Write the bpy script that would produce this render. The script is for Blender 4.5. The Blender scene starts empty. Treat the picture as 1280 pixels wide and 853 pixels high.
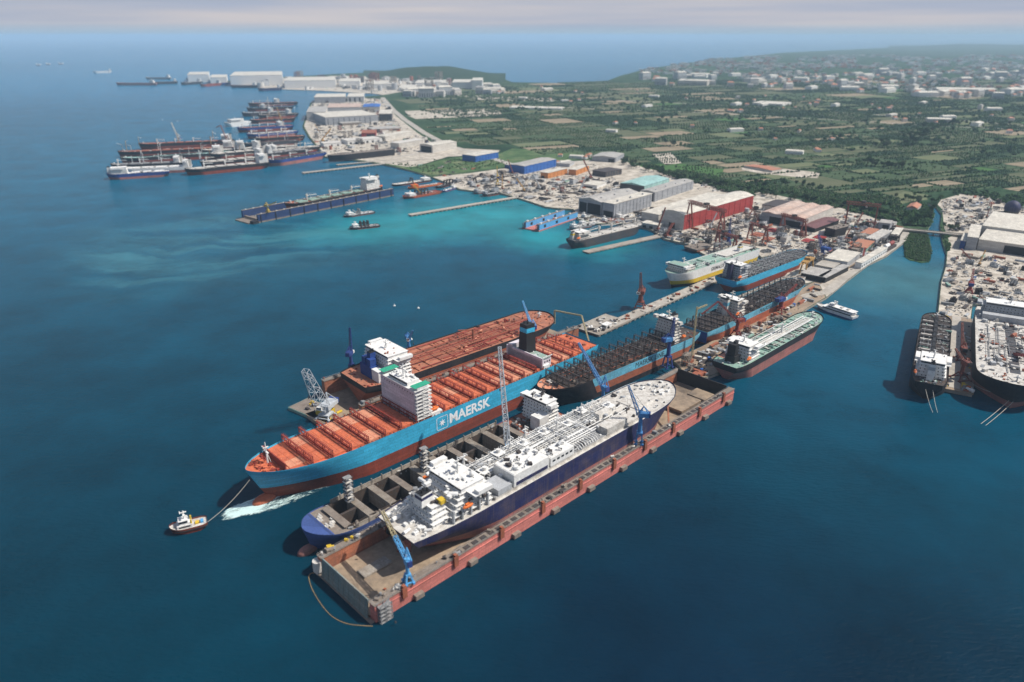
import bpy, bmesh, math, random
from mathutils import Vector, Matrix, noise
from mathutils.geometry import tessellate_polygon
random.seed(7)
R = math.radians
scene = bpy.context.scene
C = scene.collection

# ---------------------------------------------------------------- camera
CAM_H, F_PX, HOR = 300.0, 910.0, 44.0
PITCH = math.atan((426.5 - HOR) / F_PX)
cd = bpy.data.cameras.new('camera')
cam = bpy.data.objects.new('camera', cd); C.objects.link(cam)
cam.location = (0, 0, CAM_H)
cam.rotation_euler = (math.pi / 2 - PITCH, 0, 0)
cd.sensor_width = 36; cd.lens = F_PX / 1280 * 36
cd.clip_start = 1; cd.clip_end = 200000
scene.camera = cam
cd.dof.use_dof = True; cd.dof.focus_distance = 640; cd.dof.aperture_fstop = .0256 / 1.8

# ---------------------------------------------------------------- world, sun, exposure
SUN_AZ, SUN_EL = 90.0, 51.0          # compass azimuth from +Y, clockwise
w = bpy.data.worlds.new('World'); scene.world = w; w.use_nodes = True
nt = w.node_tree; nt.nodes.clear()
wo = nt.nodes.new('ShaderNodeOutputWorld'); bg = nt.nodes.new('ShaderNodeBackground')
sky = nt.nodes.new('ShaderNodeTexSky'); sky.sky_type = 'NISHITA'; sky.sun_disc = False
sky.sun_elevation = R(SUN_EL); sky.sun_rotation = R(SUN_AZ)
sky.air_density = 1.0; sky.dust_density = 1.5; sky.ozone_density = 2.0
tc = nt.nodes.new('ShaderNodeTexCoord')
sep = nt.nodes.new('ShaderNodeSeparateXYZ'); nt.links.new(tc.outputs['Generated'], sep.inputs[0])
mp = nt.nodes.new('ShaderNodeMapping'); mp.inputs['Scale'].default_value = (2.0, 2.0, 48.0)
nt.links.new(tc.outputs['Generated'], mp.inputs[0])
cn = nt.nodes.new('ShaderNodeTexNoise'); cn.inputs['Scale'].default_value = 1.0; cn.inputs['Detail'].default_value = 5
nt.links.new(mp.outputs[0], cn.inputs['Vector'])
cr = nt.nodes.new('ShaderNodeValToRGB')      # flat cloud sheets: mauve grey against cream
cr.color_ramp.elements[0].position = .38; cr.color_ramp.elements[0].color = (4.2, 4.75, 6.1, 1)
cr.color_ramp.elements[1].position = .66; cr.color_ramp.elements[1].color = (6.6, 6.2, 6.4, 1)
nt.links.new(cn.outputs['Fac'], cr.inputs[0])
fr_ = nt.nodes.new('ShaderNodeMapRange')     # the overcast band lies low over the sea
fr_.inputs['From Min'].default_value = 0.10; fr_.inputs['From Max'].default_value = 0.35
fr_.inputs['To Min'].default_value = 0.92; fr_.inputs['To Max'].default_value = 0.15
nt.links.new(sep.outputs['Z'], fr_.inputs['Value'])
mx = nt.nodes.new('ShaderNodeMix'); mx.data_type = 'RGBA'
nt.links.new(fr_.outputs[0], mx.inputs['Factor'])
nt.links.new(sky.outputs[0], mx.inputs[6]); nt.links.new(cr.outputs[0], mx.inputs[7])
hz_ = nt.nodes.new('ShaderNodeMapRange')      # the lowest degree of sky is pale sea haze
hz_.inputs['From Min'].default_value = 0.0; hz_.inputs['From Max'].default_value = 0.016; hz_.inputs['To Min'].default_value = .95; hz_.inputs['To Max'].default_value = 0
hz_.interpolation_type = 'SMOOTHSTEP'; nt.links.new(sep.outputs['Z'], hz_.inputs['Value'])
mh = nt.nodes.new('ShaderNodeMix'); mh.data_type = 'RGBA'; mh.inputs[7].default_value = (3.9, 5.2, 6.4, 1)
nt.links.new(hz_.outputs[0], mh.inputs['Factor']); nt.links.new(mx.outputs[2], mh.inputs[6])
nt.links.new(mh.outputs[2], bg.inputs[0]); bg.inputs[1].default_value = 0.085
nt.links.new(bg.outputs[0], wo.inputs[0])
sl = bpy.data.lights.new('sun', 'SUN'); sl.energy = 4.6; sl.angle = R(0.5); sl.color = (1, .955, .88)
sun = bpy.data.objects.new('sun', sl); C.objects.link(sun)
sd = Vector((math.sin(R(SUN_AZ)) * math.cos(R(SUN_EL)), math.cos(R(SUN_AZ)) * math.cos(R(SUN_EL)), math.sin(R(SUN_EL))))
sun.rotation_euler = (-sd).to_track_quat('-Z', 'Y').to_euler(); sun.location = (0, 0, 900)
vs = scene.view_settings
vs.view_transform = 'Standard'; vs.look = 'None'; vs.exposure = 0.2; vs.gamma = 1; vs.use_curve_mapping = False
scene.cycles.use_denoising = True
scene.cycles.max_bounces = 4; scene.cycles.diffuse_bounces = 2; scene.cycles.glossy_bounces = 2
scene.cycles.transmission_bounces = 2; scene.cycles.volume_bounces = 1; scene.cycles.transparent_max_bounces = 6
scene.cycles.use_adaptive_sampling = True; scene.cycles.adaptive_threshold = 0.02

# ---------------------------------------------------------------- survey: image bearing -> ground coordinates
def at(u, v, z=0.0):
    x = (u - 640) / F_PX; y = -(v - 426.5) / F_PX
    dx, dy, dz = x, math.cos(PITCH) + y * math.sin(PITCH), -math.sin(PITCH) + y * math.cos(PITCH)
    t = (CAM_H - z) / -dz
    return Vector((dx * t, dy * t, z))
def heading(a, b): return math.atan2(b[1] - a[1], b[0] - a[0])

# ---------------------------------------------------------------- materials
def srgb(r, g, b):
    f = lambda c: ((c / 255 + .055) / 1.055) ** 2.4 if c > 10 else c / 255 / 12.92
    return (f(r), f(g), f(b))
MATS = {}
def paint(name, rgb, dirt=.35, dcol=None, scale=.15, rough=.6, metal=0, streak=0, fine=1.0, spec=.3):
    """weathered paint: broad patches, fine speckle and optional vertical run marks"""
    if name in MATS: return MATS[name]
    m = bpy.data.materials.new(name); m.use_nodes = True; n = m.node_tree; b = n.nodes['Principled BSDF']
    L = n.links.new
    b.inputs['Roughness'].default_value = rough; b.inputs['Metallic'].default_value = metal
    b.inputs['Specular IOR Level'].default_value = spec
    t = n.nodes.new('ShaderNodeTexCoord')
    a = n.nodes.new('ShaderNodeTexNoise'); a.inputs['Scale'].default_value = scale; a.inputs['Detail'].default_value = 5
    a.inputs['Roughness'].default_value = .65
    L(t.outputs['Object'], a.inputs['Vector'])
    r = n.nodes.new('ShaderNodeMapRange'); r.inputs['From Min'].default_value = .42; r.inputs['From Max'].default_value = .72
    r.inputs['To Max'].default_value = dirt
    L(a.outputs['Fac'], r.inputs['Value'])
    if dcol is None: dcol = tuple(c * .45 + .02 for c in rgb)
    x = n.nodes.new('ShaderNodeMix'); x.data_type = 'RGBA'
    x.inputs[6].default_value = (*rgb, 1); x.inputs[7].default_value = (*dcol, 1)
    L(r.outputs[0], x.inputs['Factor'])
    out = x.outputs[2]
    if streak:
        mpn = n.nodes.new('ShaderNodeMapping'); mpn.inputs['Scale'].default_value = (.7, .7, .05)
        L(t.outputs['Object'], mpn.inputs[0])
        s = n.nodes.new('ShaderNodeTexNoise'); s.inputs['Scale'].default_value = 1; s.inputs['Detail'].default_value = 4
        L(mpn.outputs[0], s.inputs['Vector'])
        r2 = n.nodes.new('ShaderNodeMapRange'); r2.inputs['From Min'].default_value = .5; r2.inputs['From Max'].default_value = .75
        r2.inputs['To Max'].default_value = streak
        L(s.outputs['Fac'], r2.inputs['Value'])
        x2 = n.nodes.new('ShaderNodeMix'); x2.data_type = 'RGBA'; x2.inputs[7].default_value = (*dcol, 1)
        L(out, x2.inputs[6]); L(r2.outputs[0], x2.inputs['Factor']); out = x2.outputs[2]
    panel = (11, 2.6, 'Z') if streak else ((7, 1.6, 'Y') if 'roof' in name else None)
    if panel:      # plates and sheets differ slightly from their neighbours, with a dark seam between
        sp = n.nodes.new('ShaderNodeSeparateXYZ'); L(t.outputs['Object'], sp.inputs[0]); cb = n.nodes.new('ShaderNodeCombineXYZ')
        ad = n.nodes.new('ShaderNodeMath'); ad.operation = 'ADD'
        if panel[2] == 'Z': L(sp.outputs['X'], ad.inputs[0]); L(sp.outputs['Y'], ad.inputs[1]); L(ad.outputs[0], cb.inputs[0]); L(sp.outputs['Z'], cb.inputs[1])
        else: L(sp.outputs['Y'], cb.inputs[0]); L(sp.outputs['X'], cb.inputs[1])
        bk = n.nodes.new('ShaderNodeTexBrick'); L(cb.outputs[0], bk.inputs['Vector']); bk.inputs['Scale'].default_value = 1
        bk.inputs['Brick Width'].default_value = panel[0]; bk.inputs['Row Height'].default_value = panel[1]; bk.inputs['Mortar Size'].default_value = .12
        bk.inputs['Color1'].default_value = (.86, .86, .86, 1); bk.inputs['Color2'].default_value = (1.1, 1.1, 1.1, 1); bk.inputs['Mortar'].default_value = (.72, .7, .68, 1)
        mb_ = n.nodes.new('ShaderNodeMix'); mb_.data_type = 'RGBA'; mb_.blend_type = 'MULTIPLY'; mb_.inputs['Factor'].default_value = 1
        L(out, mb_.inputs[6]); L(bk.outputs['Color'], mb_.inputs[7]); out = mb_.outputs[2]
    f = n.nodes.new('ShaderNodeTexNoise'); f.inputs['Scale'].default_value = fine; f.inputs['Detail'].default_value = 3
    L(t.outputs['Object'], f.inputs['Vector'])
    r3 = n.nodes.new('ShaderNodeMapRange'); r3.inputs['From Min'].default_value = .25; r3.inputs['From Max'].default_value = .75
    r3.inputs['To Min'].default_value = .78; r3.inputs['To Max'].default_value = 1.15
    L(f.outputs['Fac'], r3.inputs['Value'])
    v = n.nodes.new('ShaderNodeVectorMath'); v.operation = 'SCALE'
    L(out, v.inputs[0]); L(r3.outputs[0], v.inputs['Scale'])
    L(v.outputs[0], b.inputs['Base Color'])
    MATS[name] = m
    return m
rust = (.16, .06, .03)
M = dict(
 letter=paint('lettering_white', (.82, .83, .83), .1),
 white=paint('white_paint', (.76, .75, .72), .45, (.40, .36, .32), .25),
 craneolive=paint('dull_ochre_boom', (.40, .34, .20), .5, (.25, .2, .13), .4),
 offwhite=paint('cream_paint', (.60, .57, .52), .5, (.30, .25, .21), .25),
 grey=paint('grey_steel', (.27, .27, .27), .6, (.12, .11, .10), .3),
 lgrey=paint('light_grey_steel', (.42, .43, .44), .5, (.25, .24, .23), .2),
 dark=paint('dark_steel', (.055, .05, .05), .5, (.12, .07, .05), .4),
 black=paint('black_paint', (.018, .018, .02), .3, (.05, .04, .035), .2),
 glass=paint('dark_glass', (.02, .025, .03), 0, rough=.15, spec=.5),
 opening=paint('dark_opening', (.012, .012, .013), 0),
 orange=paint('orange_deck', (.60, .155, .07), .8, (.36, .09, .05), .13, fine=.6),
 orange2=paint('faded_orange_deck', (.66, .30, .18), .8, (.48, .14, .08), .15),
 vdeck=paint('rusty_tanker_deck', (.43, .165, .095), .9, (.20, .10, .07), .10, fine=.5),
 dockblue=paint('dark_dock_blue', (.022, .05, .15), .5, (.03, .045, .09), .05, streak=.6),
 redox=paint('red_oxide_deck', (.33, .105, .055), .8, (.17, .075, .05), .12),
 redbrown=paint('red_brown_frame', (.30, .05, .032), .5, (.16, .04, .03), .3),
 hullred=paint('antifouling_red', (.25, .052, .03), .6, (.14, .045, .03), .06, streak=.5),
 hullpink=paint('faded_antifouling', (.40, .15, .13), .9, (.2, .12, .10), .08, streak=.8),
 hullorange=paint('orange_antifouling', (.42, .11, .05), .7, (.22, .08, .05), .06, streak=.5),
 skyblue=paint('light_blue_hull', (.05, .40, .62), .2, (.04, .28, .42), .04, rough=.45, streak=.25),
 skyblue2=paint('worn_light_blue_hull', (.13, .42, .56), .6, (.12, .22, .28), .1, streak=.6),
 blue=paint('blue_hull', (.02, .06, .24), .4, (.015, .03, .1), .06, streak=.4),
 bowblue=paint('soft_blue_hull', (.05, .088, .25), .4, (.04, .06, .17), .06, streak=.3),
 navy=paint('navy_hull', (.014, .020, .085), .7, (.09, .07, .085), .09, streak=.8),
 hullblack=paint('black_hull', (.016, .017, .022), .5, (.06, .045, .04), .07, streak=.5),
 hullgrey=paint('dark_grey_hull', (.06, .065, .075), .5, (.12, .08, .06), .07, streak=.6),
 tank=paint('pale_deck', (.60, .57, .52), .9, (.30, .26, .22), .22, fine=.7),
 greendeck=paint('green_deck', (.22, .36, .30), .7, (.35, .34, .28), .12),
 greenroof=paint('bright_green_deck', (.03, .33, .20), .3, (.05, .2, .13), .3),
 holddark=paint('hold_steel', (.055, .045, .04), .7, (.11, .07, .05), .2),
 holdwall=paint('hold_wall', (.38, .34, .29), .8, (.2, .15, .11), .12, streak=.6),
 wingpink=paint('dock_pink_side', (.60, .20, .165), .6, (.38, .14, .11), .05, streak=.6),
 wingorange=paint('dock_inner_side', (.42, .15, .08), .8, (.20, .10, .07), .1, streak=.7),
 docktop=paint('dock_walkway', (.24, .20, .165), .8, (.13, .10, .08), .15),
 dockfloor=paint('dock_floor', (.36, .27, .185), .95, (.12, .095, .075), .035, fine=.35),
 gate=paint('gate_steel', (.19, .25, .24), .8, (.30, .27, .22), .06, streak=.8),
 craneblue=paint('crane_blue', (.06, .22, .48), .4, (.1, .13, .18), .4),
 cranelb=paint('crane_light_blue', (.10, .36, .66), .4, (.12, .2, .28), .4),
 cranenavy=paint('crane_navy', (.03, .06, .22), .4, (.05, .05, .1), .4),
 cranered=paint('crane_red', (.26, .055, .045), .5, (.15, .05, .04), .3),
 cranerust=paint('crane_rust', (.22, .065, .045), .7, (.10, .045, .035), .3),
 craneyel=paint('crane_yellow', (.55, .38, .06), .5, (.3, .2, .08), .4),
 craneora=paint('crane_ochre', (.42, .24, .07), .6, (.2, .12, .06), .4),
 cranegrey=paint('crane_grey', (.50, .53, .56), .5, (.3, .28, .26), .4),
 yellow=paint('yellow_paint', (.62, .42, .03), .3, (.3, .2, .04), .4),
 lifeorange=paint('orange_paint', (.72, .17, .03), .2, (.5, .1, .03), .4),
 concrete=paint('concrete', (.43, .39, .335), .7, (.26, .225, .185), .03, fine=.25),
 quay=paint('quay_concrete', (.36, .32, .27), .8, (.2, .165, .135), .05, fine=.3),
 yardbrown=paint('brown_yard', (.33, .245, .17), .8, (.18, .14, .105), .04, fine=.3),
 roofgrey=paint('grey_sheet_roof', (.42, .40, .37), .4, (.3, .28, .26), .02, fine=.1),
 roofcream=paint('cream_sheet_roof', (.62, .58, .50), .4, (.45, .40, .34), .02, fine=.1),
 roofpink=paint('pink_sheet_roof', (.55, .43, .36), .8, (.45, .28, .21), .03, fine=.1),
 wallgrey=paint('grey_cladding', (.33, .34, .36), .4, (.25, .25, .26), .03, streak=.4),
 wallblue=paint('blue_cladding', (.035, .13, .42), .3, (.04, .09, .25), .05, streak=.3),
 wallred=paint('red_cladding', (.36, .045, .04), .4, (.25, .05, .045), .05, streak=.3),
 wallorange=paint('orange_cladding', (.60, .24, .075), .4, (.4, .18, .08), .05, streak=.3),
 wallcream=paint('cream_cladding', (.58, .55, .50), .5, (.4, .36, .31), .05, streak=.4),
 roofteal=paint('teal_sheet_roof', (.30, .50, .47), .4, (.35, .45, .42), .03, fine=.1),
 roofmaroon=paint('maroon_sheet_roof', (.17, .075, .075), .4, (.12, .06, .06), .05),
 roofterra=paint('terracotta_roof', (.46, .19, .11), .6, (.3, .16, .11), .2),
 lilac=paint('shade_toned_lilac', (.66, .60, .64), .35, (.5, .44, .45), .1, streak=.3),  # lilac carries the shade on the white bridge house front in its colour
 rope=paint('rope', (.45, .42, .35), .3),
 boom=paint('boom_float', (.33, .22, .10), .5),
 tarp=paint('blue_sheeting', (.03, .09, .32), .3),
)
def lin(t): return t

# ---------------------------------------------------------------- mesh builder
class MB:
    def __init__(s, smooth=0): s.v = []; s.f = []; s.m = []; s.smooth = smooth
    def face(s, idx, m=0): s.f.append(tuple(idx)); s.m.append(m)
    def add(s, vs, fs, m=0):
        o = len(s.v); s.v += [tuple(p) for p in vs]
        for f in fs: s.face([o + i for i in f], m)
    def box(s, x0, y0, z0, x1, y1, z1, m=0):
        if x0 > x1: x0, x1 = x1, x0
        if y0 > y1: y0, y1 = y1, y0
        s.add([(x0,y0,z0),(x1,y0,z0),(x1,y1,z0),(x0,y1,z0),(x0,y0,z1),(x1,y0,z1),(x1,y1,z1),(x0,y1,z1)],
              [(0,3,2,1),(4,5,6,7),(0,1,5,4),(1,2,6,5),(2,3,7,6),(3,0,4,7)], m)
        return s
    def cbox(s, x, y, z, sx, sy, sz, m=0): return s.box(x-sx/2, y-sy/2, z, x+sx/2, y+sy/2, z+sz, m)
    def bar(s, p, q, w, h=None, m=0):
        p = Vector(p); q = Vector(q); d = q - p
        if d.length < 1e-6: return s
        d.normalize(); up = Vector((0,0,1)) if abs(d.z) < .95 else Vector((1,0,0))
        a = d.cross(up).normalized(); b = a.cross(d); h = h or w
        a *= w/2; b *= h/2
        s.add([p-a-b, p+a-b, p+a+b, p-a+b, q-a-b, q+a-b, q+a+b, q-a+b],
              [(0,3,2,1),(4,5,6,7),(0,1,5,4),(1,2,6,5),(2,3,7,6),(3,0,4,7)], m)
        return s
    def tube(s, pts, r, n=6, m=0, r2=None, cap=True):
        pts = [Vector(p) for p in pts]; k = len(pts); o = len(s.v)
        for i, p in enumerate(pts):
            d = (pts[min(i+1,k-1)] - pts[max(i-1,0)]).normalized()
            up = Vector((0,0,1)) if abs(d.z) < .95 else Vector((1,0,0))
            a = d.cross(up).normalized(); b = a.cross(d)
            rr = r if r2 is None else r + (r2 - r) * i / (k - 1)
            for j in range(n):
                t = 2*math.pi*j/n; s.v.append(tuple(p + a*math.cos(t)*rr + b*math.sin(t)*rr))
        for i in range(k-1):
            for j in range(n): s.face((o+i*n+j, o+i*n+(j+1)%n, o+(i+1)*n+(j+1)%n, o+(i+1)*n+j), m)
        if cap:
            s.face([o+j for j in range(n)][::-1], m); s.face([o+(k-1)*n+j for j in range(n)], m)
        return s
    def cyl(s, x, y, z0, z1, r, n=10, m=0, r2=None): return s.tube([(x,y,z0),(x,y,z1)], r, n, m, r2)
    def prism(s, poly, z0, z1, m=0, mside=None, bottom=False):
        """extruded outline; concave outlines allowed"""
        o = len(s.v); k = len(poly)
        area = sum(poly[i][0]*poly[(i+1)%k][1] - poly[(i+1)%k][0]*poly[i][1] for i in range(k))
        if area < 0: poly = poly[::-1]
        s.v += [(p[0], p[1], z0) for p in poly] + [(p[0], p[1], z1) for p in poly]
        for i in range(k):
            j = (i+1) % k; s.face((o+i, o+j, o+k+j, o+k+i), m if mside is None else mside)
        for t in tessellate_polygon([[Vector((p[0], p[1], 0)) for p in poly]]):
            a, b, c = [Vector((poly[i][0], poly[i][1])) for i in t]
            if (b-a).x*(c-a).y - (b-a).y*(c-a).x < 0: t = t[::-1]
            s.face([o+k+i for i in t], m)
        return s
    def sphere(s, c, rx, ry, rz, n=12, k=8, m=0):
        o = len(s.v)
        for i in range(k+1):
            ph = math.pi*i/k
            for j in range(n):
                t = 2*math.pi*j/n
                s.v.append((c[0]+rx*math.sin(ph)*math.cos(t), c[1]+ry*math.sin(ph)*math.sin(t), c[2]+rz*math.cos(ph)))
        for i in range(k):
            for j in range(n): s.face((o+i*n+j, o+(i+1)*n+j, o+(i+1)*n+(j+1)%n, o+i*n+(j+1)%n), m)
        return s
    def truss(s, p, q, w, h, nb, t=.25, m=0, w2=None, h2=None):
        """lattice boom: four chords, lacing on all faces"""
        p = Vector(p); q = Vector(q); d = (q-p); d.normalize()
        up = Vector((0,0,1)) if abs(d.z) < .95 else Vector((1,0,0))
        a = d.cross(up).normalized(); b = a.cross(d)
        w2 = w if w2 is None else w2; h2 = h if h2 is None else h2
        def c(i, f):
            ww = (w+(w2-w)*f)/2; hh = (h+(h2-h)*f)/2
            sx, sy = [(-1,-1),(1,-1),(1,1),(-1,1)][i]
            return p.lerp(q, f) + a*ww*sx + b*hh*sy
        for i in range(4): s.bar(c(i,0), c(i,1), t*1.3, m=m)
        for k in range(nb):
            f0, f1 = k/nb, (k+1)/nb
            for i in range(4):
                j = (i+1) % 4
                s.bar(c(i,f0), c(j,f1), t, m=m) if k % 2 else s.bar(c(j,f0), c(i,f1), t, m=m)
                s.bar(c(i,f1), c(j,f1), t, m=m)
        return s
    def mesh(s, name, mats):
        me = bpy.data.meshes.new(name); me.from_pydata(s.v, [], s.f)
        for m in (mats if isinstance(mats, (list, tuple)) else [mats]): me.materials.append(M.get(m) or MATS[m] if isinstance(m, str) else m) if m else None
        me.polygons.foreach_set('material_index', s.m)
        if s.smooth:
            me.polygons.foreach_set('use_smooth', [True]*len(s.f)); me.update(); me.set_sharp_from_angle(angle=R(s.smooth))
        me.update()
        return me
    def build(s, name, mats, parent=None, loc=None, rz=0):
        o = bpy.data.objects.new(name, s.mesh(name, mats)); C.objects.link(o)
        if parent is not None: o.parent = parent
        if loc is not None: o.location = loc
        if rz: o.rotation_euler = (0, 0, rz)
        return o
def tag(o, label=None, cat=None, group=None, kind=None):
    if label: o['label'] = label
    if cat: o['category'] = cat
    if group: o['group'] = group
    if kind: o['kind'] = kind
    return o
def thing(name, label, cat, loc=(0,0,0), rz=0, group=None):
    o = bpy.data.objects.new(name, None); o.empty_display_size = 2; C.objects.link(o)
    o.location = loc; o.rotation_euler = (0, 0, rz)
    return tag(o, label, cat, group)
def inst(me, name, parent, loc, rz=0, sc=(1,1,1), label=None):
    o = bpy.data.objects.new(name, me); C.objects.link(o); o.parent = parent; o.location = loc
    if rz: o.rotation_euler = (0, 0, rz)
    o.scale = sc
    return o
def struct(name, mb, mats, **k):
    o = mb.build(name, mats, **k); o['kind'] = 'structure'; return o
def copy_tree(src, kids=None):
    r = src.copy(); C.objects.link(r)
    for ch in src.children:
        c = ch.copy(); C.objects.link(c); c.parent = r
        for g in ch.children:
            d = g.copy(); C.objects.link(d); d.parent = c
    return r
def text_mesh(txt, size, mat, name='lettering', extrude=.03, shear=0, bold=0.0, spacing=1.0):
    cu = bpy.data.curves.new('txt', 'FONT'); cu.body = txt; cu.size = size; cu.extrude = extrude
    cu.offset = bold; cu.align_x = 'CENTER'; cu.align_y = 'CENTER'; cu.space_character = spacing; cu.shear = shear
    t = bpy.data.objects.new('txt', cu)
    C.objects.link(t)
    dg = bpy.context.evaluated_depsgraph_get()
    me = bpy.data.meshes.new_from_object(t.evaluated_get(dg)); me.name = name
    bpy.data.objects.remove(t); bpy.data.curves.remove(cu)
    me.materials.clear(); me.materials.append(M[mat] if isinstance(mat, str) else mat)
    return me
def side_text(txt, size, mat, parent, x, y, z, starboard=True, sx=1.0, bold=0.0, name='lettering', tilt=0):
    """letters lying on a ship's vertical side; x along hull"""
    o = bpy.data.objects.new(name, text_mesh(txt, size, mat, name, bold=bold)); C.objects.link(o); o.parent = parent
    o.location = (x, y, z); o.scale = (sx, 1, 1)
    o.rotation_euler = (R(90 + tilt), 0, 0 if starboard else math.pi)
    return o

# ---------------------------------------------------------------- sea
def node(n, t, **kw):
    x = n.nodes.new(t)
    for k, v in kw.items():
        if k in ('data_type', 'operation', 'blend_type', 'feature', 'distance', 'clamp'): setattr(x, k, v)
        else: x.inputs[k].default_value = v
    return x
def water_material():
    m = bpy.data.materials.new('sea_water'); m.use_nodes = True; n = m.node_tree; b = n.nodes['Principled BSDF']; L = n.links.new
    g = n.nodes.new('ShaderNodeNewGeometry')
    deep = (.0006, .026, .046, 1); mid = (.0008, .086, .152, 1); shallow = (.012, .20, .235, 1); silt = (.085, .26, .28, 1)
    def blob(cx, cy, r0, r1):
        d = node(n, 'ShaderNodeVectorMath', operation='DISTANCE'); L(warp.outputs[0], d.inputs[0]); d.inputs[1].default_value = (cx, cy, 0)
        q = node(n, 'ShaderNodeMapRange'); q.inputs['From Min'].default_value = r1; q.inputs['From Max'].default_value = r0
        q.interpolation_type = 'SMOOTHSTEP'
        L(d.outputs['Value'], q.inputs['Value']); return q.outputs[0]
    nz = node(n, 'ShaderNodeTexNoise', Scale=.0022, Detail=6.0); nz.inputs['Roughness'].default_value = .6
    L(g.outputs['Position'], nz.inputs['Vector'])
    sc = node(n, 'ShaderNodeVectorMath', operation='MULTIPLY_ADD'); L(nz.outputs['Color'], sc.inputs[0])
    sc.inputs[1].default_value = (420, 420, 0); sc.inputs[2].default_value = (-210, -210, 0)
    warp = node(n, 'ShaderNodeVectorMath', operation='ADD'); L(g.outputs['Position'], warp.inputs[0]); L(sc.outputs[0], warp.inputs[1])
    col = None
    def mixc(fac, c):
        nonlocal col
        x = node(n, 'ShaderNodeMix', data_type='RGBA')
        if isinstance(col, tuple): x.inputs[6].default_value = col
        else: L(col, x.inputs[6])
        x.inputs[7].default_value = c; L(fac, x.inputs['Factor']); col = x.outputs[2]
    col = deep
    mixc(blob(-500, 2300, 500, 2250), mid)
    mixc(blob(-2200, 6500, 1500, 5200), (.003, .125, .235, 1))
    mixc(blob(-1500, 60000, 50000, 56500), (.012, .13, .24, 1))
    mixc(blob(800, 1000, 100, 1000), mid)
    mixc(blob(110, 210, 40, 300), (.0015, .015, .034, 1))
    for (u, v, r0, r1) in ((590, 262, 40, 300), (500, 285, 10, 240), (690, 300, 10, 150)):
        p = at(u, v); mixc(blob(p.x, p.y, r0, r1), shallow)
    for (u, v, r0, r1) in ((1150, 350, 20, 260), (850, 395, 5, 70)):
        p = at(u, v); mixc(blob(p.x, p.y, r0, r1), (.035, .13, .16, 1))
    # drifting silt streaks off the slips
    mpn = node(n, 'ShaderNodeMapping'); mpn.inputs['Rotation'].default_value = (0, 0, R(-38)); mpn.inputs['Scale'].default_value = (.003, .017, 1)
    L(warp.outputs[0], mpn.inputs[0]); st = node(n, 'ShaderNodeTexNoise', Scale=1.0, Detail=5.0); L(mpn.outputs[0], st.inputs['Vector'])
    sr = node(n, 'ShaderNodeMapRange'); sr.inputs['From Min'].default_value = .42; sr.inputs['From Max'].default_value = 1.05; L(st.outputs['Fac'], sr.inputs['Value'])
    p = at(300, 300); sm = node(n, 'ShaderNodeMath', operation='MULTIPLY'); L(sr.outputs[0], sm.inputs[0]); L(blob(p.x, p.y, 30, 330), sm.inputs[1])
    mixc(sm.outputs[0], silt)
    v2 = node(n, 'ShaderNodeTexNoise', Scale=.012, Detail=10.0); v2.inputs['Roughness'].default_value = .62
    L(g.outputs['Position'], v2.inputs['Vector'])
    mr = node(n, 'ShaderNodeMapRange'); mr.inputs['From Min'].default_value = .3; mr.inputs['From Max'].default_value = .7
    mr.inputs['To Min'].default_value = .74; mr.inputs['To Max'].default_value = 1.3; L(v2.outputs['Fac'], mr.inputs['Value'])
    vs_ = node(n, 'ShaderNodeVectorMath', operation='SCALE'); L(col, vs_.inputs[0]); L(mr.outputs[0], vs_.inputs['Scale'])
    L(vs_.outputs[0], b.inputs['Base Color'])
    b.inputs['Roughness'].default_value = .22; b.inputs['IOR'].default_value = 1.33; b.inputs['Specular IOR Level'].default_value = .06
    # wavelets
    wm = node(n, 'ShaderNodeMapping'); wm.inputs['Scale'].default_value = (.16, .34, 1); wm.inputs['Rotation'].default_value = (0, 0, R(20)); L(g.outputs['Position'], wm.inputs[0])
    wv = node(n, 'ShaderNodeTexNoise', Scale=1.0, Detail=8.0); wv.inputs['Roughness'].default_value = .6; L(wm.outputs[0], wv.inputs['Vector'])
    bp = node(n, 'ShaderNodeBump', Strength=.7, Distance=1.4); L(wv.outputs['Fac'], bp.inputs['Height']); L(bp.outputs[0], b.inputs['Normal'])
    return m
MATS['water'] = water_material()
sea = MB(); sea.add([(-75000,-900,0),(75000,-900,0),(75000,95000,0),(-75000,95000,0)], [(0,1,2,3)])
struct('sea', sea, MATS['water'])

# ---------------------------------------------------------------- land
GZ = 2.6
def poly_at(pts, z=0): return [tuple(at(u, v, z)[:2]) for u, v in pts]
shore_px = [
 (300,107.5),(345,111),(400,113),(470,117),(478,119.5),(440,121.5),(400,123),(388,129),(384,140),(378,158),(386,172),(398,186),(404,196),
 (440,200),(480,206),(511,213),(538,221),(556,228),(574,237),(599,240),(612,238),(637,245),(655,250),(682,259),(700,261),(716,262),(722,274),(745,280),(790,280),(815,288),
 (831,299),(861,306),(876,316),(902,330),(925,322),(941,312),(952,322),(990,316),(1005,320),(1000,334),(986,340),(975,352),(1000,356),(1022,352),(1002,369),(960,388),(925,408),(880,432),
 (840,450),(866,478),(905,464),(950,430),(1010,385),(1033,372),(1060,350),(1085,331),(1108,320),(1129,304),(1134,292),(1158,291),(1165,278),(1169,267),(1161,258),(1156,253),(1169,258),(1177,268),(1175,282),(1178,302),(1183,318),(1182,332),(1176,352),(1172,392),(1180,398),(1214,400),(1216,381),(1290,383),(1420,390)]
far_px = [(1900,200),(2400,90),(1900,60),(1280,58),(1120,59.5),(980,66),(880,76),(810,86),(775,95),(760,101),(700,104),(640,103),(628,98),(560,92),(490,90),(430,92),(380,95),(330,98),(285,101),(262,103.5),(280,106)]
land_poly = poly_at(shore_px + far_px, GZ)
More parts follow.
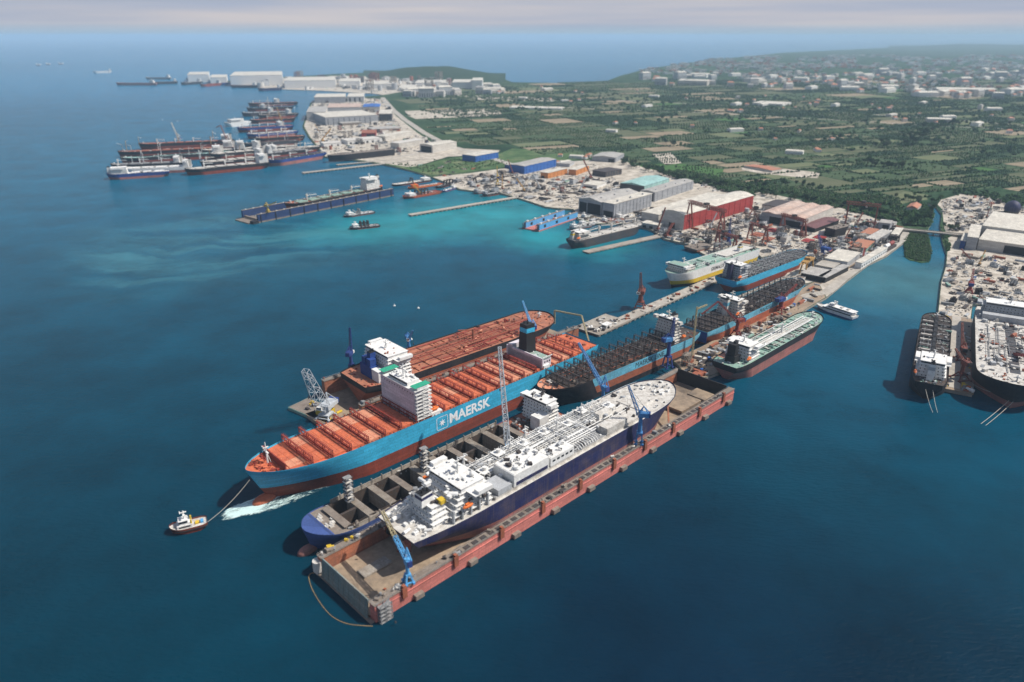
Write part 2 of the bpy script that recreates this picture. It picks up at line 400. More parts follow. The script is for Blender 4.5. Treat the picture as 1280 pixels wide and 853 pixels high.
def land_material():
    m = bpy.data.materials.new('land'); m.use_nodes = True; n = m.node_tree; b = n.nodes['Principled BSDF']; L = n.links.new
    g = n.nodes.new('ShaderNodeNewGeometry'); b.inputs['Roughness'].default_value = 1; b.inputs['Specular IOR Level'].default_value = 0
    a = node(n, 'ShaderNodeTexNoise', Scale=.004, Detail=8.0); a.inputs['Roughness'].default_value = .65; L(g.outputs['Position'], a.inputs['Vector'])
    r = n.nodes.new('ShaderNodeValToRGB'); e = r.color_ramp.elements
    e[0].position = .32; e[0].color = (.018, .040, .024, 1); e[1].position = .72; e[1].color = (.11, .12, .075, 1)
    k = e.new(.5); k.color = (.036, .068, .036, 1); k = e.new(.6); k.color = (.055, .088, .045, 1)
    L(a.outputs['Fac'], r.inputs[0])
    f = node(n, 'ShaderNodeTexNoise', Scale=.09, Detail=4.0); L(g.outputs['Position'], f.inputs['Vector'])
    q = node(n, 'ShaderNodeMapRange'); q.inputs['From Min'].default_value = .3; q.inputs['From Max'].default_value = .7
    q.inputs['To Min'].default_value = .6; q.inputs['To Max'].default_value = 1.35; L(f.outputs['Fac'], q.inputs['Value'])
    s = node(n, 'ShaderNodeVectorMath', operation='SCALE'); L(r.outputs[0], s.inputs[0]); L(q.outputs[0], s.inputs['Scale']); L(s.outputs[0], b.inputs['Base Color'])
    return m
MATS['land'] = land_material()
struct('ground', MB().prism(land_poly, -1.0, GZ, 0, 1), [MATS['land'], 'quay'])
def ground_mat(name, c0, c1, c2=None, scale=.02, detail=6.0, rough=.65, lo=.38, hi=.66):
    m = bpy.data.materials.new(name); m.use_nodes = True; n = m.node_tree; b = n.nodes['Principled BSDF']; L = n.links.new
    g = n.nodes.new('ShaderNodeNewGeometry'); b.inputs['Roughness'].default_value = .95; b.inputs['Specular IOR Level'].default_value = .1
    a = node(n, 'ShaderNodeTexNoise', Scale=scale, Detail=detail); a.inputs['Roughness'].default_value = rough; L(g.outputs['Position'], a.inputs['Vector'])
    r = n.nodes.new('ShaderNodeValToRGB'); e = r.color_ramp.elements
    e[0].position = lo; e[0].color = (*c0, 1); e[1].position = hi; e[1].color = (*c1, 1)
    if c2: k = e.new((lo+hi)/2); k.color = (*c2, 1)
    L(a.outputs['Fac'], r.inputs[0]); L(r.outputs[0], b.inputs['Base Color']); MATS[name] = m; return m
ground_mat('yard_dust', (.26,.225,.18), (.61,.555,.475), (.46,.41,.345), .06, 9.0, .75)
ground_mat('yard_rough', (.16,.125,.10), (.42,.36,.29), (.28,.23,.18), .05)
ground_mat('meadow', (.045,.085,.035), (.17,.18,.10), (.075,.13,.05), .02)
ground_mat('reed', (.03,.065,.028), (.10,.12,.055), (.05,.10,.035), .035)
def sheet(name, px, mat, lift, z=GZ):
    o = struct(name, MB().prism(poly_at(px, z), z - .5, z + lift), mat); return o
sheet('yard_ground', [(300,108),(345,111.5),(400,113.5),(470,117.5),(479,119),(520,112),(610,108),(610,102),(540,97),(420,95),(330,99),(270,104)], MATS['yard_dust'], .05)
sheet('yard_ground', [(441,122),(402,123.5),(390,129),(386,140),(380,158),(388,172),(400,186),(406,195.5),(440,199),(480,204.5),(511,211),(530,205),(560,196),(620,193),(625,188),(560,185),(545,182),(520,165),(495,145),(478,124)], MATS['yard_dust'], .05)
sheet('yard_ground', [(541,221.5),(560,229),(575,236.5),(599,239.5),(612,237.5),(638,244.5),(655,249.5),(682,258.5),(700,260.5),(717,261.5),(723,273.5),(746,279.5),(790,279.5),(815,287.5),(831,298.5),(861,305.5),(876,315.5),(902,329.5),(925,321.5),(941,311.5),(952,321.5),(990,315.5),(1005,319.5),(1000,333.5),(986,339.5),(975,351.5),(1000,355.5),(1022,351.5),(1033,371.5),(1060,349.5),(1085,330.5),(1108,319.5),(1127,305.5),(1130,293),(1128,284),(1100,276),(1070,264),(1000,250),(940,238),(880,232),(850,222),(830,215),(800,208),(775,200),(740,200),(690,205),(660,207),(620,212),(585,217)], MATS['yard_dust'], .05)
sheet('quay_apron', [(1022,352.5),(1001,369.5),(959,388.5),(924,408.5),(879,432.5),(841,450),(866.5,477),(905,463.5),(950,429.5),(1010,384.5),(1032,371.8)], M['yardbrown'], .06)
sheet('yard_ground', [(1184,318),(1183,332),(1177,352),(1173,391.5),(1181,397.5),(1213,399.5),(1215.5,380.5),(1290,382.5),(1420,390),(1500,320),(1290,268),(1260,252),(1240,246),(1200,243),(1176,250),(1172,256),(1178,262),(1180,284),(1186,300)], MATS['yard_dust'], .05)
struct('reed_bank', MB().prism(poly_at([(1129.5,299),(1131.5,321.5),(1138,325.5),(1144,326.5),(1152,328.5),(1161.5,327.5),(1163.5,321),(1164.5,314),(1163.5,305),(1161.5,298),(1159,290),(1140,288),(1134,290)], .8), -.4, .8), MATS['reed'])
sheet('meadow', [(445,200),(481,205),(512,212.5),(540,219),(585,215),(618,211),(655,205),(690,202),(745,197),(760,192),(700,190),(640,186),(625,192),(560,198),(530,206),(512,209)], MATS['meadow'], .08)
# ---------------------------------------------------------------- ships
def lerp(a, b, t): return a + (b - a) * t
class HullForm:
    def __init__(s, L, B, levels, bowt=.80, sternt=.16, transom=.72, transomw=.1, full=1.0, rake=9, srake=6, sheer=2.5, ssheer=0, keel=-1.5, bulwark=1.2, thick=.4):
        s.__dict__.update(locals())
        s.top = levels[-1][0]
    def shape(s, t, f):
        L, B = s.L, s.B
        hb = 1.0
        if t > s.bowt:
            q = (t - s.bowt) / (1 - s.bowt)
            d = max(0, 1 - q ** (2.0 + s.full)) ** .62
            w_ = max(0, 1 - q ** 1.35) ** 1.05
            hb = lerp(w_, d, f ** 1.4)
        elif t < s.sternt:
            q = 1 - t / s.sternt
            d = 1 - (1 - s.transom) * q ** 2.2
            w_ = 1 - (1 - s.transomw) * q ** 1.3
            hb = lerp(w_, d, min(1, f * 1.25) ** 1.2)
        x = lerp(lerp(s.srake, L - s.rake, t), t * L, f)
        return x, hb * B / 2
    def z_off(s, t):
        z = 0
        if t > s.bowt: z += s.sheer * ((t - s.bowt) / (1 - s.bowt)) ** 1.5
        if t < s.sternt: z += s.ssheer * (1 - t / s.sternt) ** 1.5
        return z
    def ts(s, n=44):
        a = []
        for i in range(n + 1):
            u = i / n; a.append(.5 - .5 * math.cos(math.pi * u))
        a = sorted(set([round(v, 5) for v in a] + [s.bowt, s.sternt] + [1 - .002, 1 - .006, 1 - .014]))
        return a
    def pt(s, t, z, sg):
        f = max(0, min(1, (z - s.keel) / (s.top - s.keel)))
        x, y = s.shape(t, f)
        return (x, y * sg, z + s.z_off(t) * f ** 2)
    def hull(s, name='hull', parent=None, mats=None, bowm=None):
        mb = MB(32); T = s.ts(); zs = [s.keel] + [l[0] for l in s.levels]
        # refine levels so that the flare curves
        rows = []; mid = []
        for j in range(len(zs) - 1):
            k = 1 if zs[j+1] - zs[j] < 3 else 3
            for i in range(k): rows.append(lerp(zs[j], zs[j+1], i / k)); mid.append(s.levels[j][1])
        rows.append(zs[-1]); rows.append(zs[-1] + s.bulwark); mid.append(s.levels[-1][1])
        for sg in (-1, 1):
            o = len(mb.v)
            for z in rows:
                for t in T:
                    p = s.pt(t, min(z, s.top), sg); mb.v.append((p[0], p[1], p[2] + (z - s.top if z > s.top else 0)))
            n = len(T)
            for j in range(len(rows) - 1):
                for i in range(n - 1):
                    q = (o+j*n+i, o+j*n+i+1, o+(j+1)*n+i+1, o+(j+1)*n+i)
                    mb.face(q if sg < 0 else q[::-1], bowm[1] if bowm and T[i] >= bowm[0] and mid[j] >= 1 else mid[j])
        n = len(T); h = len(rows) * n
        for j in range(len(rows) - 1): mb.face((j*n, (j+1)*n, h+(j+1)*n, h+j*n), mid[j])
        o = mb.build(name, mats, parent)
        return o
    def deck(s, mat, parent, name='deck', dz=0, inset=.15, t0=0, t1=1, thick=.3):
        mb = MB(); T = [t for t in s.ts() if t0 < t < t1 * .9995]; T = [t0 + 1e-4] + T + ([t1] if t1 < 1 else [])
        vs = []
        for t in T:
            p = s.pt(t, s.top, 1); y = max(.05, p[1] - inset)
            vs += [(p[0], -y, p[2] + dz), (p[0], y, p[2] + dz)]
        mb.add(vs, [(2*i, 2*i+2, 2*i+3, 2*i+1) for i in range(len(T) - 1)])
        return mb.build(name, mat, parent)
    def half(s, x):
        return s.pt(x / s.L, s.top, 1)[1]
    def zd(s, x): return s.pt(x / s.L, s.top, 1)[2]
def frame(stern, bow, z, drop=0):
    a = at(*stern, z); b = at(*bow, z); h = heading(a, b)
    return Vector((a.x, a.y, drop)), h, (b - a).length
def house(parent, x0, x1, hw, z0, tiers, mat='white', shrink=(1.5, 1.5, 1.5), name='superstructure', win=True, th=2.9, roofmat=None):
    """tiered deck house: rows of portholes are sub-parts"""
    mb = MB(); wm = MB(); z = z0; a, b, c = x0, x1, hw
    for i in range(tiers):
        mb.box(a, -c, z, b, c, z + th - .35)
        mb.box(a - .5, -c - .8, z + th - .35, b + .5, c + .8, z + th)     # deck edge
        if win:
            k = max(2, int(2 * c / 3.2))
            for j in range(k):
                y = -c + (j + .5) * 2 * c / k
                for xx in (a, b): wm.cbox(xx, y, z + 1.1, .16, .9, .9)
            k = max(2, int((b - a) / 3.4))
            for j in range(k):
                x = a + (j + .5) * (b - a) / k
                for yy in (-c, c): wm.cbox(x, yy, z + 1.1, .9, .16, .9)
        z += th; a += shrink[0]; b -= shrink[1]; c -= shrink[2]
        c = max(c, 3); 
        if b - a < 4: b = a + 4
    o = mb.build(name, [mat], parent)
    if win: wm.build('window_row', 'glass', o)
    return z, a, b, c, o
def bridge_top(parent, x0, x1, hw, wing, z, mat='white', top='white', sup=None):
    mb = MB(); mb.box(x0, -hw, z, x1, hw, z + 3); mb.box(x0 + (x1-x0)*.2, -wing, z - .2, x1, wing, z + .3)
    for s in (-1, 1): mb.box(x0 + (x1-x0)*.35, s*wing - s*4 , z + .3, x1, s*wing, z + 2.6)
    mb.box(x0 - .6, -hw - .6, z + 3, x1 + .6, hw + .6, z + 3.4)
    o = mb.build('bridge', [mat], parent)
    wb = MB(); wb.box(x1, -hw + .3, z + 1.2, x1 + .12, hw - .3, z + 2.4); wb.box(x0 - .12, -hw + .3, z + 1.2, x0, hw - .3, z + 2.4)
    wb.build('window_row', 'glass', o)
    if top != mat: MB().box(x0 - .4, -hw - .4, z + 3.4, x1 + .4, hw + .4, z + 3.5).build('roof', top, o)
    return o
def mast(parent, x, y, z, h, mat='white'):
    mb = MB(); mb.tube([(x,y,z),(x,y,z+h)], .7, 6, r2=.3); mb.cbox(x, y, z+h*.55, 1.2, 6, .5); mb.cbox(x, y, z+h*.75, 4, 1, .4)
    mb.bar((x+2,y-1.5,z+h*.83), (x+2,y+1.5,z+h*.83), .5); mb.bar((x-2.5,y,z),(x,y,z+h*.6),.4)
    return mb.build('mast', mat, parent)
def funnel(parent, x, y, z, lx, ly, h, body='navy', band=None, cap='black', bz=.6, bh=.2):
    mb = MB(); taper = .82
    def ring(zz, k): return [(x-lx/2*k*1, y-ly/2*k, zz), (x+lx/2*k, y-ly/2*k*.8, zz), (x+lx/2*k, y+ly/2*k*.8, zz), (x-lx/2*k, y+ly/2*k, zz)]
    zz = [0, bz, bz+bh, .96, 1] if band else [0, .3, .7, .96, 1]
    mm = [0, 1, 0, 2] if band else [0, 0, 0, 2]
    rows = [ring(z+h*q, lerp(1, taper, q)) for q in zz]
    for r in rows: mb.v += r
    for i in range(4):
        for j in range(4): mb.face((i*4+j, i*4+(j+1)%4, (i+1)*4+(j+1)%4, (i+1)*4+j), mm[i])
    mb.face((16,17,18,19), 2)
    o = mb.build('funnel', [body, band or body, cap], parent)
    p = MB()
    for i in range(3): p.cyl(x-lx*.2+i*lx*.2, y+(i%2-.5)*ly*.2, z+h, z+h+2.2, .6, 8)
    p.build('exhaust_pipe', 'black', o)
    return o
def lifeboat(parent, x, y, z, mat='lifeorange'):
    mb = MB(); mb.sphere((x, y, z+1.6), 4.2, 1.5, 1.4, 10, 6); mb.cbox(x, y, z+2.2, 3.5, 1.6, 1.2)
    o = mb.build('lifeboat', mat, parent)
    d = MB()
    for dx in (-2.8, 2.8): d.bar((x+dx, y-1.8*(1 if y>0 else -1), z), (x+dx, y, z+4), .35); d.bar((x+dx,y-1.8*(1 if y>0 else -1),z+.2),(x+dx,y,z+.2),.35)
    d.build('davit', 'white', o); return o
def bulb(parent, L, x, z, rx, ry, rz, mat):
    return MB(40).sphere((x, 0, z), rx, ry, rz, 16, 10).build('bulbous_bow', mat, parent)
SM = {}
def small(kind, mat):
    """one shared mesh for each kind of small deck gear in each paint"""
    k = (kind, mat)
    if k in SM: return SM[k]
    mb = MB()
    if kind == 'winch':
        mb.tube([(0,-1.5,1),(0,1.5,1)], .8, 8); mb.cbox(1.1,.6,0,1.4,2.2,1.3); mb.box(-1.2,-1.6,0,1.8,1.6,.3); mb.box(-.3,-1.6,0,.3,-1.4,1.8)
    elif kind == 'vent': mb.cyl(0,0,0,1.5,.28,7); mb.cyl(0,0,1.2,1.8,.6,8)
    elif kind == 'deck_locker': mb.box(-1,-.7,0,1,.7,1.1); mb.box(-1.1,-.8,1.1,1.1,.8,1.25)
    elif kind == 'bollard': mb.box(-1,-.4,0,1,.4,.15); mb.cyl(-.6,0,.1,.9,.25,7); mb.cyl(.6,0,.1,.9,.25,7)
    elif kind == 'hose_reel': mb.tube([(0,-.6,.9),(0,.6,.9)], .8, 8); mb.box(-.8,-.7,0,.8,.7,.3)
    elif kind == 'tank': mb.tube([(-1.8,0,.9),(1.8,0,.9)], .8, 8); mb.box(-1.4,-.6,0,-1,.6,.5); mb.box(1,-.6,0,1.4,.6,.5)
    elif kind == 'crate': mb.box(-.9,-.9,0,.9,.9,1.2); mb.box(-.95,-.95,.5,.95,.95,.7)
    elif kind == 'steel_plate': mb.box(-2.4,-1,0,2.4,1,.12); mb.box(-2.2,-.9,.12,1.9,.8,.22)
    elif kind == 'pipe': mb.tube([(-.5,0,0),(.5,0,0)], .28, 6)
    SM[k] = mb.mesh(kind, mat); return SM[k]
def winches(parent, xs, hw, zf, mat='redbrown', n=8, seed=1, name='winch', s=1.0):
    r = random.Random(seed)
    for i in range(n):
        x = r.uniform(*xs); y = r.uniform(-hw, hw) * .8; z = zf(x) if callable(zf) else zf
        inst(small('winch', mat), 'winch', parent, (x, y, z), r.choice((0, 1.57)), (s, s, s))
def fittings(parent, x0, x1, hw, z, n, mat, seed=1, size=(.6, 3), hgt=(.4, 1.6), name=None, pipes=0, pmat=None, kinds=('vent','deck_locker','bollard','hose_reel','tank','crate')):
    r = random.Random(seed); mats = [mat] if isinstance(mat, str) else list(mat)
    for i in range(n):
        x = r.uniform(x0, x1); h = hw(x) if callable(hw) else hw; y = r.uniform(-h, h)
        zz = z(x) if callable(z) else z; k = r.choice(kinds); q = r.uniform(size[0], size[1]) * .62
        inst(small(k, r.choice(mats)), k, parent, (x, y, zz), r.choice((0, 1.57, r.uniform(0, 3))), (q, q * r.uniform(.7, 1.3), q * r.uniform(.7, 1.2)))
    for i in range(pipes):
        h = (hw((x0+x1)/2) if callable(hw) else hw); y = r.uniform(-h, h); l = r.uniform(.15, .6) * (x1 - x0); c = r.uniform(x0 + l/2, x1 - l/2)
        zz = (z(c) if callable(z) else z) + r.uniform(.4, 1.6)
        if r.random() < .3: l = min(l, h * 1.4); y = r.uniform(-h + l/2, h - l/2); rz = 1.5708
        else: rz = 0
        q = r.uniform(.7, 1.6); inst(small('pipe', pmat or mats[0]), 'pipe', parent, (c, y, zz), rz, (l, q, q))
def lashing_bridge(parent, x, hw, z, h=7, mat='redbrown', bays=4, w=1.3, rails=2, xoff=0):
    mb = MB(); n = bays * 2
    for k in range(n + 1):
        y = -hw + 2*hw*k/n; big = k % 2 == 0
        for dx in (-w/2, w/2):
            if big or dx < 0: mb.bar((x+dx, y, z), (x+dx, y, z+h), .5 if big else .28)
        if big: mb.bar((x-w/2, y, z+h*.5), (x+w/2, y, z+h*.5), .4)
    for r in range(rails):
        zz = z + h * (r + 1) / rails
        mb.box(x-w/2, -hw, zz-.25, x+w/2, hw, zz)
        mb.bar((x-w/2, -hw, zz+1.0), (x-w/2, hw, zz+1.0), .14); mb.bar((x+w/2, -hw, zz+1.0), (x+w/2, hw, zz+1.0), .14)
    mb.bar((x, -hw, z+.4), (x, hw, z+.4), .5)
    for k in range(bays):
        if k % 2 == 0:
            y0 = -hw + 2*hw*k/bays; y1 = -hw + 2*hw*(k+1)/bays
            mb.bar((x, y0, z), (x, y1, z+h*.5), .2)
    return mb.build('lashing_bridge', mat, parent)
def hatch(parent, x0, x1, hw, z, cols, mats, seed, h=1.6, coam=None, name='hatch_cover', gap=.35):
    r = random.Random(seed); mb = MB()
    for c in range(cols):
        y0 = -hw + 2*hw*c/cols + gap/2; y1 = -hw + 2*hw*(c+1)/cols - gap/2
        m = r.randrange(len(mats))
        mb.box(x0, y0, z, x1, y1, z+h, m)
        for k in range(3):
            xx = lerp(x0, x1, (k+.5)/3); mb.box(xx-.12, y0+.3, z+h, xx+.12, y1-.3, z+h+.15, m)
        for k in range(6): mb.cbox(r.uniform(x0+1, x1-1), r.uniform(y0+.6, y1-.6), z+h, .8, .5, .25, r.randrange(len(mats)))
    o = mb.build(name, list(mats), parent)
    return o

def local_x(root, u, v, z):
    p = at(u, v, z); d = p - root.location; a = root.rotation_euler[2]
    return (d.x*math.cos(a) + d.y*math.sin(a), -d.x*math.sin(a) + d.y*math.cos(a))

# ---- 1. orange container ship under tow
loc, hd, L = frame((727, 423), (308, 592), 26.5)
cs = thing('container_ship', 'huge light blue and red container ship with orange hatches, under tow towards the tug', 'ship', loc, hd)
SHIP_A = cs
HF = HullForm(L, 49, [(10.6, 0), (25.2, 1)], bowt=.78, sternt=.14, transom=.86, transomw=.35, full=.7, rake=14, srake=10, sheer=3.0, bulwark=1.3)
HF.hull(parent=cs, mats=['hullred', 'skyblue'])
HF.deck('orange', cs, dz=0)
bulb(cs, L, L - 9.5, 0.6, 9, 4.2, 4.6, 'hullorange')
MB().cbox(6, 0, -1, 8, 1.2, 9).build('rudder', 'hullred', cs)
xa = local_x(cs, 390.3, 578.2, 28)[0]; xb = local_x(cs, 517.8, 524.3, 28)[0]
step = (xa - xb) / 6
xs_f = [xa - i*step for i in range(7)]
x_house1 = xs_f[-1] - 3
hx0, hx1 = x_house1 - 10.5, x_house1 + 2.2
x_after = [local_x(cs, 500+a/4.264, 370+b/4.264, 28)[0] for a, b in ((230,600),(650,420))]
st2 = (x_after[0]-x_after[1])/6
xs_m = [x_after[0] + st2*1 - i*st2 for i in range(9)]
fx = local_x(cs, 500+735/4.264, 370+372/4.264, 28)[0]
xs_a = [local_x(cs, 500+860/4.264, 370+340/4.264, 28)[0]]; xs_a += [xs_a[0]-st2, xs_a[0]-2*st2]
bx = local_x(cs, 290+268/3.71, 430+597/3.71, 28)[0]
zd = 25.2; sd_ = 1
lb = [x for x in xs_f + [x_house1-17] + xs_m + xs_a if x > 6]
def bay(x, xn):
    hwid = min(HF.half(min(x, L-2)) , HF.half(max(xn, 2))) - 2.4
    if hwid > 4 and x - xn > 5: hatch(cs, xn+1.2, x-1.2, hwid, zd, 3, ['orange', 'orange2', 'orange', 'orange', 'orange2'], int(x*7), h=1.9)
fw = [bx] + xs_f
for i in range(len(fw)-1): bay(fw[i], fw[i+1])
md = [hx0 - 1] + [x for x in xs_m if x < hx0 - 3]
for i in range(len(md)-1): bay(md[i], md[i+1])
bay(md[-1], fx + 1)
af = [fx - 15] + xs_a
for i in range(len(af)-1): bay(af[i], af[i+1])
for x in xs_f + [x for x in xs_m if x < hx0 - 3] + xs_a:
    if abs(x - fx) < 6: continue
    lashing_bridge(cs, x, min(HF.half(x)-1.2, 23.5), HF.zd(x) if x > .78*L else zd, 6.6, 'redbrown', 4)
# breakwater, foremast, mooring deck
hwb = HF.half(bx) - 1
mb = MB(); mb.box(bx-.4, -hwb, HF.zd(bx)-.5, bx+.4, hwb, HF.zd(bx)+5.5)
for k in range(9): mb.bar((bx-3, -hwb+2*hwb*k/8, HF.zd(bx)), (bx, -hwb+2*hwb*k/8, HF.zd(bx)+5), .4)
mb.build('breakwater', 'redbrown', cs)
mast(cs, bx + 5, 0, HF.zd(bx+5), 17)
winches(cs, (bx+6, L-8), 12, HF.zd, 'orange', 14, 3)
fittings(cs, bx+3, L-6, lambda x: max(1, HF.half(x)-3), HF.zd, 60, 'redbrown', 4, (.6, 1.8), (.4, 1.3))
winches(cs, (1.5, xs_a[-1]-3), 18, zd, 'redox', 10, 5)
fittings(cs, 10, bx, 23.4, zd, 1, 'orange', 2)
for s in (-1, 1):                            # walkways along both sides
    mb = MB()
    for k in range(int(L*.78/3.2)):
        x = 6 + k*3.2; h = HF.half(x) - .7; h2 = HF.half(x+3.2) - .7
        mb.bar((x, s*h, zd+.2), (x+3.2, s*h2, zd+.2), 1.0, .4); mb.cbox(x, s*h, zd, .9, .9, 1.4 + (k % 3)*.6)
        mb.bar((x, s*h, zd+1.3), (x+3.2, s*h2, zd+1.3), .25)
    mb.build('side_walkway', 'redox', cs)
# bridge house
mb = MB(); mb.box(hx0, -23.5, zd, hx1, 21, zd+27)
o = mb.build('superstructure', 'lilac', cs)  # shaded tone of the bow-facing wall painted on the whole block
wn = MB()
for t in range(8):
    for k in range(13):
        y = -21.5 + k*3.4; wn.cbox(hx0, y, zd+2+t*3, .16, .8, .9)
        if t > 6: wn.cbox(hx1, y, zd+2+t*3, .16, .8, .9)
wn.build('window_row', 'glass', o)
mb = MB()                                    # open stair decks on the starboard end
for t in range(8):
    zz = zd + 3 + t*3; mb.box(hx0-1.5, 20.9, zz, hx1+.6, 24.3, zz+.3)
    mb.bar((hx0+1+(t%2)*9, 23.4, zz), (hx0+10-(t%2)*9, 23.4, zz+3), 1.1, .4)
    for xx in (hx0, hx0+7, hx1): mb.bar((xx, 24, zz-3), (xx, 24, zz+.3), .35)
    mb.bar((hx0-1, 24.2, zz+1.2), (hx1+.5, 24.2, zz+1.2), .16)
mb.build('stair_deck', 'white', cs)
mb = MB(); mb.box(hx0-1.5, -24, zd+27, hx1+1.5, 24, zd+27.5, 0); mb.box(hx0+1, -12, zd+27.5, hx1-.5, 12, zd+30.5, 0)
for s in (-1, 1): mb.box(hx0+2, s*20, zd+27.5, hx1-1, s*23.8, zd+30, 0)
o = mb.build('bridge', 'white', cs)
g = MB(); g.box(hx0-1.2, -24, zd+30.05, hx1+1.2, -17, zd+30.2); g.box(hx0-1.2, 17, zd+30.05, hx1+1.2, 24, zd+30.2); g.build('wing_roof', 'greenroof', o)
g = MB(); g.box(hx1-.5, -11.5, zd+28.6, hx1-.35, 11.5, zd+29.9); g.build('window_row', 'glass', o)
mast(cs, hx0+7, 0, zd+30.5, 11)
fittings(cs, hx0+1, hx1-1, 11, zd+30.5, 26, 'white', 8, (.6, 2.2), (.5, 2.4))
lifeboat(cs, hx0-5.5, -21.5, zd+4); lifeboat(cs, hx0-5.5, 21.5, zd+4)
for s in (-1, 1): MB().box(hx0-11, s*24, zd, hx0-1, s*18.5, zd+3.8).build('boat_platform', 'white', cs)
# funnel house
mb = MB(); mb.box(fx-13, -21, zd, fx, 21, zd+8.5); mb.box(fx-1.2, -23.5, zd, fx, 22.8, zd+11); mb.box(fx-13, -21, zd+8.5, fx, -16, zd+13)
o = mb.build('funnel_house', 'lilac', cs)
g = MB(); g.box(fx-12.6, -15.8, zd+8.5, fx-1.4, 20.6, zd+8.65); g.build('roof', 'greendeck', o)
g = MB()
for k in range(4): g.cbox(fx-11+k*3, 21, zd+1.4, 1.5, .2, 1.6); g.cbox(fx-11+k*3, 21, zd+5, 1.5, .2, 1.6)
g.build('opening', 'opening', o)
MB().box(fx-9, 21.2, zd, fx-1, 24, zd+4).build('side_locker', 'white', cs)
mb = MB()
for s in range(4): mb.bar((fx-12+s*3.5, 20.5, zd+8.6), (fx-12+s*3.5, 22.5, zd+11.5), .4)
mb.bar((fx-13, 22.5, zd+11.5), (fx-1, 22.5, zd+11.5), .5); mb.build('ventilator_frame', 'white', cs)
funnel(cs, fx-7, -4, zd+8.5, 11, 13, 27, 'black', 'skyblue', 'black', .72, .16)
fittings(cs, fx-12, fx-2, 19, zd+8.6, 26, 'white', 18, (.6, 2), (.5, 2))
# side marks: star in a rounded square, then the name
ym = HF.B/2 + .06
xk = local_x(cs, 611, 507, 18)[0]; xl = local_x(cs, 563, 519.5, 18)[0]; xst = local_x(cs, 552.5, 523.5, 18)[0]
side_text('MAERSK', 11.8, 'letter', cs, (xk+xl)/2, ym, 17.9, False, sx=1.0, bold=.35)
def star_logo(parent, x, y, z, s, sg=1):
    mb = MB()
    def P3(a, b, d=0): return (x - sg*a, y + sg*d, z + b)
    vs = []; n = 14
    for k in range(n):
        r = s*.62 if k % 2 == 0 else s*.24; t = math.pi/2 + 2*math.pi*k/n; vs.append(P3(r*math.cos(t), r*math.sin(t), .05))
    vs.append(P3(0, 0, .05)); f = [(k, (k+1) % n, n) for k in range(n)]
    mb.add(vs, f if sg < 0 else [q[::-1] for q in f])
    out = []; inn = []
    for q in range(4):
        for k in range(5):
            t = math.pi/2*q + math.pi/8*k
            cx = s*.72*(1 if q in (0, 3) else -1); cy = s*.72*(1 if q < 2 else -1)
            for lst, rr in ((out, s*.28), (inn, s*.20)): lst.append(P3(cx + rr*math.cos(t), cy + rr*math.sin(t), .05))
    m = len(out); mb.add(out + inn, [(k, (k+1) % m, m+(k+1) % m, m+k) for k in range(m)])
    return mb.build('star_emblem', 'letter', parent)
star_logo(cs, xst + 3.5, HF.B/2 + .04, 17.7, 5.7)
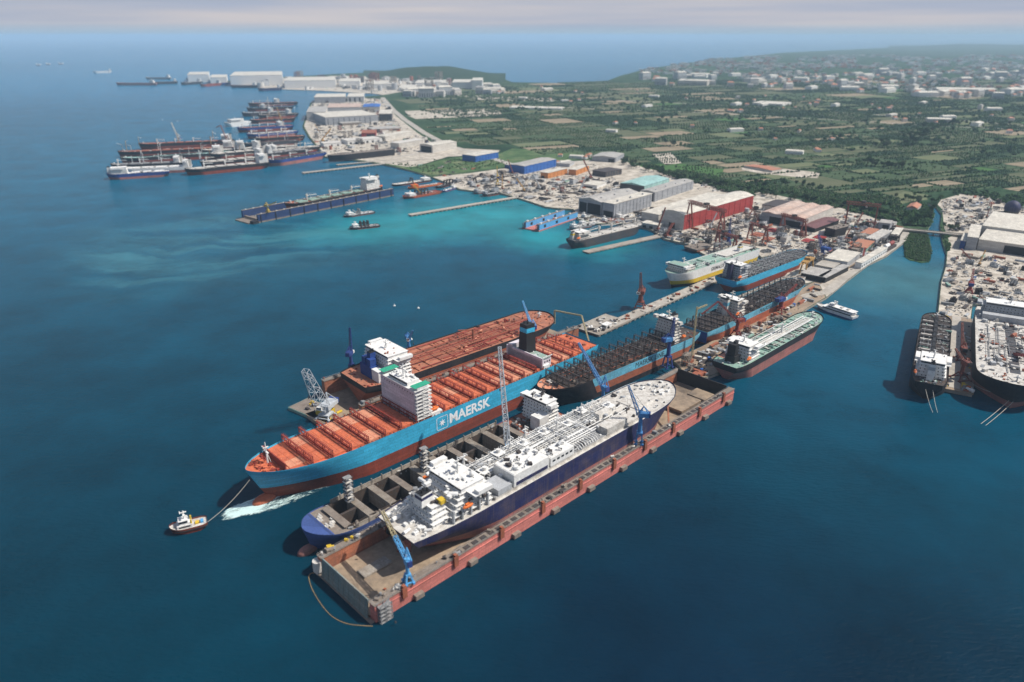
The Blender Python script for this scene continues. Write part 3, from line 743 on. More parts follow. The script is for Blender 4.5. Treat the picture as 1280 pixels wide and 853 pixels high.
# ---------------------------------------------------------------- cranes
def proj(p):
    d = Vector(p) - cam.location; w_ = d.y*math.cos(PITCH) - d.z*math.sin(PITCH); u_ = d.y*math.sin(PITCH) + d.z*math.cos(PITCH)
    return (640 + F_PX*d.x/w_, 426.5 - F_PX*u_/w_)
def crane(name, label, px, z0=None, h=14, boom=40, elev=60, az=0, col='craneblue', base='portal', bw=8, group=None, jib=0, cab=True, aframe=True, loc=None, tipcol=None, w=2.4, tower=3.0, mach='same', cat='crane', tip=None):
    """dockside luffing crane: portal, column, slewing house, A frame, lattice boom"""
    z0 = GZ if z0 is None else z0
    p = at(px[0], px[1], z0) if loc is None else Vector(loc)
    if tip:
        best = None; ft = Vector((p[0], p[1], p[2] + h + 3))
        for i in range(120):
            for j in range(5, 88, 2):
                a_, e_ = i*math.pi/60, R(j); q = ft + Vector((math.cos(a_)*math.cos(e_), math.sin(a_)*math.cos(e_), math.sin(e_)))*boom + Vector((math.cos(a_), math.sin(a_), 0))*tower*.6
                u_, v_ = proj(q); c_ = (u_-tip[0])**2 + (v_-tip[1])**2
                if best is None or c_ < best[0]: best = (c_, a_, j)
        az, elev = best[1], best[2]
    t = thing(name, label, cat, p, az, group)
    mb = MB(); hb = h * .42 if base == 'portal' else 1.2
    if base == 'portal':
        for sx in (-1, 1):
            for sy in (-1, 1): mb.bar((sx*bw/2, sy*bw/2, 0), (sx*tower*.6, sy*tower*.6, hb), 1.0); mb.cbox(sx*bw/2, sy*bw/2, 0, 2.6, 1.4, 1.2)
            mb.bar((sx*bw/2, -bw/2, 1), (sx*bw/2, bw/2, 1), .8)
        mb.cbox(0, 0, hb-.6, tower*1.6, tower*1.6, 1.4)
    else: mb.cyl(0, 0, 0, hb, bw/2, 12)
    mb.build('portal_base', col, t)
    MB(40).cyl(0, 0, hb, h, tower*.62, 12, r2=tower*.5).build('column', col, t)
    mb = MB(); mb.cyl(0, 0, h, h+.8, tower*.8, 12); mb.box(-tower*2.1, -tower*.8, h+.8, tower*.5, tower*.8, h+4.2)
    mb.build('machinery_house', col if mach == 'same' else mach, t)
    MB().box(-tower*2.5, -tower*.7, h+.8, -tower*2.1, tower*.7, h+4.6).build('counterweight', 'cranenavy' if col != 'cranerust' else 'dark', t)
    if cab:
        c = MB().box(tower*.5, -tower*.9, h+1, tower*.5+2.4, -tower*.1, h+3.6).build('cabin', 'white', t)
        MB().box(tower*.5+2.4, -tower*.8, h+2, tower*.5+2.5, -tower*.2, h+3.3).build('window', 'glass', c)
    top = Vector((-tower*.6, 0, h+4.2 + boom*.22))
    if aframe:
        mb = MB()
        for s in (-1, 1): mb.bar((tower*.3, s*tower*.7, h+4.2), top, .55); mb.bar((-tower*2, s*tower*.7, h+4.2), top, .55)
        mb.bar((tower*-.2, -tower*.4, h+4.2+boom*.1), (tower*-.2, tower*.4, h+4.2+boom*.1), .4)
        mb.build('a_frame', col, t)
    e = R(elev); foot = Vector((tower*.6, 0, h+3)); tip = foot + Vector((math.cos(e), 0, math.sin(e)))*boom
    n = max(6, int(boom/max(3, w*.8))); b_ = MB()
    if tipcol:
        mid = foot.lerp(tip, .45); b_.truss(foot, mid, w, w, n//2, .28)
        b_.build('boom', col, t); MB().truss(mid, tip, w, w*.8, n//2, .3, w2=w*.7).build('boom_tip', tipcol, t)
    else: b_.truss(foot, tip, w, w, n, .27, w2=w*.55, h2=w*.45).build('boom', col, t)
    end = tip
    if jib:
        jt = tip + Vector((math.cos(e-R(75)), 0, math.sin(e-R(75))))*jib
        MB().truss(tip - Vector((0,0,.2)), jt, w*.5, w*.5, max(3, int(jib/3)), .2).build('jib', col, t); end = jt
    mb = MB(); 
    if aframe: mb.bar(top, tip, .16); mb.bar(top, foot.lerp(tip, .6), .14)
    mb.build('stay', 'dark', t) if aframe else None
    dz = max(6, (end.z) * .45); MB().bar(end, end - Vector((0,0,dz)), .12).cbox(end.x, end.y, end.z-dz-1.2, .8, .8, 1.4).build('hook_cable', 'dark', t)
    return t
def gantry(label, pa, pb, h, col='cranerust', w=5, spread=9, z=None, group='red gantry cranes in the shipyard', over=4, name='gantry_crane', th=.32, trol=.5):
    z = GZ if z is None else z
    a = at(*pa, z); b = at(*pb, z); hd = heading(a, b); L = (b-a).length
    t = thing(name, label, 'gantry crane', a, hd, group)
    mb = MB()
    mb.truss((-over, -w*.42, h), (L+over, -w*.42, h), 1.6, w*.8, int(L/4), th); mb.truss((-over, w*.42, h), (L+over, w*.42, h), 1.6, w*.8, int(L/4), th)
    for k in range(int(L/8)+1): mb.bar((k*8, -w*.42, h), (k*8, w*.42, h), .5)
    mb.box(-over, -w*.5, h+w*.36, L+over, -w*.5+.9, h+w*.42); mb.build('girder', col, t)
    for x, lean in ((0, 0), (L, 0)):
        m = MB()
        for s in (-1, 1): m.bar((x, s*spread/2*2, 0), (x, s*w*.3, h-w*.3), 1.7); m.cbox(x, s*spread, 0, 2, 4.5, 1.4)
        m.bar((x, -spread*.62, h*.35), (x, spread*.62, h*.35), .8)
        m.build('leg', col, t)
    x = L*trol; MB().box(x-3, -w*.6, h+w*.42+.1, x+3, w*.6, h+w*.42+3).build('trolley', 'dark', t)
    c = MB().box(x+4, -1.5, h-w*.4-3, x+7, 1.5, h-w*.4).build('cabin', 'offwhite', t)
    MB().box(x+7, -1.2, h-w*.4-2.4, x+7.1, 1.2, h-w*.4-.8).build('window', 'glass', c)
    return t

AZ = lambda u0, v0, u1, v1: heading(at(u0, v0), at(u1, v1))

# ================================================================ floating dock in front
DF = at(470, 779, 0); DE = at(916, 501, 0)           # near wall water line, south corner -> far corner
dh = heading(DF, DE); DL = (DE - DF).length; DW = 60.0
dock = thing('floating_dock', 'long pink-sided floating dock in the foreground holding the blue and white gas carrier', 'floating dock', DF, dh)
# local frame: x along the dock, y to the far side, near wall at y 0
FZ, WZ = 2.2, 11.5
MB().box(0, .5, -1, DL, DW-.5, FZ-.3).build('pontoon', 'hullred', dock)
MB().box(-.5, 5.5, FZ-.3, DL-1, DW-5.5, FZ).build('dock_floor', 'dockfloor', dock)
def wing(y0, y1, near, x0=0, x1=DL):
    m = MB(); m.box(x0, y0, -1, x1, y1, WZ, 0); o = m.build('wing_wall', ['wingpink' if near else 'wingorange'], dock)
    s = MB(); s.box(x0-.3, y0-.4, WZ, x1+.3, y1+.4, WZ+.3); s.build('walkway', 'docktop', o)
    g = MB()
    for yy in (y0-.2, y1+.2):
        g.bar((x0, yy, WZ+1.3), (x1, yy, WZ+1.3), .12)
        k = x0
        while k < x1: g.bar((k, yy, WZ+.3), (k, yy, WZ+1.3), .12); k += 6
    for i in (0,): g.bar((x0, y0-.2, WZ+1.3), (x0, y1+.2, WZ+1.3), .12)
    g.build('railing', 'grey', o)
    return o
wn_ = wing(0, 5, True); wf_ = wing(DW-5, DW, False)
r = random.Random(5)
MB().box(.2, -.5, WZ-3.3, DL, 0, WZ-2.9).build('rubbing_strip', 'wingpink', wn_)
for k in range(10):                                   # fender boxes and mooring brackets on the near side
    x = 30 + k*37.5 if k else 26
    if x < DL-5: MB().box(x, -2.8, .6, x+6, 0, 3.6, 0).box(x+.6, -2.2, 1.2, x+5.4, -2.81, 2.6, 0).build('fender_platform', 'docktop', dock)
    x2 = 18 + k*38
    if x2 < DL-4: MB().box(x2, -1.5, WZ-5.5, x2+3.2, 0, WZ+1.6).cbox(x2+1.6, -.4, WZ+1.6, 2, 2, 1.4).build('mooring_bracket', 'redox', dock)
for k in range(46):                                   # hatches along the near wing top
    x = 60 + k*(DL-70)/46; MB().box(x, .9, WZ+.3, x+4.2, 3.9, WZ+.55).build('access_hatch', 'dark', wn_)
mb = MB()                                             # stair tower at the near corner
for k in range(5):
    zz = -.2 + k*2.6; mb.box(1.4, -3.4, zz, 9.4, -.05, zz+.3); mb.bar((2, -1.8, zz), (8.6, -1.8, zz+2.6), 1.1, .3)
for x in (1.6, 5.4, 9.2):
    for y in (-3.2, -.4): mb.bar((x, y, -1), (x, y, 12.2), .35)
mb.build('stair_tower', 'grey', dock)
MB().box(-2.8, 1, -1, -.2, DW+1, .5).build('end_sill', 'docktop', dock)
g = MB(); g.add([(-1.9,6,.4),(-1.9,DW-6,.4),(-.3,DW-6,WZ+1.2),(-.3,6,WZ+1.2),(-1.2,6,.4),(-1.2,DW-6,.4),(.4,DW-6,WZ+1.2),(.4,6,WZ+1.2)],
      [(0,3,2,1),(4,5,6,7),(0,1,5,4),(1,2,6,5),(2,3,7,6),(3,0,4,7)])
for k in range(9): y = 8 + k*5.5; g.bar((-2.0, y, .5), (-.4, y, WZ+1), .25)
g.build('end_gate', 'gate', dock)
MB().cyl(-1, DW-1.5, 2, 9, 3.2, 12).box(-3, DW-3, -1, -.6, DW+1, 2.4).build('corner_tower', 'offwhite', dock)
# far end bulkhead, dark and tall
g = MB(); g.box(DL-6, 5, FZ, DL-5, DW-5, 15); g.build('end_bulkhead', 'black', dock)
MB().box(14, DW-28, FZ, 34, DW-20, FZ+1.2).build('floor_platform', 'holdwall', dock)
for (x0, y0, x1, y1) in ((DL-60, 14, DL-30, 46), (DL-28, 12, DL-12, 30)):
    MB().box(x0, y0, FZ+2, x1, y1, FZ+4).box(x0+2, y0+2, FZ, x1-2, y1-2, FZ+2).build('floor_platform', 'dockfloor', dock)
for k in range(2): MB().tube([(48+k*42, DW-5.4, 7),(48+k*42, DW-7.2, 7)], 2.3, 12).build('fender', 'black', dock)
for k in range(58):                                   # keel blocks
    x = 62 + k*4.6; MB().box(x, 29, FZ, x+1.8, 34, FZ+2.2).build('keel_block', 'docktop', dock)
fittings(dock, 6, 60, 12, FZ, 1, 'dark', 31)
for i in range(60):
    x = r.uniform(4, DL-12); y = r.choice((r.uniform(7, 14), r.uniform(44, 53))) if x > 45 else r.uniform(8, 52)
    k = r.choice(('deck_locker','crate','steel_plate','tank')); q = r.uniform(.7, 1.6)
    inst(small(k, r.choice(('dark','docktop','grey','redox'))), k, dock, (x, y, FZ), r.uniform(0, 3), (q, q, q))
for i in range(90):                                   # gear on the far wing
    x = r.uniform(2, DL*.75); k = r.choice(('deck_locker','crate','vent','winch','bollard')); q = r.uniform(.7, 1.5)
    inst(small(k, r.choice(('dark','offwhite','grey','yellow','docktop'))), k, dock, (x, r.uniform(DW-4.3, DW-.7), WZ+.3), r.uniform(0, 3), (q, q, q))
for i in range(40):
    x = r.uniform(2, 60) if i < 22 else r.uniform(60, DL); k = r.choice(('deck_locker','crate','vent','winch','bollard')); q = r.uniform(.7, 1.4)
    inst(small(k, r.choice(('dark','offwhite','grey','docktop'))), k, dock, (x, r.uniform(.8, 4.4), WZ+.3), r.uniform(0, 3), (q, q, q))

# ================================================================ gas carrier in the dock
loc, hd, L = frame((496, 663), (842, 479), 28)
dn = dh; off = 30.5
st = at(500, 668, 26)
lx = (st - DF).x*math.cos(dh) + (st - DF).y*math.sin(dh)
be = at(838, 478, 28); bxl = (be - DF).x*math.cos(dh) + (be - DF).y*math.sin(dh)
gx0, L = lx, bxl - lx
loc = Vector((DF.x + gx0*math.cos(dh) - off*math.sin(dh), DF.y + gx0*math.sin(dh) + off*math.cos(dh), FZ + 2.2))
gc = thing('gas_carrier', 'navy and white liquefied gas carrier standing dry inside the pink floating dock', 'ship', loc, dh)
GD = 21.5
HG = HullForm(L, 46, [(8.0, 0), (GD, 1)], bowt=.80, sternt=.2, transom=.8, transomw=.02, full=1.1, rake=8, srake=16, sheer=2.0, keel=0, bulwark=1.0)
HG.hull(parent=gc, mats=['hullpink', 'navy'])
HG.deck('tank', gc)
MB().add([(14,-20,0.02),(L-22,-20,.02),(L-22,20,.02),(14,20,.02)], [(0,3,2,1)]) 
bulb(gc, L, L-10, 4.2, 12, 4, 4.4, 'hullpink')
MB().cbox(7, 0, .3, 7, 1.1, 11).build('rudder', 'hullpink', gc)
zd = GD
def poly_deckhouse(x0, x1, hw, z0, h, mat, name='cargo_tank_cover', ch=2.5):
    m = MB(); m.add([(x0,-hw,z0),(x1,-hw,z0),(x1,hw,z0),(x0,hw,z0),(x0+ch,-hw+ch,z0+h),(x1-ch,-hw+ch,z0+h),(x1-ch,hw-ch,z0+h),(x0+ch,hw-ch,z0+h)],
          [(4,5,6,7),(0,1,5,4),(1,2,6,5),(2,3,7,6),(3,0,4,7)]); return m.build(name, mat, gc)
# accommodation near the stern
z1, a, b, c, o = house(gc, 30, 62, 18.5, zd, 5, 'white', (2.2, .4, .9))
bridge_top(gc, 40, 58, 15, 24, z1, 'white')
mast(gc, 50, 0, z1+3.4, 12)
z2, *_ = house(gc, 17, 29.5, 15, zd, 4, 'white', (1, 0, 1.4))
funnel(gc, 20.5, -3, z2, 10, 8, 8, 'white', 'navy', 'black', .55, .25)
MB().box(26, -12.5, z2, 30, -8, z2+2.6).build('tank', 'yellow', gc)
for k in range(6): MB().bar((4+k*2.4, 14-k*1.2, zd+.2),(11+k*2.2, 10-k*1.5, zd+6+k*.5), .5).bar((4+k*2.4, 14-k*1.2, zd+.2),(5+k*2.4, 8-k, zd+4), .35).build('stern_frame', 'white', gc)
mast(gc, 62, 8, z1, 9)
MB(40).sphere((54, -9, z1+5.2), 1.8, 1.8, 1.8, 10, 6).build('radome', 'white', gc)
lifeboat(gc, 40, -21, zd+7, 'lifeorange'); lifeboat(gc, 40, 21, zd+7, 'lifeorange')
fittings(gc, 3, 28, 18, zd, 34, ('white','white','dark'), 41); winches(gc, (3, 16), 15, zd, 'white', 6, 6)
fittings(gc, 40, 58, 14, z1+3.4, 22, 'white', 42, (.6, 2)); fittings(gc, 30, 44, 16, z1, 16, 'white', 43)
# trunk deck with machinery
MB().box(64, -20, zd, L-62, 20, zd+2.6).build('trunk_deck', 'tank', gc)
TZ = zd + 2.6
MB().box(80, -20.5, TZ, 113, -1, TZ+9).box(80.5, -20, TZ+9, 112.5, -1.5, TZ+9.3).build('machinery_house', 'white', gc)
g = MB(); g.box(82, -20.62, TZ+.4, 112, -20.5, TZ+3); g.build('window_band', 'navy', gc)
MB().box(115, -20.5, TZ, 139, -9, TZ+6.5).box(116, -20, TZ+6.5, 138, -9.5, TZ+6.8).build('machinery_house', 'white', gc)
g = MB(); 
for k in range(5): g.box(117+k*4.4, -20.62, TZ+3, 119.6+k*4.4, -20.5, TZ+4.4)
g.build('window_band', 'glass', gc)
poly_deckhouse(186, 205, 5, TZ, 5, 'tank', 'cargo_tank_cover')
MB().box(176, -20.5, TZ, 200, -11, TZ+5).build('compressor_house', 'tank', gc)
MB().box(66, -20.5, TZ, 78, -6, TZ+4).build('deck_store', 'lgrey', gc)
r = random.Random(99)
for k in range(9):                                    # manifold crossings
    x = 144 + k*2.6; m = MB(); m.tube([(x,-21,TZ+1),(x,-19,TZ+3.0),(x,-3,TZ+3.2)], .42, 6); m.build('loading_arm', 'white', gc)
for k in range(14):                                   # long pipe runs on trestles
    y = -1 + k*1.4; x0 = r.uniform(66, 90); x1 = r.uniform(190, L-70)
    MB().tube([(x0,y,TZ+2.2+.5*(k%3)),(x1,y,TZ+2.2+.5*(k%3))], .34, 6).build('pipe_run', r.choice(('white','white','lgrey')), gc)
for k in range(24):
    x = 70 + k*5.9; MB().bar((x,-2,TZ+2),(x,19,TZ+2),.45).bar((x,-2,TZ),(x,-2,TZ+4),.4).bar((x,8,TZ),(x,8,TZ+5),.4).bar((x,19,TZ),(x,19,TZ+4),.4).bar((x,-2,TZ+4),(x,19,TZ+4),.3).build('pipe_trestle', 'white', gc)
for k in range(7):
    x = 76 + k*22; y = r.uniform(2, 14); MB().box(x-4, y-4, TZ+3.6, x+4, y+4, TZ+4.0).bar((x-4,y-4,TZ),(x-4,y-4,TZ+5),.3).bar((x+4,y+4,TZ),(x+4,y+4,TZ+5),.3).bar((x-4,y+4,TZ),(x-4,y+4,TZ+5),.3).bar((x+4,y-4,TZ),(x+4,y-4,TZ+5),.3).cyl(x, y, TZ+4, TZ+6.5, 1.6, 10).build('pump_platform', 'white', gc)
for i in range(70):                                   # dark and grey gear breaking up the pale roofs
    q = r.uniform(.7, 1.6); k = r.choice(('vent','crate','hose_reel','deck_locker','tank')); area = r.choice((0, 0, 1, 2, 3))
    if area == 0: x, y, z = r.uniform(82, 111), r.uniform(-19, -3), TZ+9.3
    elif area == 1: x, y, z = r.uniform(117, 137), r.uniform(-19, -11), TZ+6.8
    elif area == 2: x, y, z = r.uniform(66, L-64), r.uniform(-20.5, -1), TZ
    else: x, y, z = r.uniform(18, 29), r.uniform(-12, 12), z2
    inst(small(k, r.choice(('dark','grey','lgrey','white'))), k, gc, (x, y, z), r.uniform(0, 3), (q, q, q))
for k in range(8):                                    # open galleries down the near side of the deck house
    MB().box(31+k*3.8, -19.6, zd+1+(k%4)*2.9, 33.6+k*3.8, -18.4, zd+2.6+(k%4)*2.9).build('gallery_opening', 'dark', gc)
for k in range(5): MB().box(29+k*7, -20.4, zd, 30+k*7, -18.6, zd+9).build('stair_trunk', 'lgrey', gc)
MB().box(63, -20, zd+2.6, 78.5, 20, zd+2.75).build('grated_deck', 'grey', gc)
MB().box(140, -20, TZ, 175, 0, TZ+.12).build('grated_deck', 'grey', gc)
for x, y, h in ((108, 12, 14), (150, 6, 19), (182, 10, 13), (128, 17, 12)): mast(gc, x, y, TZ, h)
fittings(gc, 66, L-66, 19, TZ, 90, ('white','lgrey','grey','dark','dark'), 44, (.8, 3.4), pipes=60, pmat='white')
fittings(gc, 66, L-70, 19, TZ+3.0, 40, ('white','lgrey'), 45, (.6, 2.4), pipes=26, pmat='white')
poly_deckhouse(L-60, L-30, 11, zd, 1.6, 'tank', 'trunk_cover', 1)
fittings(gc, L-60, L-5, lambda x: max(1, HG.half(x)-3), HG.zd, 60, ('white','grey','lgrey','dark'), 46, (.6, 2)); winches(gc, (L-30, L-9), 12, HG.zd, 'white', 8, 47)
for s in (-1, 1):
    m = MB()
    for k in range(60):
        x = 30 + k*(L-50)/60; x2 = x + (L-50)/60
        m.bar((x, s*(HG.half(x)-.3), HG.zd(x)+1.1), (x2, s*(HG.half(x2)-.3), HG.zd(x2)+1.1), .18)
    m.build('railing', 'white', gc)
mb = MB(); mb.bar((L-8, -5, 14), (L-34, -26, -1), 1.4); mb.build('access_ramp', 'wingorange', gc)

# cranes riding on the dock walls
def on_dock(x, y, z): return Vector((DF.x + x*math.cos(dh) - y*math.sin(dh), DF.y + x*math.sin(dh) + y*math.cos(dh), z))
def dock_x(u, v, z):
    d = at(u, v, z) - DF; return d.x*math.cos(dh) + d.y*math.sin(dh)
W3 = WZ + .3
crane('dock_crane', 'light blue crane with yellow boom tip on the near dock wall by the grey gate', None, loc=on_dock(dock_x(510, 728, WZ), 2.5, W3), h=13, boom=36, tip=(479, 641), col='cranelb', bw=4.6, tipcol='craneolive', w=2.2, tower=2.0)
crane('dock_crane', 'blue crane on the near dock wall reaching over the bow of the white-decked gas carrier', None, loc=on_dock(dock_x(800, 556, WZ), 2.5, W3), h=23, boom=24, elev=68, az=R(170), col='craneblue', bw=4.6, w=2.6, tower=2.8)
crane('dock_crane', 'tall pale lattice crane between bulk hull and gas carrier, its boom nearly upright', None, loc=on_dock(dock_x(614, 562, WZ), DW-2.5, W3), h=8, boom=72, tip=(624, 415), col='cranegrey', bw=4.6, w=4.0, tower=2.4, mach='cranelb')
crane('dock_crane', 'blue crane behind the gas carrier with its boom pointing up left at the red hatches', None, loc=on_dock(dock_x(753, 512, WZ), DW-2.5, W3), h=18, boom=44, tip=(723, 429), col='craneblue', bw=4.6, w=2.6, tower=2.4)
# ================================================================ open-hold hull beside the dock
def dock_xy(u, v, z):
    d = at(u, v, z) - DF; return d.x*math.cos(dh) + d.y*math.sin(dh), -d.x*math.sin(dh) + d.y*math.cos(dh)
bxx, byy = dock_xy(362, 652, 14); sxx, syy = dock_xy(686, 511, 12)
Bc = 36; cy = DW + 2.5 + Bc/2
loc = on_dock(sxx, cy, 0)
bh = thing('bulk_carrier_hull', 'gutted hull with rounded soft-blue bow and open holds, moored along the far dock wall', 'ship', loc, dh + math.pi)
LB = sxx - bxx; HB = HullForm(LB, Bc, [(3.5, 0), (13, 1)], bowt=.86, sternt=.12, transom=.8, full=1.3, rake=5, srake=8, sheer=3.5, bulwark=.8)
HB.hull(parent=bh, mats=['blue', 'bowblue'])
bulb(bh, LB, LB-1, .8, 7, 3.6, 3.9, 'hullpink')
HB.deck('bowblue', bh, 'forecastle_deck', t0=.945, dz=.75, inset=.3)
HB.deck('redox', bh, 'stern_deck', t1=.22)
HB.deck('docktop', bh, 'fore_deck', t0=.90, t1=.945)
x0h, x1h = .22*LB, .90*LB; zz = 13
MB().box(x0h, -Bc/2+.6, 1.5, x1h, Bc/2-.6, 2).build('hold_floor', 'opening', bh)
for s in (-1, 1):
    MB().box(x0h, s*(Bc/2-4.2), zz-.2, x1h, s*(Bc/2-.3), zz+.2).build('side_deck', 'docktop', bh)
    MB().box(x0h, s*(Bc/2-4.4), 2, x1h, s*(Bc/2-4.2), zz+2.6).build('hold_side', 'holddark', bh)
    m = MB(); k = x0h+2
    while k < x1h-8:
        m.box(k, s*(Bc/2-1.2), zz+.2, k+7.4, s*(Bc/2-.8), zz+3.6); m.box(k-.5, s*(Bc/2-1.6), zz, k-.1, s*(Bc/2-.4), zz+5); m.bar((k, s*(Bc/2-1), zz+1), (k+8.4, s*(Bc/2-1), zz+1), .3); k += 8.4
    m.build('coaming_frame', 'holdwall', bh)
nb = 9
for i in range(nb + 1):
    x = lerp(x0h, x1h, i/nb)
    MB().box(x-1.6, -Bc/2+4.4, 3, x+1.6, Bc/2-4.4, zz+2.2).box(x-2.6, -Bc/2+4.2, zz+2.2, x+2.6, Bc/2-4.2, zz+2.5).build('cross_deck', 'holdwall' if i % 3 else 'docktop', bh)
    if i < nb and i % 2 == 0: MB().box(x+2.7, -1, 3, lerp(x0h, x1h, (i+1)/nb)-2.7, 1, zz+2.0).build('centre_bulkhead', 'holddark', bh)
    if i < nb:
        for k in range(3): MB().box(x+5+k*5, -Bc/2+4.6, 3+k, x+5.7+k*5, Bc/2-4.6, 3.6+k*1.2).build('hold_beam', 'holddark', bh)
z1, a, b, c, o = house(bh, .055*LB, .11*LB, 14, zz, 6, 'white', (.2, .2, .2))
bridge_top(bh, .06*LB, .11*LB, 12, 17, z1); mast(bh, .075*LB, 0, z1+3.4, 8, 'dark')
fittings(bh, .06*LB, .11*LB, 10, z1+3.4, 12, ('dark','grey'), 61)
MB().box(.11*LB, 5, zz, .155*LB, 15, zz+12).build('superstructure', 'white', bh)
fittings(bh, .12*LB, .21*LB, 14, zz, 50, ('docktop','grey','dark','offwhite'), 62)
for s in (-1, 1): fittings(bh, x0h, x1h, 1.6, zz+.2, 1, 'dark', 63)
for i in range(90):
    x = random.uniform(x0h, x1h); y = random.choice((-1, 1))*random.uniform(Bc/2-3.9, Bc/2-1.8); q = random.uniform(.6, 1.4)
    k = random.choice(('crate','deck_locker','tank','steel_plate','vent')); inst(small(k, random.choice(('grey','docktop','offwhite','dark'))), k, bh, (x, y, zz+.2), random.uniform(0,3), (q,q,q))
winches(bh, (.905*LB, .94*LB), 12, lambda x: HB.zd(x), 'offwhite', 8, 64)
for n_, (u, v) in enumerate(((437, 626), (531, 588))):
    p = at(u, v, 15.5)
    t = thing('stair_tower', ('dark scaffold stair tower near the rounded blue bow of the gutted hull', 'dark scaffold stair tower beside the open holds, left of the gas carrier bridge')[n_], 'stair tower', (p.x, p.y, 13.2 + (2.3 if n_ else 2.3)), dh)
    for s in (-1, 1):
        m = MB()
        for q in (-1, 1): m.bar((s*2.4, q*2, 0), (s*2.4, q*2, 19), .35)
        for k in range(7): m.bar((s*2.4, -2, k*3), (s*2.4, 2, k*3), .3)
        m.build('side_frame', 'dark', t)
    for k in range(7): MB().box(-2.6, -2.2, k*2.9+.4, 2.6, 2.2, k*2.9+.9).build('landing', 'offwhite' if k % 2 else 'grey', t)
    for k in range(6): MB().bar((-2, (k%2-.5)*2, k*2.9+.8), (2, (k%2-.5)*2, k*2.9+3.3), .9, .3).build('stair_flight', 'dark', t)
p = at(565, 560, 6)

# ================================================================ generic freighter
def freighter(name, label, stern, bow, z, B, lv, mats, deck, kind='bulk', drop=0, house_at=.06, house_l=.08, tiers=5, hm='white', fun=('navy', None), group=None, cat='ship', detail=1, seed=1, n=30, dm=None, gear=None, bulbmat=None, hkw={}, text=None, near=1, bowm=None, hcols=2, lh=6, lmat='dark', nlb=10, gearmat=('white','grey','dark','offwhite')):
    loc, hd, L = frame(stern, bow, z + drop, drop)
    t = thing(name, label, cat, loc, hd, group)
    H = HullForm(L, B, [(q, i) for i, q in enumerate(lv)], **{**dict(bowt=.82, sternt=.12, transom=.75, full=.9, rake=6, srake=5, sheer=2.5), **hkw})
    H.hull(parent=t, mats=mats, bowm=bowm); H.deck(deck, t); zd = lv[-1]
    hx0, hx1 = house_at*L, (house_at+house_l)*L
    if bulbmat: bulb(t, L, L-3, .5, 5, 2.4, 2.8, bulbmat)
    if tiers:
        z1, a, b, c, o = house(t, hx0, hx1, B*.40, zd, tiers, hm, (.4, .2, .5), win=detail > 0)
        bridge_top(t, a, b, c, B*.5, z1, hm); mast(t, (a+b)/2, 0, z1+3.4, 8 if detail else 6, hm)
        if fun: funnel(t, hx0-3 if house_at < .5 else hx1+4, 0, zd, min(7, B*.25), min(6, B*.22), tiers*3+4, fun[0], fun[1])
        if detail: fittings(t, a, b, c, z1+3.4, 8, gearmat[0], seed+5, (.5, 1.4)); lifeboat(t, hx0-2, B*.42*near, zd+3, 'lifeorange')
    c0, c1 = (hx1 + 4, .9*L) if house_at < .5 else (.08*L, hx0-4)
    if kind == 'bulk':
        nh = max(3, int((c1-c0)/24)); w_ = (c1-c0)/nh
        for i in range(nh): hatch(t, c0+i*w_+3, c0+(i+1)*w_-3, B*.30, zd, hcols, [dm or deck], seed+i, 2.0)
        if gear:
            for i in range(0, nh, 1 if nh < 5 else 2):
                x = c0+(i+1)*w_; m = MB(); m.cyl(x, 0, zd, zd+11, 1.3, 8); m.box(x-1.6, -1.6, zd+8, x+1.6, 1.6, zd+12); m.bar((x, 0, zd+10), (x-w_*.85, 0, zd+(13 if i % 2 else 9)), 1.0); m.bar((x,0,zd+14),(x-w_*.8,0,zd+11),.25); m.bar((x,0,zd+11),(x,0,zd+14),.7); m.build('deck_crane', gear, t)
    elif kind == 'container':
        w_ = (c1-c0)/nlb
        MB().box(c0, -B*.42, zd-.02, c1, B*.42, zd+.4).build('hold_floor', dm or 'holddark', t)
        for i in range(nlb+1):
            x = c0+i*w_; hw = min(B*.46, H.half(x)-1)
            lashing_bridge(t, x, hw, zd, lh, lmat, 4)
            if i < nlb and (i*7+seed) % 3 != 0: hatch(t, x+2, x+w_-2, hw-2, zd+.4, 3, [dm or 'holddark', 'holddark'], seed+i, 1.2)
    elif kind == 'tanker':
        for k in range(5):
            y = (-2+k)*B*.05; MB().tube([(c0+2, y, zd+1.8),(c1, y, zd+1.8)], .4, 6).build('pipe_run', gearmat[k % 2], t)
        xm = (c0+c1)/2
        for k in range(4): MB().tube([(xm-5+k*3, -B*.42, zd+1.4),(xm-5+k*3, B*.42, zd+1.4)], .4, 6).build('manifold_pipe', gearmat[k % 2], t)
        for s in (-1, 1): MB().bar((c0, s*B*.17, zd+2.4),(c1, s*B*.17, zd+2.4), 1.2, .3).build('catwalk', gearmat[0], t)
        for k in range(12):
            x = lerp(c0+3, c1-4, k/11); MB().box(x-.2, -B*.44, zd, x+.2, B*.44, zd+.9).build('deck_frame', dm or deck, t)
        m = MB(); m.cyl(xm+2, 0, zd, zd+12, 1, 8); m.bar((xm+2,0,zd+11),(xm-14,3,zd+14),.9); m.build('hose_crane', gearmat[0], t)
    fittings(t, c0, c1, lambda x: max(1, min(B*.44, H.half(x)-1)), zd + (.4 if kind == 'container' else .1), n, gearmat, seed, (.7, 2.4), pipes=n//4, pmat=gearmat[1])
    fittings(t, c1, L-4, lambda x: max(.6, H.half(x)-2), H.zd, n//3, gearmat, seed+1, (.6, 1.6))
    fittings(t, 2, hx0 if house_at < .5 else c0, lambda x: H.half(x)-2, zd, n//3, gearmat, seed+2, (.6, 1.6))
    mast(t, .945*L, 0, H.zd(.945*L), 6 if detail else 5, hm)
    if text:
        tx, sz, mt, xf, zt = text; side_text(tx, sz, mt, t, xf*L, near*(B/2+.06), zt, near < 0)
    return t, H, L
def lev(*a): return list(a)

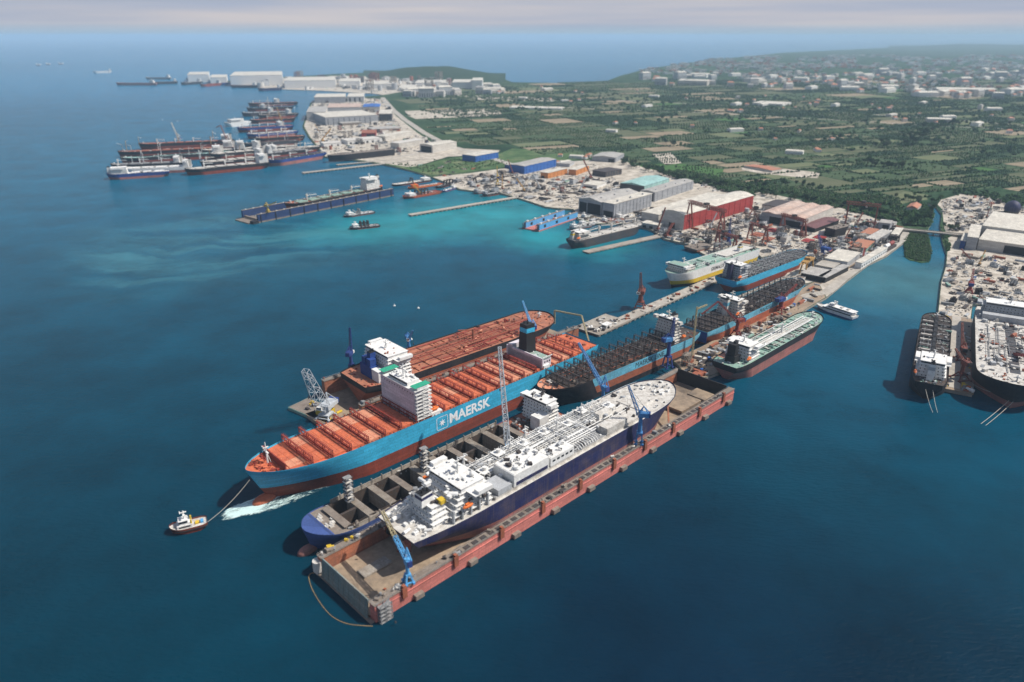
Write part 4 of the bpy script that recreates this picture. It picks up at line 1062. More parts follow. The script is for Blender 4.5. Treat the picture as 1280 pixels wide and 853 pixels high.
# B: nearest grey container ship, bow towards the camera, light blue side
BT_, BH_, BL_ = freighter('container_ship', 'container ship with bare dark lashing frames directly behind the white-decked gas carrier', (863, 412), (674, 489), 19, 33, (5, 12, 19), ['hullblack', 'redox', 'skyblue2', 'hullblack'], 'holddark', 'container', bowm=(.74, 3), house_at=.155, house_l=.05, tiers=7, hm='offwhite', fun=('offwhite', 'skyblue2'), seed=11, n=70, nlb=12, lh=9, near=1, bulbmat='hullpink',
   text=('MAERSK LINE', 7.2, 'black', .40, 15.8), hkw=dict(bowt=.8, rake=14), gearmat=('grey','redox','dark','docktop'))
MB().box(BL_*.925, -7, 19, BL_*.93, 7, 23).build('breakwater', 'dark', BT_)
BH_.deck('orange2', BT_, 'foredeck', dz=.1, t0=.91)
# C
CT, CH, CL = freighter('container_ship', 'worn container ship with navy stern and black lashing frames, moored along the brown quay', (868, 412), (1000, 351), 17, 33, (5, 11, 17), ['hullorange', 'hullorange', 'skyblue2'], 'holddark', 'container', house_at=.27, house_l=.06, tiers=5, hm='offwhite', fun=('offwhite', 'skyblue2'), seed=12, n=80, nlb=10, lh=7, near=-1,
   text=('MAERSK LINE', 7.2, 'black', .54, 14), hkw=dict(transom=.95, rake=14), gearmat=('dark','grey','docktop','black'))
for k in range(4): lashing_bridge(CT, 8 + k*.05*CL, 15, 17, 6, 'dark', 4)
MB().box(4, -14, 17.02, .25*CL, 14, 17.5).build('hatch_cover', 'holddark', CT)
MB().box(-.25, -15.3, 6, -.05, 15.3, 17.2).build('stern_plate', 'blue', CT)
# D
freighter('container_ship', 'sky blue container ship with pale bridge block at its stern and grey lashing rows', (907, 350), (1003, 315), 16, 33, (8, 16), ['hullred', 'skyblue'], 'hullgrey', 'container', house_at=.06, house_l=.09, tiers=5, hm='lgrey', fun=('navy', None), seed=13, n=60, nlb=15, lh=4, lmat='grey', near=-1, dm='grey', hkw=dict(transom=.95, rake=8), gearmat=('grey','lgrey','dark','greendeck'))
# product tanker
FT, FH, FL = freighter('tanker', 'black and faded red product tanker with green deck lying against the brown quay', (905, 457), (1020, 394), 15, 32, (9.5, 15), ['hullpink', 'hullblack'], 'greendeck', 'tanker', house_at=.12, house_l=.10, tiers=4, fun=None, seed=14, n=90, near=-1, bulbmat='hullpink', dm='greendeck', hkw=dict(transom=.8, full=1.4), gearmat=('white','offwhite','lgrey','greendeck'))
m = MB(); x = .07*FL; m.box(x-4, -5, 15, x+6, 5, 22); m.box(x-3, -4, 22, x+3, 4, 33); m.bar((x+2, 0, 33), (x+6, 0, 34), 3); m.build('funnel', 'black', FT)
MB().box(.075*FL, 4, 15.02, .30*FL, 15.4, 15.3).build('deck_panel', 'orange2', FT)
for k in range(9): MB().box(lerp(.26, .9, k/9)*FL, -13.5, 15, lerp(.26, .9, k/9)*FL+.8, -3.5, 15.9).build('deck_web', 'dark', FT)
# VLCC in the second floating dock
VT, VH, VL = freighter('tanker', 'very large tanker with rust red deck and black side, behind the orange-hatched container ship', (440, 471), (685, 390), 24, 52, (9, 14.5, 20), ['hullorange', 'hullorange', 'hullblack'], 'vdeck', 'tanker', drop=4, house_at=.10, house_l=.10, tiers=6, hm='white', fun=('blue', None), seed=15, n=100, near=-1, dm='vdeck', hkw=dict(full=1.5, bowt=.84, transom=.8), gearmat=('redox','redbrown','orange2','dark'))
m = MB(); x = .10*VL
for s in (-4, 4): m.box(x-9, s-3, 20, x-3, s+3, 37)
m.box(x-10, -9, 20, x-2, 9, 31); m.build('engine_casing', 'blue', VT)
MB().box(.06*VL, -20, 20, .09*VL, -9, 30).build('superstructure', 'white', VT)
MB().box(.17*VL, -24, 34, .19*VL, 24, 35.8).build('bridge_wing', 'white', VT)
# second floating dock
o1, o2 = at(440, 513, 0), at(722, 402, 0); h2 = VT.rotation_euler[2]; vx = VT.location
def vl(x, y, z=0): return (vx.x + x*math.cos(h2) - y*math.sin(h2), vx.y + x*math.sin(h2) + y*math.cos(h2), z)
d2 = thing('floating_dock', 'brown floating dock carrying the red-decked tanker, mostly hidden by the light blue ship', 'floating dock', vl(-12, -34), h2)
L2 = VL + 24
MB().box(0, 0, -1, L2, 68, 2.6).build('pontoon', 'redox', d2)
MB().box(.5, 5, 2.6, L2-.5, 63, 2.9).build('dock_floor', 'dockfloor', d2)
for y in (0, 63):
    o = MB().box(0, y, 2, L2, y+5, 16.5).build('wing_wall', 'wingorange', d2)
    MB().box(-.2, y-.4, 16.5, L2+.2, y+5.4, 16.9).build('walkway', 'docktop', o)
    g = MB()
    for yy in (y-.2, y+5.2): g.bar((0, yy, 17.9), (L2, yy, 17.9), .2)
    for k in range(int(L2/7)): g.bar((k*7, y-.2, 16.9), (k*7, y-.2, 17.9), .2); g.bar((k*7, y+5.2, 16.9), (k*7, y+5.2, 17.9), .2)
    for k in (0, L2): g.bar((k, y-.2, 17.9), (k, y+5.2, 17.9), .2)
    g.build('railing', 'grey', o)
fittings(d2, 2, 40, 1, 2.6, 1, 'dark', 3)
for i in range(80):
    q = random.uniform(.7, 1.6); k = random.choice(('crate','deck_locker','winch','vent')); inst(small(k, random.choice(('docktop','dark','grey','redox'))), k, d2, (random.uniform(2, L2-2), random.choice((random.uniform(.6, 4.4), random.uniform(63.6, 67.4))), 16.9), random.uniform(0,3), (q,q,q))
MB().box(-30, 8, -1, -.2, 44, 3).cyl(-2, 26, 3, 3.4, 17, 20).build('end_platform', 'dockfloor', d2)
# ro-ro ship
def roro():
    z = 20; loc, hd, L = frame((938, 309), (836, 342), z)
    t = thing('vehicle_carrier', 'white and yellow vehicle carrier with green top deck moored at the pier root', 'ship', loc, hd)
    H = HullForm(L, 32, [(4, 0), (9.5, 1), (z, 2)], bowt=.84, sternt=.05, transom=.97, transomw=.8, full=1.4, rake=8, srake=1, sheer=0, bulwark=1)
    H.hull(parent=t, mats=['hullblack', 'yellow', 'white']); H.deck('greendeck', t)
    z1, *_ = house(t, .80*L, .93*L, 13, z, 2, 'offwhite', (.5, .5, .5)); bridge_top(t, .86*L, .93*L, 12, 16, z1, 'white', 'greendeck')
    house(t, .05*L, .40*L, 9, z, 1, 'offwhite', (.5, .5, .5)); funnel(t, .2*L, 6, z+3, 8, 6, 8, 'white', 'yellow')
    fittings(t, 4, .8*L, 13, z, 90, ('white','greendeck','grey','dark','offwhite'), 71, (.8, 3), pipes=20, pmat='white')
    MB().box(.42*L, -12, z, .60*L, 12, z+1.6).build('deck_hatch', 'greendeck', t)
    m = MB(); m.box(-.6, -9, 9.5, -.1, 9, 21); m.build('stern_ramp', 'offwhite', t)
    side_text('GRIMALDI', 6.5, 'black', t, local_x(t, 882, 331, 14)[0], 16.06, 14.5, False, sx=1.0, bold=.12)
    MB().box(.01*L, -15.9, 3.5, .02*L, 15.9, 4.4).build('stern_fender', 'black', t)
    mast(t, .84*L, 0, z1+3, 7)
roro()
# M: grey cargo ship
freighter('cargo_ship', 'dark grey cargo ship with cluttered cream deck beside the low quay by the grey hall', (713, 301), (801, 280), 12, 26, (4, 12), ['hullgrey', 'hullgrey'], 'tank', 'bulk', house_at=.05, house_l=.14, tiers=3, hm='offwhite', fun=('offwhite', 'yellow'), seed=16, n=60, near=-1, dm='offwhite', gear='offwhite', gearmat=('offwhite','white','docktop','grey'))
# J and K on the right
JT, JH, JL = freighter('cargo_ship', 'black-hulled cargo ship with white stern house and dark open deck at the right-hand pier', (1161, 481), (1171, 395), 16, 29, (6, 16), ['hullblack', 'hullblack'], 'holddark', 'container', house_at=.08, house_l=.13, tiers=4, hm='white', fun=('white', 'lgrey'), seed=17, n=90, nlb=9, lh=3, near=1, hkw=dict(full=1.8, bowt=.86), gearmat=('dark','grey','greendeck','lgrey'))
MB().box(.26*JL, -1.5, 16, .95*JL, 1.5, 19).build('catwalk', 'black', JT)
for k in range(18): MB().box(.27*JL + k*.037*JL, -12.5 if k % 2 else 2.5, 16.4, .27*JL + k*.037*JL + 2.2, -2.5 if k % 2 else 12.5, 17.8).build('deck_frame', 'offwhite' if k % 3 else 'grey', JT)
kd = JT.rotation_euler[2]; kb = at(1271, 486, 22); ks = kb + Vector((math.cos(kd), math.sin(kd), 0))*222
def proj(p):
    d = p - cam.location; w_ = d.y*math.cos(PITCH) - d.z*math.sin(PITCH); u_ = d.y*math.sin(PITCH) + d.z*math.cos(PITCH)
    return (640 + F_PX*d.x/w_, 426.5 - F_PX*u_/w_)
KS_PX = proj(ks)
KT, KH, KL = freighter('tanker', 'broad tanker with dirty white deck and black and red bow at the right edge', KS_PX, (1271, 486), 22, 60, (6.5, 22), ['hullpink', 'hullblack'], 'tank', 'none', house_at=.05, house_l=.09, tiers=4, hm='lgrey', fun=('lgrey', None), seed=18, n=100, near=1, dm='tank', hkw=dict(full=2.2, bowt=.80, rake=7, transom=.9), gearmat=('offwhite','grey','tank','dark','redox'))
MB().box(.12*KL, -3.5, 22, .92*KL, 4.5, 22.3).build('centre_walkway', 'hullgrey', KT)
MB().bar((.62*KL, 2, 22.3), (.70*KL, 6, 29), 3).build('deck_crane', 'crane_red' if False else 'cranered', KT)
MB().box(.16*KL, -24, 22, .2*KL, 24, 28).build('superstructure', 'lgrey', KT)
for i in range(90):
    q = random.uniform(.9, 2.4); k = random.choice(('crate','deck_locker','tank','vent','steel_plate','hose_reel'))
    x = random.uniform(.1*KL, .95*KL); h = KH.half(x)-3
    inst(small(k, random.choice(('offwhite','grey','dark','tank','redox','lgrey'))), k, KT, (x, random.uniform(-h, h), KH.zd(x)+.1), random.uniform(0,3), (q,q,q))

# ================================================================ ferry, tug, wake, boom
def ferry():
    a = at(1020, 384, 0); b = at(1069, 400, 0); hd = heading(b, a); L = (b-a).length
    t = thing('ferry', 'white twin-deck passenger ferry moored bow-in beside the green-decked tanker', 'ferry', b, hd)
    H = HullForm(L, 12, [(1.2, 1), (3.4, 0)], bowt=.62, sternt=.05, transom=.95, transomw=.8, full=.3, rake=4, srake=1, sheer=1.2, bulwark=.8)
    H.hull(parent=t, mats=['white', 'blue']); H.deck('offwhite', t)
    m = MB(); m.box(3, -5, 3.4, L*.78, 5, 6.0); m.box(2, -5.6, 6, L*.80, 5.6, 6.3); o = m.build('main_saloon', 'white', t)
    for s in (-1, 1): MB().box(4, s*5, 4.3, L*.76, s*5.1, 5.4).build('window_band', 'glass', o)
    m = MB(); m.box(4, -4.2, 6.3, L*.66, 4.2, 8.6); m.box(1, -5, 8.6, L*.69, 5, 8.9); o = m.build('upper_saloon', 'white', t)
    for s in (-1, 1): MB().box(6, s*4.2, 7.1, L*.64, s*4.3, 8.1).build('window_band', 'glass', o)
    m = MB(); m.box(L*.54, -2.6, 8.9, L*.64, 2.6, 11); m.box(L*.53, -3, 11, L*.65, 3, 11.2); o = m.build('wheelhouse', 'white', t)
    MB().box(L*.64, -2.4, 9.6, L*.642, 2.4, 10.6).build('window', 'glass', o); mast(t, L*.52, 0, 11, 4)
    for k in range(2): MB().cbox(L*.2+k*8, 0, 8.9, 3, 4, 1.2).build('roof_vent', 'offwhite', t)
ferry()
def tugboat(name, label, a, b, hullm, housem, deckm, B=10, fen='black', seed=1, group=None, k=1.0):
    pa = at(*a, 0); pb = at(*b, 0); hd = heading(pa, pb); L = (pb-pa).length
    t = thing(name, label, 'tug', pa, hd, group)
    H = HullForm(L, B, [(1.0, 0), (3.0, 1)], bowt=.6, sternt=.2, transom=.7, full=1.4, rake=2, srake=1.5, sheer=1.6, bulwark=1.0)
    H.hull(parent=t, mats=['hullred', hullm]); H.deck(deckm, t)
    m = MB()
    for sg in (-1, 1):
        pts = [H.pt(q/16, 2.4, sg) for q in range(17)]; m.tube([(p[0], p[1]+sg*.2, p[2]) for p in pts], .45, 6)
    m.build('fender', fen, t)
    m = MB(); m.box(L*.40, -B*.33, 3, L*.80, B*.33, 5.6); o = m.build('deckhouse', housem, t)
    MB().box(L*.45, -B*.33-.1, 4, L*.75, B*.33+.1, 4.9).build('window_band', 'glass', o)
    m = MB(); m.box(L*.50, -B*.25, 5.6, L*.74, B*.25, 8.4); m.box(L*.49, -B*.28, 8.4, L*.75, B*.28, 8.7); o = m.build('wheelhouse', housem, t)
    MB().box(L*.51, -B*.26, 6.8, L*.745, B*.26, 7.9).build('window_band', 'glass', o)
    mast(t, L*.58, 0, 8.7, 6)
    for s in (-1, 1): MB().cyl(L*.42, s*B*.24, 5.6, 8.2, .6, 8).build('funnel', 'cranered' if hullm == 'dark' else 'yellow', t)
    MB().box(L*.10, -1.6, 3, L*.18, 1.6, 4.3).build('tow_winch', 'cranelb', t)
    MB().cbox(L*.27, 0, 3, 2.4, 3, .9).build('deck_hatch', 'yellow', t)
    return t
tugboat('tugboat', 'small red-brown tug with cream deck towing the orange-hatched container ship, alone in the bay', (260, 655), (213, 667), 'hullred', 'white', 'tank', 11)
p, q = at(259, 653, 3.2), at(312, 600, 25)
def rope(name, label, p, q, sag, r=.22, mat='rope', group=None):
    pts = [p.lerp(q, i/14) - Vector((0, 0, sag*4*(i/14)*(1-i/14))) for i in range(15)]
    o = MB().tube([tuple(v - p) for v in pts], r, 5).build(name, mat, loc=p); return tag(o, label, 'rope', group)
rope('tow_line', 'tight tow line running from the tug up to the big container ship bow', p, q, 2.2, .26)
for i, (a, za, b, zb) in enumerate((((1157, 487), 12, (1166, 516), 0), ((1166, 488), 12, (1172, 516), 0), ((1262, 500), 8, (1226, 530), 0), ((1268, 501), 8, (1232, 532), 0), ((1238, 490), 14, (1213, 478), 3))):
    rope('mooring_line', ['left line hanging from the black cargo ship stern into the water', 'right line hanging from the black cargo ship stern into the water', 'outer anchor line from the broad tanker bow down into the water', 'inner anchor line from the broad tanker bow down into the water', 'line from the broad tanker bow across to the pier tip'][i], at(*a, za), at(*b, zb), 1, .22)
pts = [at(u, v, .25) for u, v in ((397, 716), (389, 717), (386, 722), (390, 736), (399, 752), (411, 767), (424, 776), (440, 781), (466, 783))]
sm = []
for i in range(len(pts)-1):
    a, b = pts[i], pts[i+1]; p0 = pts[max(i-1, 0)]; p3 = pts[min(i+2, len(pts)-1)]
    for k in range(8):
        t_ = k/8; sm.append(0.5*((2*a) + (b-p0)*t_ + (2*p0-5*a+4*b-p3)*t_*t_ + (3*a-p0-3*b+p3)*t_**3))
sm.append(pts[-1])
tag(MB().tube([tuple(v) for v in sm], .24, 6).build('floating_boom', 'boom'), 'brown floating hose curving through the water off the dock gate', 'floating boom')
# wake of the tug: broken foam lying on the water
def foam_mat():
    m = bpy.data.materials.new('foam'); m.use_nodes = True; n = m.node_tree; b = n.nodes['Principled BSDF']; L = n.links.new
    b.inputs['Base Color'].default_value = (.55, .72, .70, 1); b.inputs['Roughness'].default_value = .8
    uv = n.nodes.new('ShaderNodeTexCoord'); mpn = node(n, 'ShaderNodeMapping'); mpn.inputs['Scale'].default_value = (.10, .30, 1); L(uv.outputs['Object'], mpn.inputs[0])
    a = node(n, 'ShaderNodeTexNoise', Scale=1.0, Detail=9.0); a.inputs['Roughness'].default_value = .72; a.inputs['Distortion'].default_value = 1.2; L(mpn.outputs[0], a.inputs['Vector'])
    at_ = n.nodes.new('ShaderNodeAttribute'); at_.attribute_name = 'foam_amount'
    s = node(n, 'ShaderNodeMath', operation='ADD'); L(a.outputs['Fac'], s.inputs[0]); L(at_.outputs['Fac'], s.inputs[1])
    r = node(n, 'ShaderNodeMapRange'); r.inputs['From Min'].default_value = .95; r.inputs['From Max'].default_value = 1.12; r.inputs['To Max'].default_value = .95; L(s.outputs[0], r.inputs['Value'])
    L(r.outputs[0], b.inputs['Alpha']); MATS['foam'] = m; return m
def foam(name, line, width, dens, label):
    """ribbon of foam following a line on the water; density fades at both edges"""
    P = [at(u, v, 0) for u, v in line]; n = 40; o = P[0]; ax = (P[-1]-P[0]).normalized(); h = math.atan2(ax.y, ax.x)
    vs, fs, de = [], [], []; m = 10
    for i in range(n+1):
        f = i/n*(len(P)-1); k = min(int(f), len(P)-2); c = P[k].lerp(P[k+1], f-k); d = (P[k+1]-P[k]).normalized(); nn = Vector((-d.y, d.x, 0)); w_ = width(i/n)
        for j in range(m+1):
            e = j/m*2-1; q = c + nn*e*w_/2 - o; vs.append((q.x*math.cos(-h)-q.y*math.sin(-h), q.x*math.sin(-h)+q.y*math.cos(-h), .22)); de.append(dens(i/n, e))
    for i in range(n):
        for j in range(m): fs.append((i*(m+1)+j, (i+1)*(m+1)+j, (i+1)*(m+1)+j+1, i*(m+1)+j+1))
    mb = MB(); mb.add(vs, fs); ob = mb.build(name, MATS.get('foam') or foam_mat(), loc=(o.x, o.y, 0), rz=h)
    a = ob.data.attributes.new('foam_amount', 'FLOAT', 'POINT'); a.data.foreach_set('value', de); ob['kind'] = 'stuff'; ob['label'] = label; return ob
def d1(t, e):
    edge = max(0, 1 - abs(e)**3); rail = math.exp(-((abs(e)-.62)/.25)**2)*.22
    return (.54*edge + rail*.55) * min(1, t*9) * (1 - max(0, t-.42)*1.5) + (.08 if t < .35 else 0)*edge
foam('wake', [(263, 653), (300, 638), (340, 627), (395, 607), (450, 585), (510, 562)], lambda t: 9 + 19*min(1, t*3.2) - 8*max(0, t-.4), d1, 'white churned wake trailing behind the tug along the red hull')
foam('foam', [(345, 622), (400, 600), (470, 574), (540, 548)], lambda t: 9, lambda t, e: .47*(1-abs(e)**2)*min(1, (1-t)*2), 'thin broken foam along the red hull waterline')
# ================================================================ piers on piles
def pier(name, label, a, b, wd, z=3.0, mat='concrete', group=None, cat='pier', piles=True, kerb=True):
    pa = at(*a, z); pb = at(*b, z); hd = heading(pa, pb); L = (pb-pa).length
    t = thing(name, label, cat, (pa.x, pa.y, 0), hd, group)
    MB().box(0, -wd/2, z-1.2, L, wd/2, z).build('deck', mat, t)
    if piles:
        n = int(L/9)
        for i in range(min(n, 48)):
            x = 3 + i*(L-6)/max(1, min(n, 48)-1)
            MB().box(x-1.5, -wd/2+.6, -1.5, x+1.5, wd/2-.6, z-1.2).build('pile', 'quay', t)
    if kerb:
        for s in (-1, 1): MB().box(0, s*wd/2, z, L, s*(wd/2-.5), z+.35).build('kerb', 'quay', t)
    return t, L
PT, PL = pier('pier', 'long concrete finger pier with the red-brown tower crane standing on it', (762, 407), (944, 326), 15, 3.2)
p5r = random.Random(77)
for i in range(60): 
    q = p5r.uniform(.7, 1.6); k = p5r.choice(('crate','deck_locker','bollard','winch','tank','steel_plate'))
    inst(small(k, p5r.choice(('dark','offwhite','grey','docktop','redox'))), k, PT, (p5r.uniform(3, PL-10), p5r.uniform(-6, 6), 3.2), p5r.uniform(0,3), (q,q,q))
P2T, P2L = pier('pontoon', 'wide concrete pontoon with a white cabin at the end of the finger pier', (733, 414), (772, 397), 34, 2.8, 'quay', cat='pontoon')
c = MB().box(20, -12, 2.8, 30, -5, 6.4).box(19.6, -12.4, 6.4, 30.4, -4.6, 6.7).build('cabin', 'white', P2T)
MB().box(19.9, -11, 4, 20, -6, 5.4).build('window', 'glass', c)
for i in range(30):
    q = p5r.uniform(.8, 1.8); k = p5r.choice(('crate','deck_locker','bollard','winch','tank'))
    inst(small(k, p5r.choice(('dark','offwhite','white','docktop'))), k, P2T, (p5r.uniform(2, P2L-2), p5r.uniform(-14, 14), 2.8), p5r.uniform(0,3), (q,q,q))
pier('pier', 'pale pile-supported pier reaching into turquoise water from the middle yard', (512, 268.5), (645, 246.5), 11, 3.2)
pier('quay', 'low concrete quay along the near side of the dark grey cargo ship', (732, 315), (828, 294), 14, 2.2, 'quay', cat='quay')
pier('pier', 'narrow pale breakwater pier nearest the meadow by the far yard', (378, 216), (530, 199), 12, 3, cat='pier')
pier('pier', 'short pale pier beside the dark barge hull at the far yard', (421, 206), (500, 199), 10, 3, cat='pier')
pier('quay', 'narrow quay strip between the sky blue ship and the worn container ship', (905, 381), (990, 344), 9, 3, 'quay', cat='quay')
RP, RL = pier('pier', 'brown-topped pier between the black cargo ship and the broad tanker', (1193, 488), (1196.5, 396), 30, 4.0, 'yardbrown')
MB().box(5, -4, 4.0, RL, 5, 4.15).build('roadway', 'concrete', RP)
for i in range(80):
    q = p5r.uniform(.8, 1.9); k = p5r.choice(('crate','deck_locker','bollard','winch','tank','steel_plate'))
    inst(small(k, p5r.choice(('dark','offwhite','redox','lifeorange','yellow','grey','white'))), k, RP, (p5r.uniform(1, 22) if i < 30 else p5r.uniform(1, RL), p5r.choice((-1, 1))*p5r.uniform(6.5, 13), 4.0), p5r.uniform(0,3), (q,q,q))
# gangway and brow cranes between the second dock and the pontoon
p = at(716, 402, 17); q = at(736, 412, 3)
t = thing('gangway_boom', 'beige two-arm gangway boom joining the brown dock to the pontoon', 'gangway', at(693, 405, 16.9), AZ(691, 401, 716, 405))
MB().truss((0,0,0), (0,0,15), 1.2, 1.2, 5, .3).build('mast', 'craneolive', t); MB().truss((0,0,15), (30,0,14), 1.0, 1.0, 9, .28).build('arm', 'craneolive', t); MB().truss((30,0,14), (44,-14,-9), 1.0, 1.0, 9, .28).build('arm', 'craneolive', t)

# quay cranes around the main basin
crane('tower_crane', 'tall red-brown slewing crane with upright boom on the finger pier', (800, 384), 3.2, h=16, boom=30, tip=(801, 341), col='cranerust', bw=11, w=3.4, tower=5)
crane('quay_crane', 'dark blue narrow crane beside the nearest container ship with lashing frames', (834, 459), 6, h=27, boom=20, elev=86, az=R(30), col='cranenavy', bw=7, w=2.8, tower=3.4, mach='craneblue')
crane('quay_crane', 'red luffing crane with folded V-shaped boom over the worn container ship', (920, 421), 3, h=16, boom=36, tip=(898, 377), col='cranered', bw=9, w=2.2, tower=3.4, jib=22, mach='cranered')
crane('quay_crane', 'dark red crane with low boom beside the bow of the worn container ship', (975, 391), 3, h=15, boom=28, elev=22, az=R(40), col='cranered', bw=9, w=2.6, tower=4.4, mach='cranenavy')
t = thing('derrick_mast', 'thin yellowish lattice mast standing by the stern of the nearest container ship', 'mast', at(865, 445, 4), R(30))
MB().truss((0,0,0), (0,0,52), 1.5, 1.5, 18, .2, w2=.9, h2=.9).build('tower', 'craneolive', t); MB().truss((0,0,50), (13,0,52), 1, 1, 5, .22).build('jib', 'craneolive', t)
crane('floating_crane', 'white lattice floating crane on a barge left of the red-decked tanker', (408, 521), 3.2, h=7, boom=46, tip=(382, 463), col='cranegrey', bw=12, w=9, tower=6, mach='cranegrey')
t = thing('crane_barge', 'flat pale barge carrying the white lattice floating crane', 'barge', at(398, 517, 0), AZ(375, 512, 428, 534))
MB().box(-26, -11, -1, 30, 11, 2.8).build('hull', 'greendeck', t); MB().box(-25.5, -10.5, 2.8, 29.5, 10.5, 3.0).build('deck', 'docktop', t)
fittings(t, -24, 26, 9, 3.0, 16, ('dark','yellow','grey'), 81)
MB().box(4, -6, 3, 15, 6, 7).build('winch_house', 'yellow', t)
FW = 17
def on_vl(x, y, z): q = vl(x, y); return Vector((q[0], q[1], z))
def vl_x(u, v, z):
    p = at(u, v, z); dx, dy = p.x-vx.x, p.y-vx.y; return dx*math.cos(h2)+dy*math.sin(h2), -dx*math.sin(h2)+dy*math.cos(h2)
crane('dock_crane', 'dark blue crane on the far dock wall just left of the tanker funnel', None, loc=on_vl(vl_x(437, 462, FW)[0], 31.5, FW), h=16, boom=22, elev=84, az=R(80), col='cranenavy', bw=4.6, tower=2.8, w=2.2)
crane('dock_crane', 'blue crane on the far dock wall with its boom out over open water', None, loc=on_vl(vl_x(503, 436, FW)[0], 31.5, FW), h=12, boom=20, tip=(516, 413), col='craneblue', bw=4.6, tower=2.8, w=1.8)
crane('dock_crane', 'pale blue crane standing behind the tall black funnel', None, loc=on_vl(vl_x(655, 425, FW)[0], -31.5, FW), h=16, boom=26, elev=50, az=R(120), col='cranelb', bw=4.6, tower=2.6, w=2)
t = thing('portal_frame', 'ochre portal frame straddling the slip at the head of the sky blue ship', 'portal crane', at(1003, 346), AZ(1003, 346, 1016, 338))
for x in (0, 24):
    for y in (-5, 5): MB().bar((x, y, 0), (x, y*.5, 19), 1.5).build('leg', 'craneora', t)
MB().box(-4, -3.5, 19, 28, 3.5, 21.5).build('girder', 'craneora', t); MB().box(8, -4, 21.5, 14, 4, 24.5).build('trolley', 'craneora', t)
for s in (-1, 1): MB().bar((-14, s*2, 20), (-4, s*2, 20.5), 1.2).build('cantilever', 'craneora', t)
# big red-brown gantries
gantry('tallest red gantry crane spanning beside the long red-walled hall', (860, 287), (900, 300), 46, w=6, spread=10)
gantry('low red gantry in front of the cream-roofed twin hall', (977, 288), (1003, 296), 26, w=5, spread=8)
gantry('red gantry crane at the back of the yard near the green scrub', (1056, 283), (1092, 287), 40, w=5.5, spread=10)
gantry('low dark red gantry between the vehicle carrier and the red-walled hall', (896, 311), (917, 318), 26, w=4, spread=6, trol=.3)
gantry('dark red gantry right of the vehicle carrier, over brown assembly ground', (937, 298), (956, 304), 24, w=4, spread=6, trol=.7)
crane('quay_crane', 'navy lattice crane behind the vehicle carrier stern', (910, 306), h=12, boom=26, elev=70, az=R(75), col='cranenavy', bw=8, w=3, tower=4)
crane('quay_crane', 'deep blue crane with folded boom behind the grey workshop roofs', (1027, 322), h=12, boom=18, elev=62, az=R(120), col='cranenavy', bw=8, w=4, tower=4.6, mach='tarp')
crane('quay_crane', 'red crane with slanting boom on the yard ground of the right-hand shipyard', (1211, 366), h=10, boom=22, elev=35, az=R(60), col='cranered', bw=8, w=2.6, tower=4)
crane('quay_crane', 'dark red crane halfway along the right-hand pier with boom over the basin', (1200, 450), 4, h=10, boom=26, elev=48, az=R(75), col='cranerust', bw=9, w=2.4, tower=3)
crane('quay_crane', 'red tripod-legged crane near the tip of the right-hand pier', (1200, 474), 4, h=15, boom=14, elev=30, az=R(100), col='cranerust', bw=12, w=2.2, tower=3)

# ================================================================ middle water: blue dock with bulk carrier
LT, LH, LLn = freighter('bulk_carrier', 'red and black bulk carrier with white house, high and dry inside the blue dock', (474, 233), (356, 255), 15, 28, (9, 13), ['hullred', 'hullblack'], 'redox', 'bulk', drop=3, house_at=.03, house_l=.15, tiers=7, seed=21, n=40, gear='offwhite', dm='greendeck', fun=('offwhite', 'navy'), gearmat=('greendeck','dark','lgrey','offwhite'), hkw=dict(full=1.4))
hh = LT.rotation_euler[2]; lo = LT.location
d3 = thing('floating_dock', 'navy blue floating dock farther out in the bay, holding a red bulk carrier', 'floating dock', (lo.x, lo.y, 0), hh)
x0, x1 = -14, LLn + 72
MB().box(x0, -27, -1, x1, 27, 2.6).build('pontoon', 'docktop', d3)
for s in (-1, 1):
    o = MB().box(x0, s*22.5, 2.6, x1, s*27, 14.5).build('wing_wall', 'dockblue', d3); MB().box(x0-.3, s*22.2, 14.5, x1+.3, s*27.3, 14.9).build('walkway', 'docktop', o)
    for k in range(11): MB().box(x0+6+k*(x1-x0-12)/10, s*27, 0, x0+7.4+k*(x1-x0-12)/10, s*27.9, 14).build('fender_post', 'black', o)
MB().box(x1-6, -22, 2.6, x1-2, 22, 5.5).build('end_apron', 'docktop', d3); MB().box(x1, -22, -.5, x1+16, 20, 1.6).build('landing_stage', 'docktop', d3)
fittings(d3, LLn+6, x1-8, 19, 2.7, 30, ('grey','offwhite','dark','docktop'), 22, (1, 3))
for s in (-1, 1):
    for k in range(20): inst(small('crate', 'offwhite'), 'crate', d3, (x0+8+k*(x1-x0-16)/19, s*24.6, 14.9), 0, (1.2, 1.2, .8))
crane('dock_crane', 'small yellow crane near the open end of the navy blue dock', None, loc=(lo.x + (x1-22)*math.cos(hh) + 24.6*math.sin(hh)*-1, lo.y + (x1-22)*math.sin(hh) + 24.6*math.cos(hh), 14.9), h=9, boom=20, elev=22, az=hh+1.9, col='craneyel', bw=4.4, tower=2.6, w=2)
MB().box(x1+1, 20, -.6, x1+12, 30, 5).build('mooring_pontoon', 'hullblack', d3)
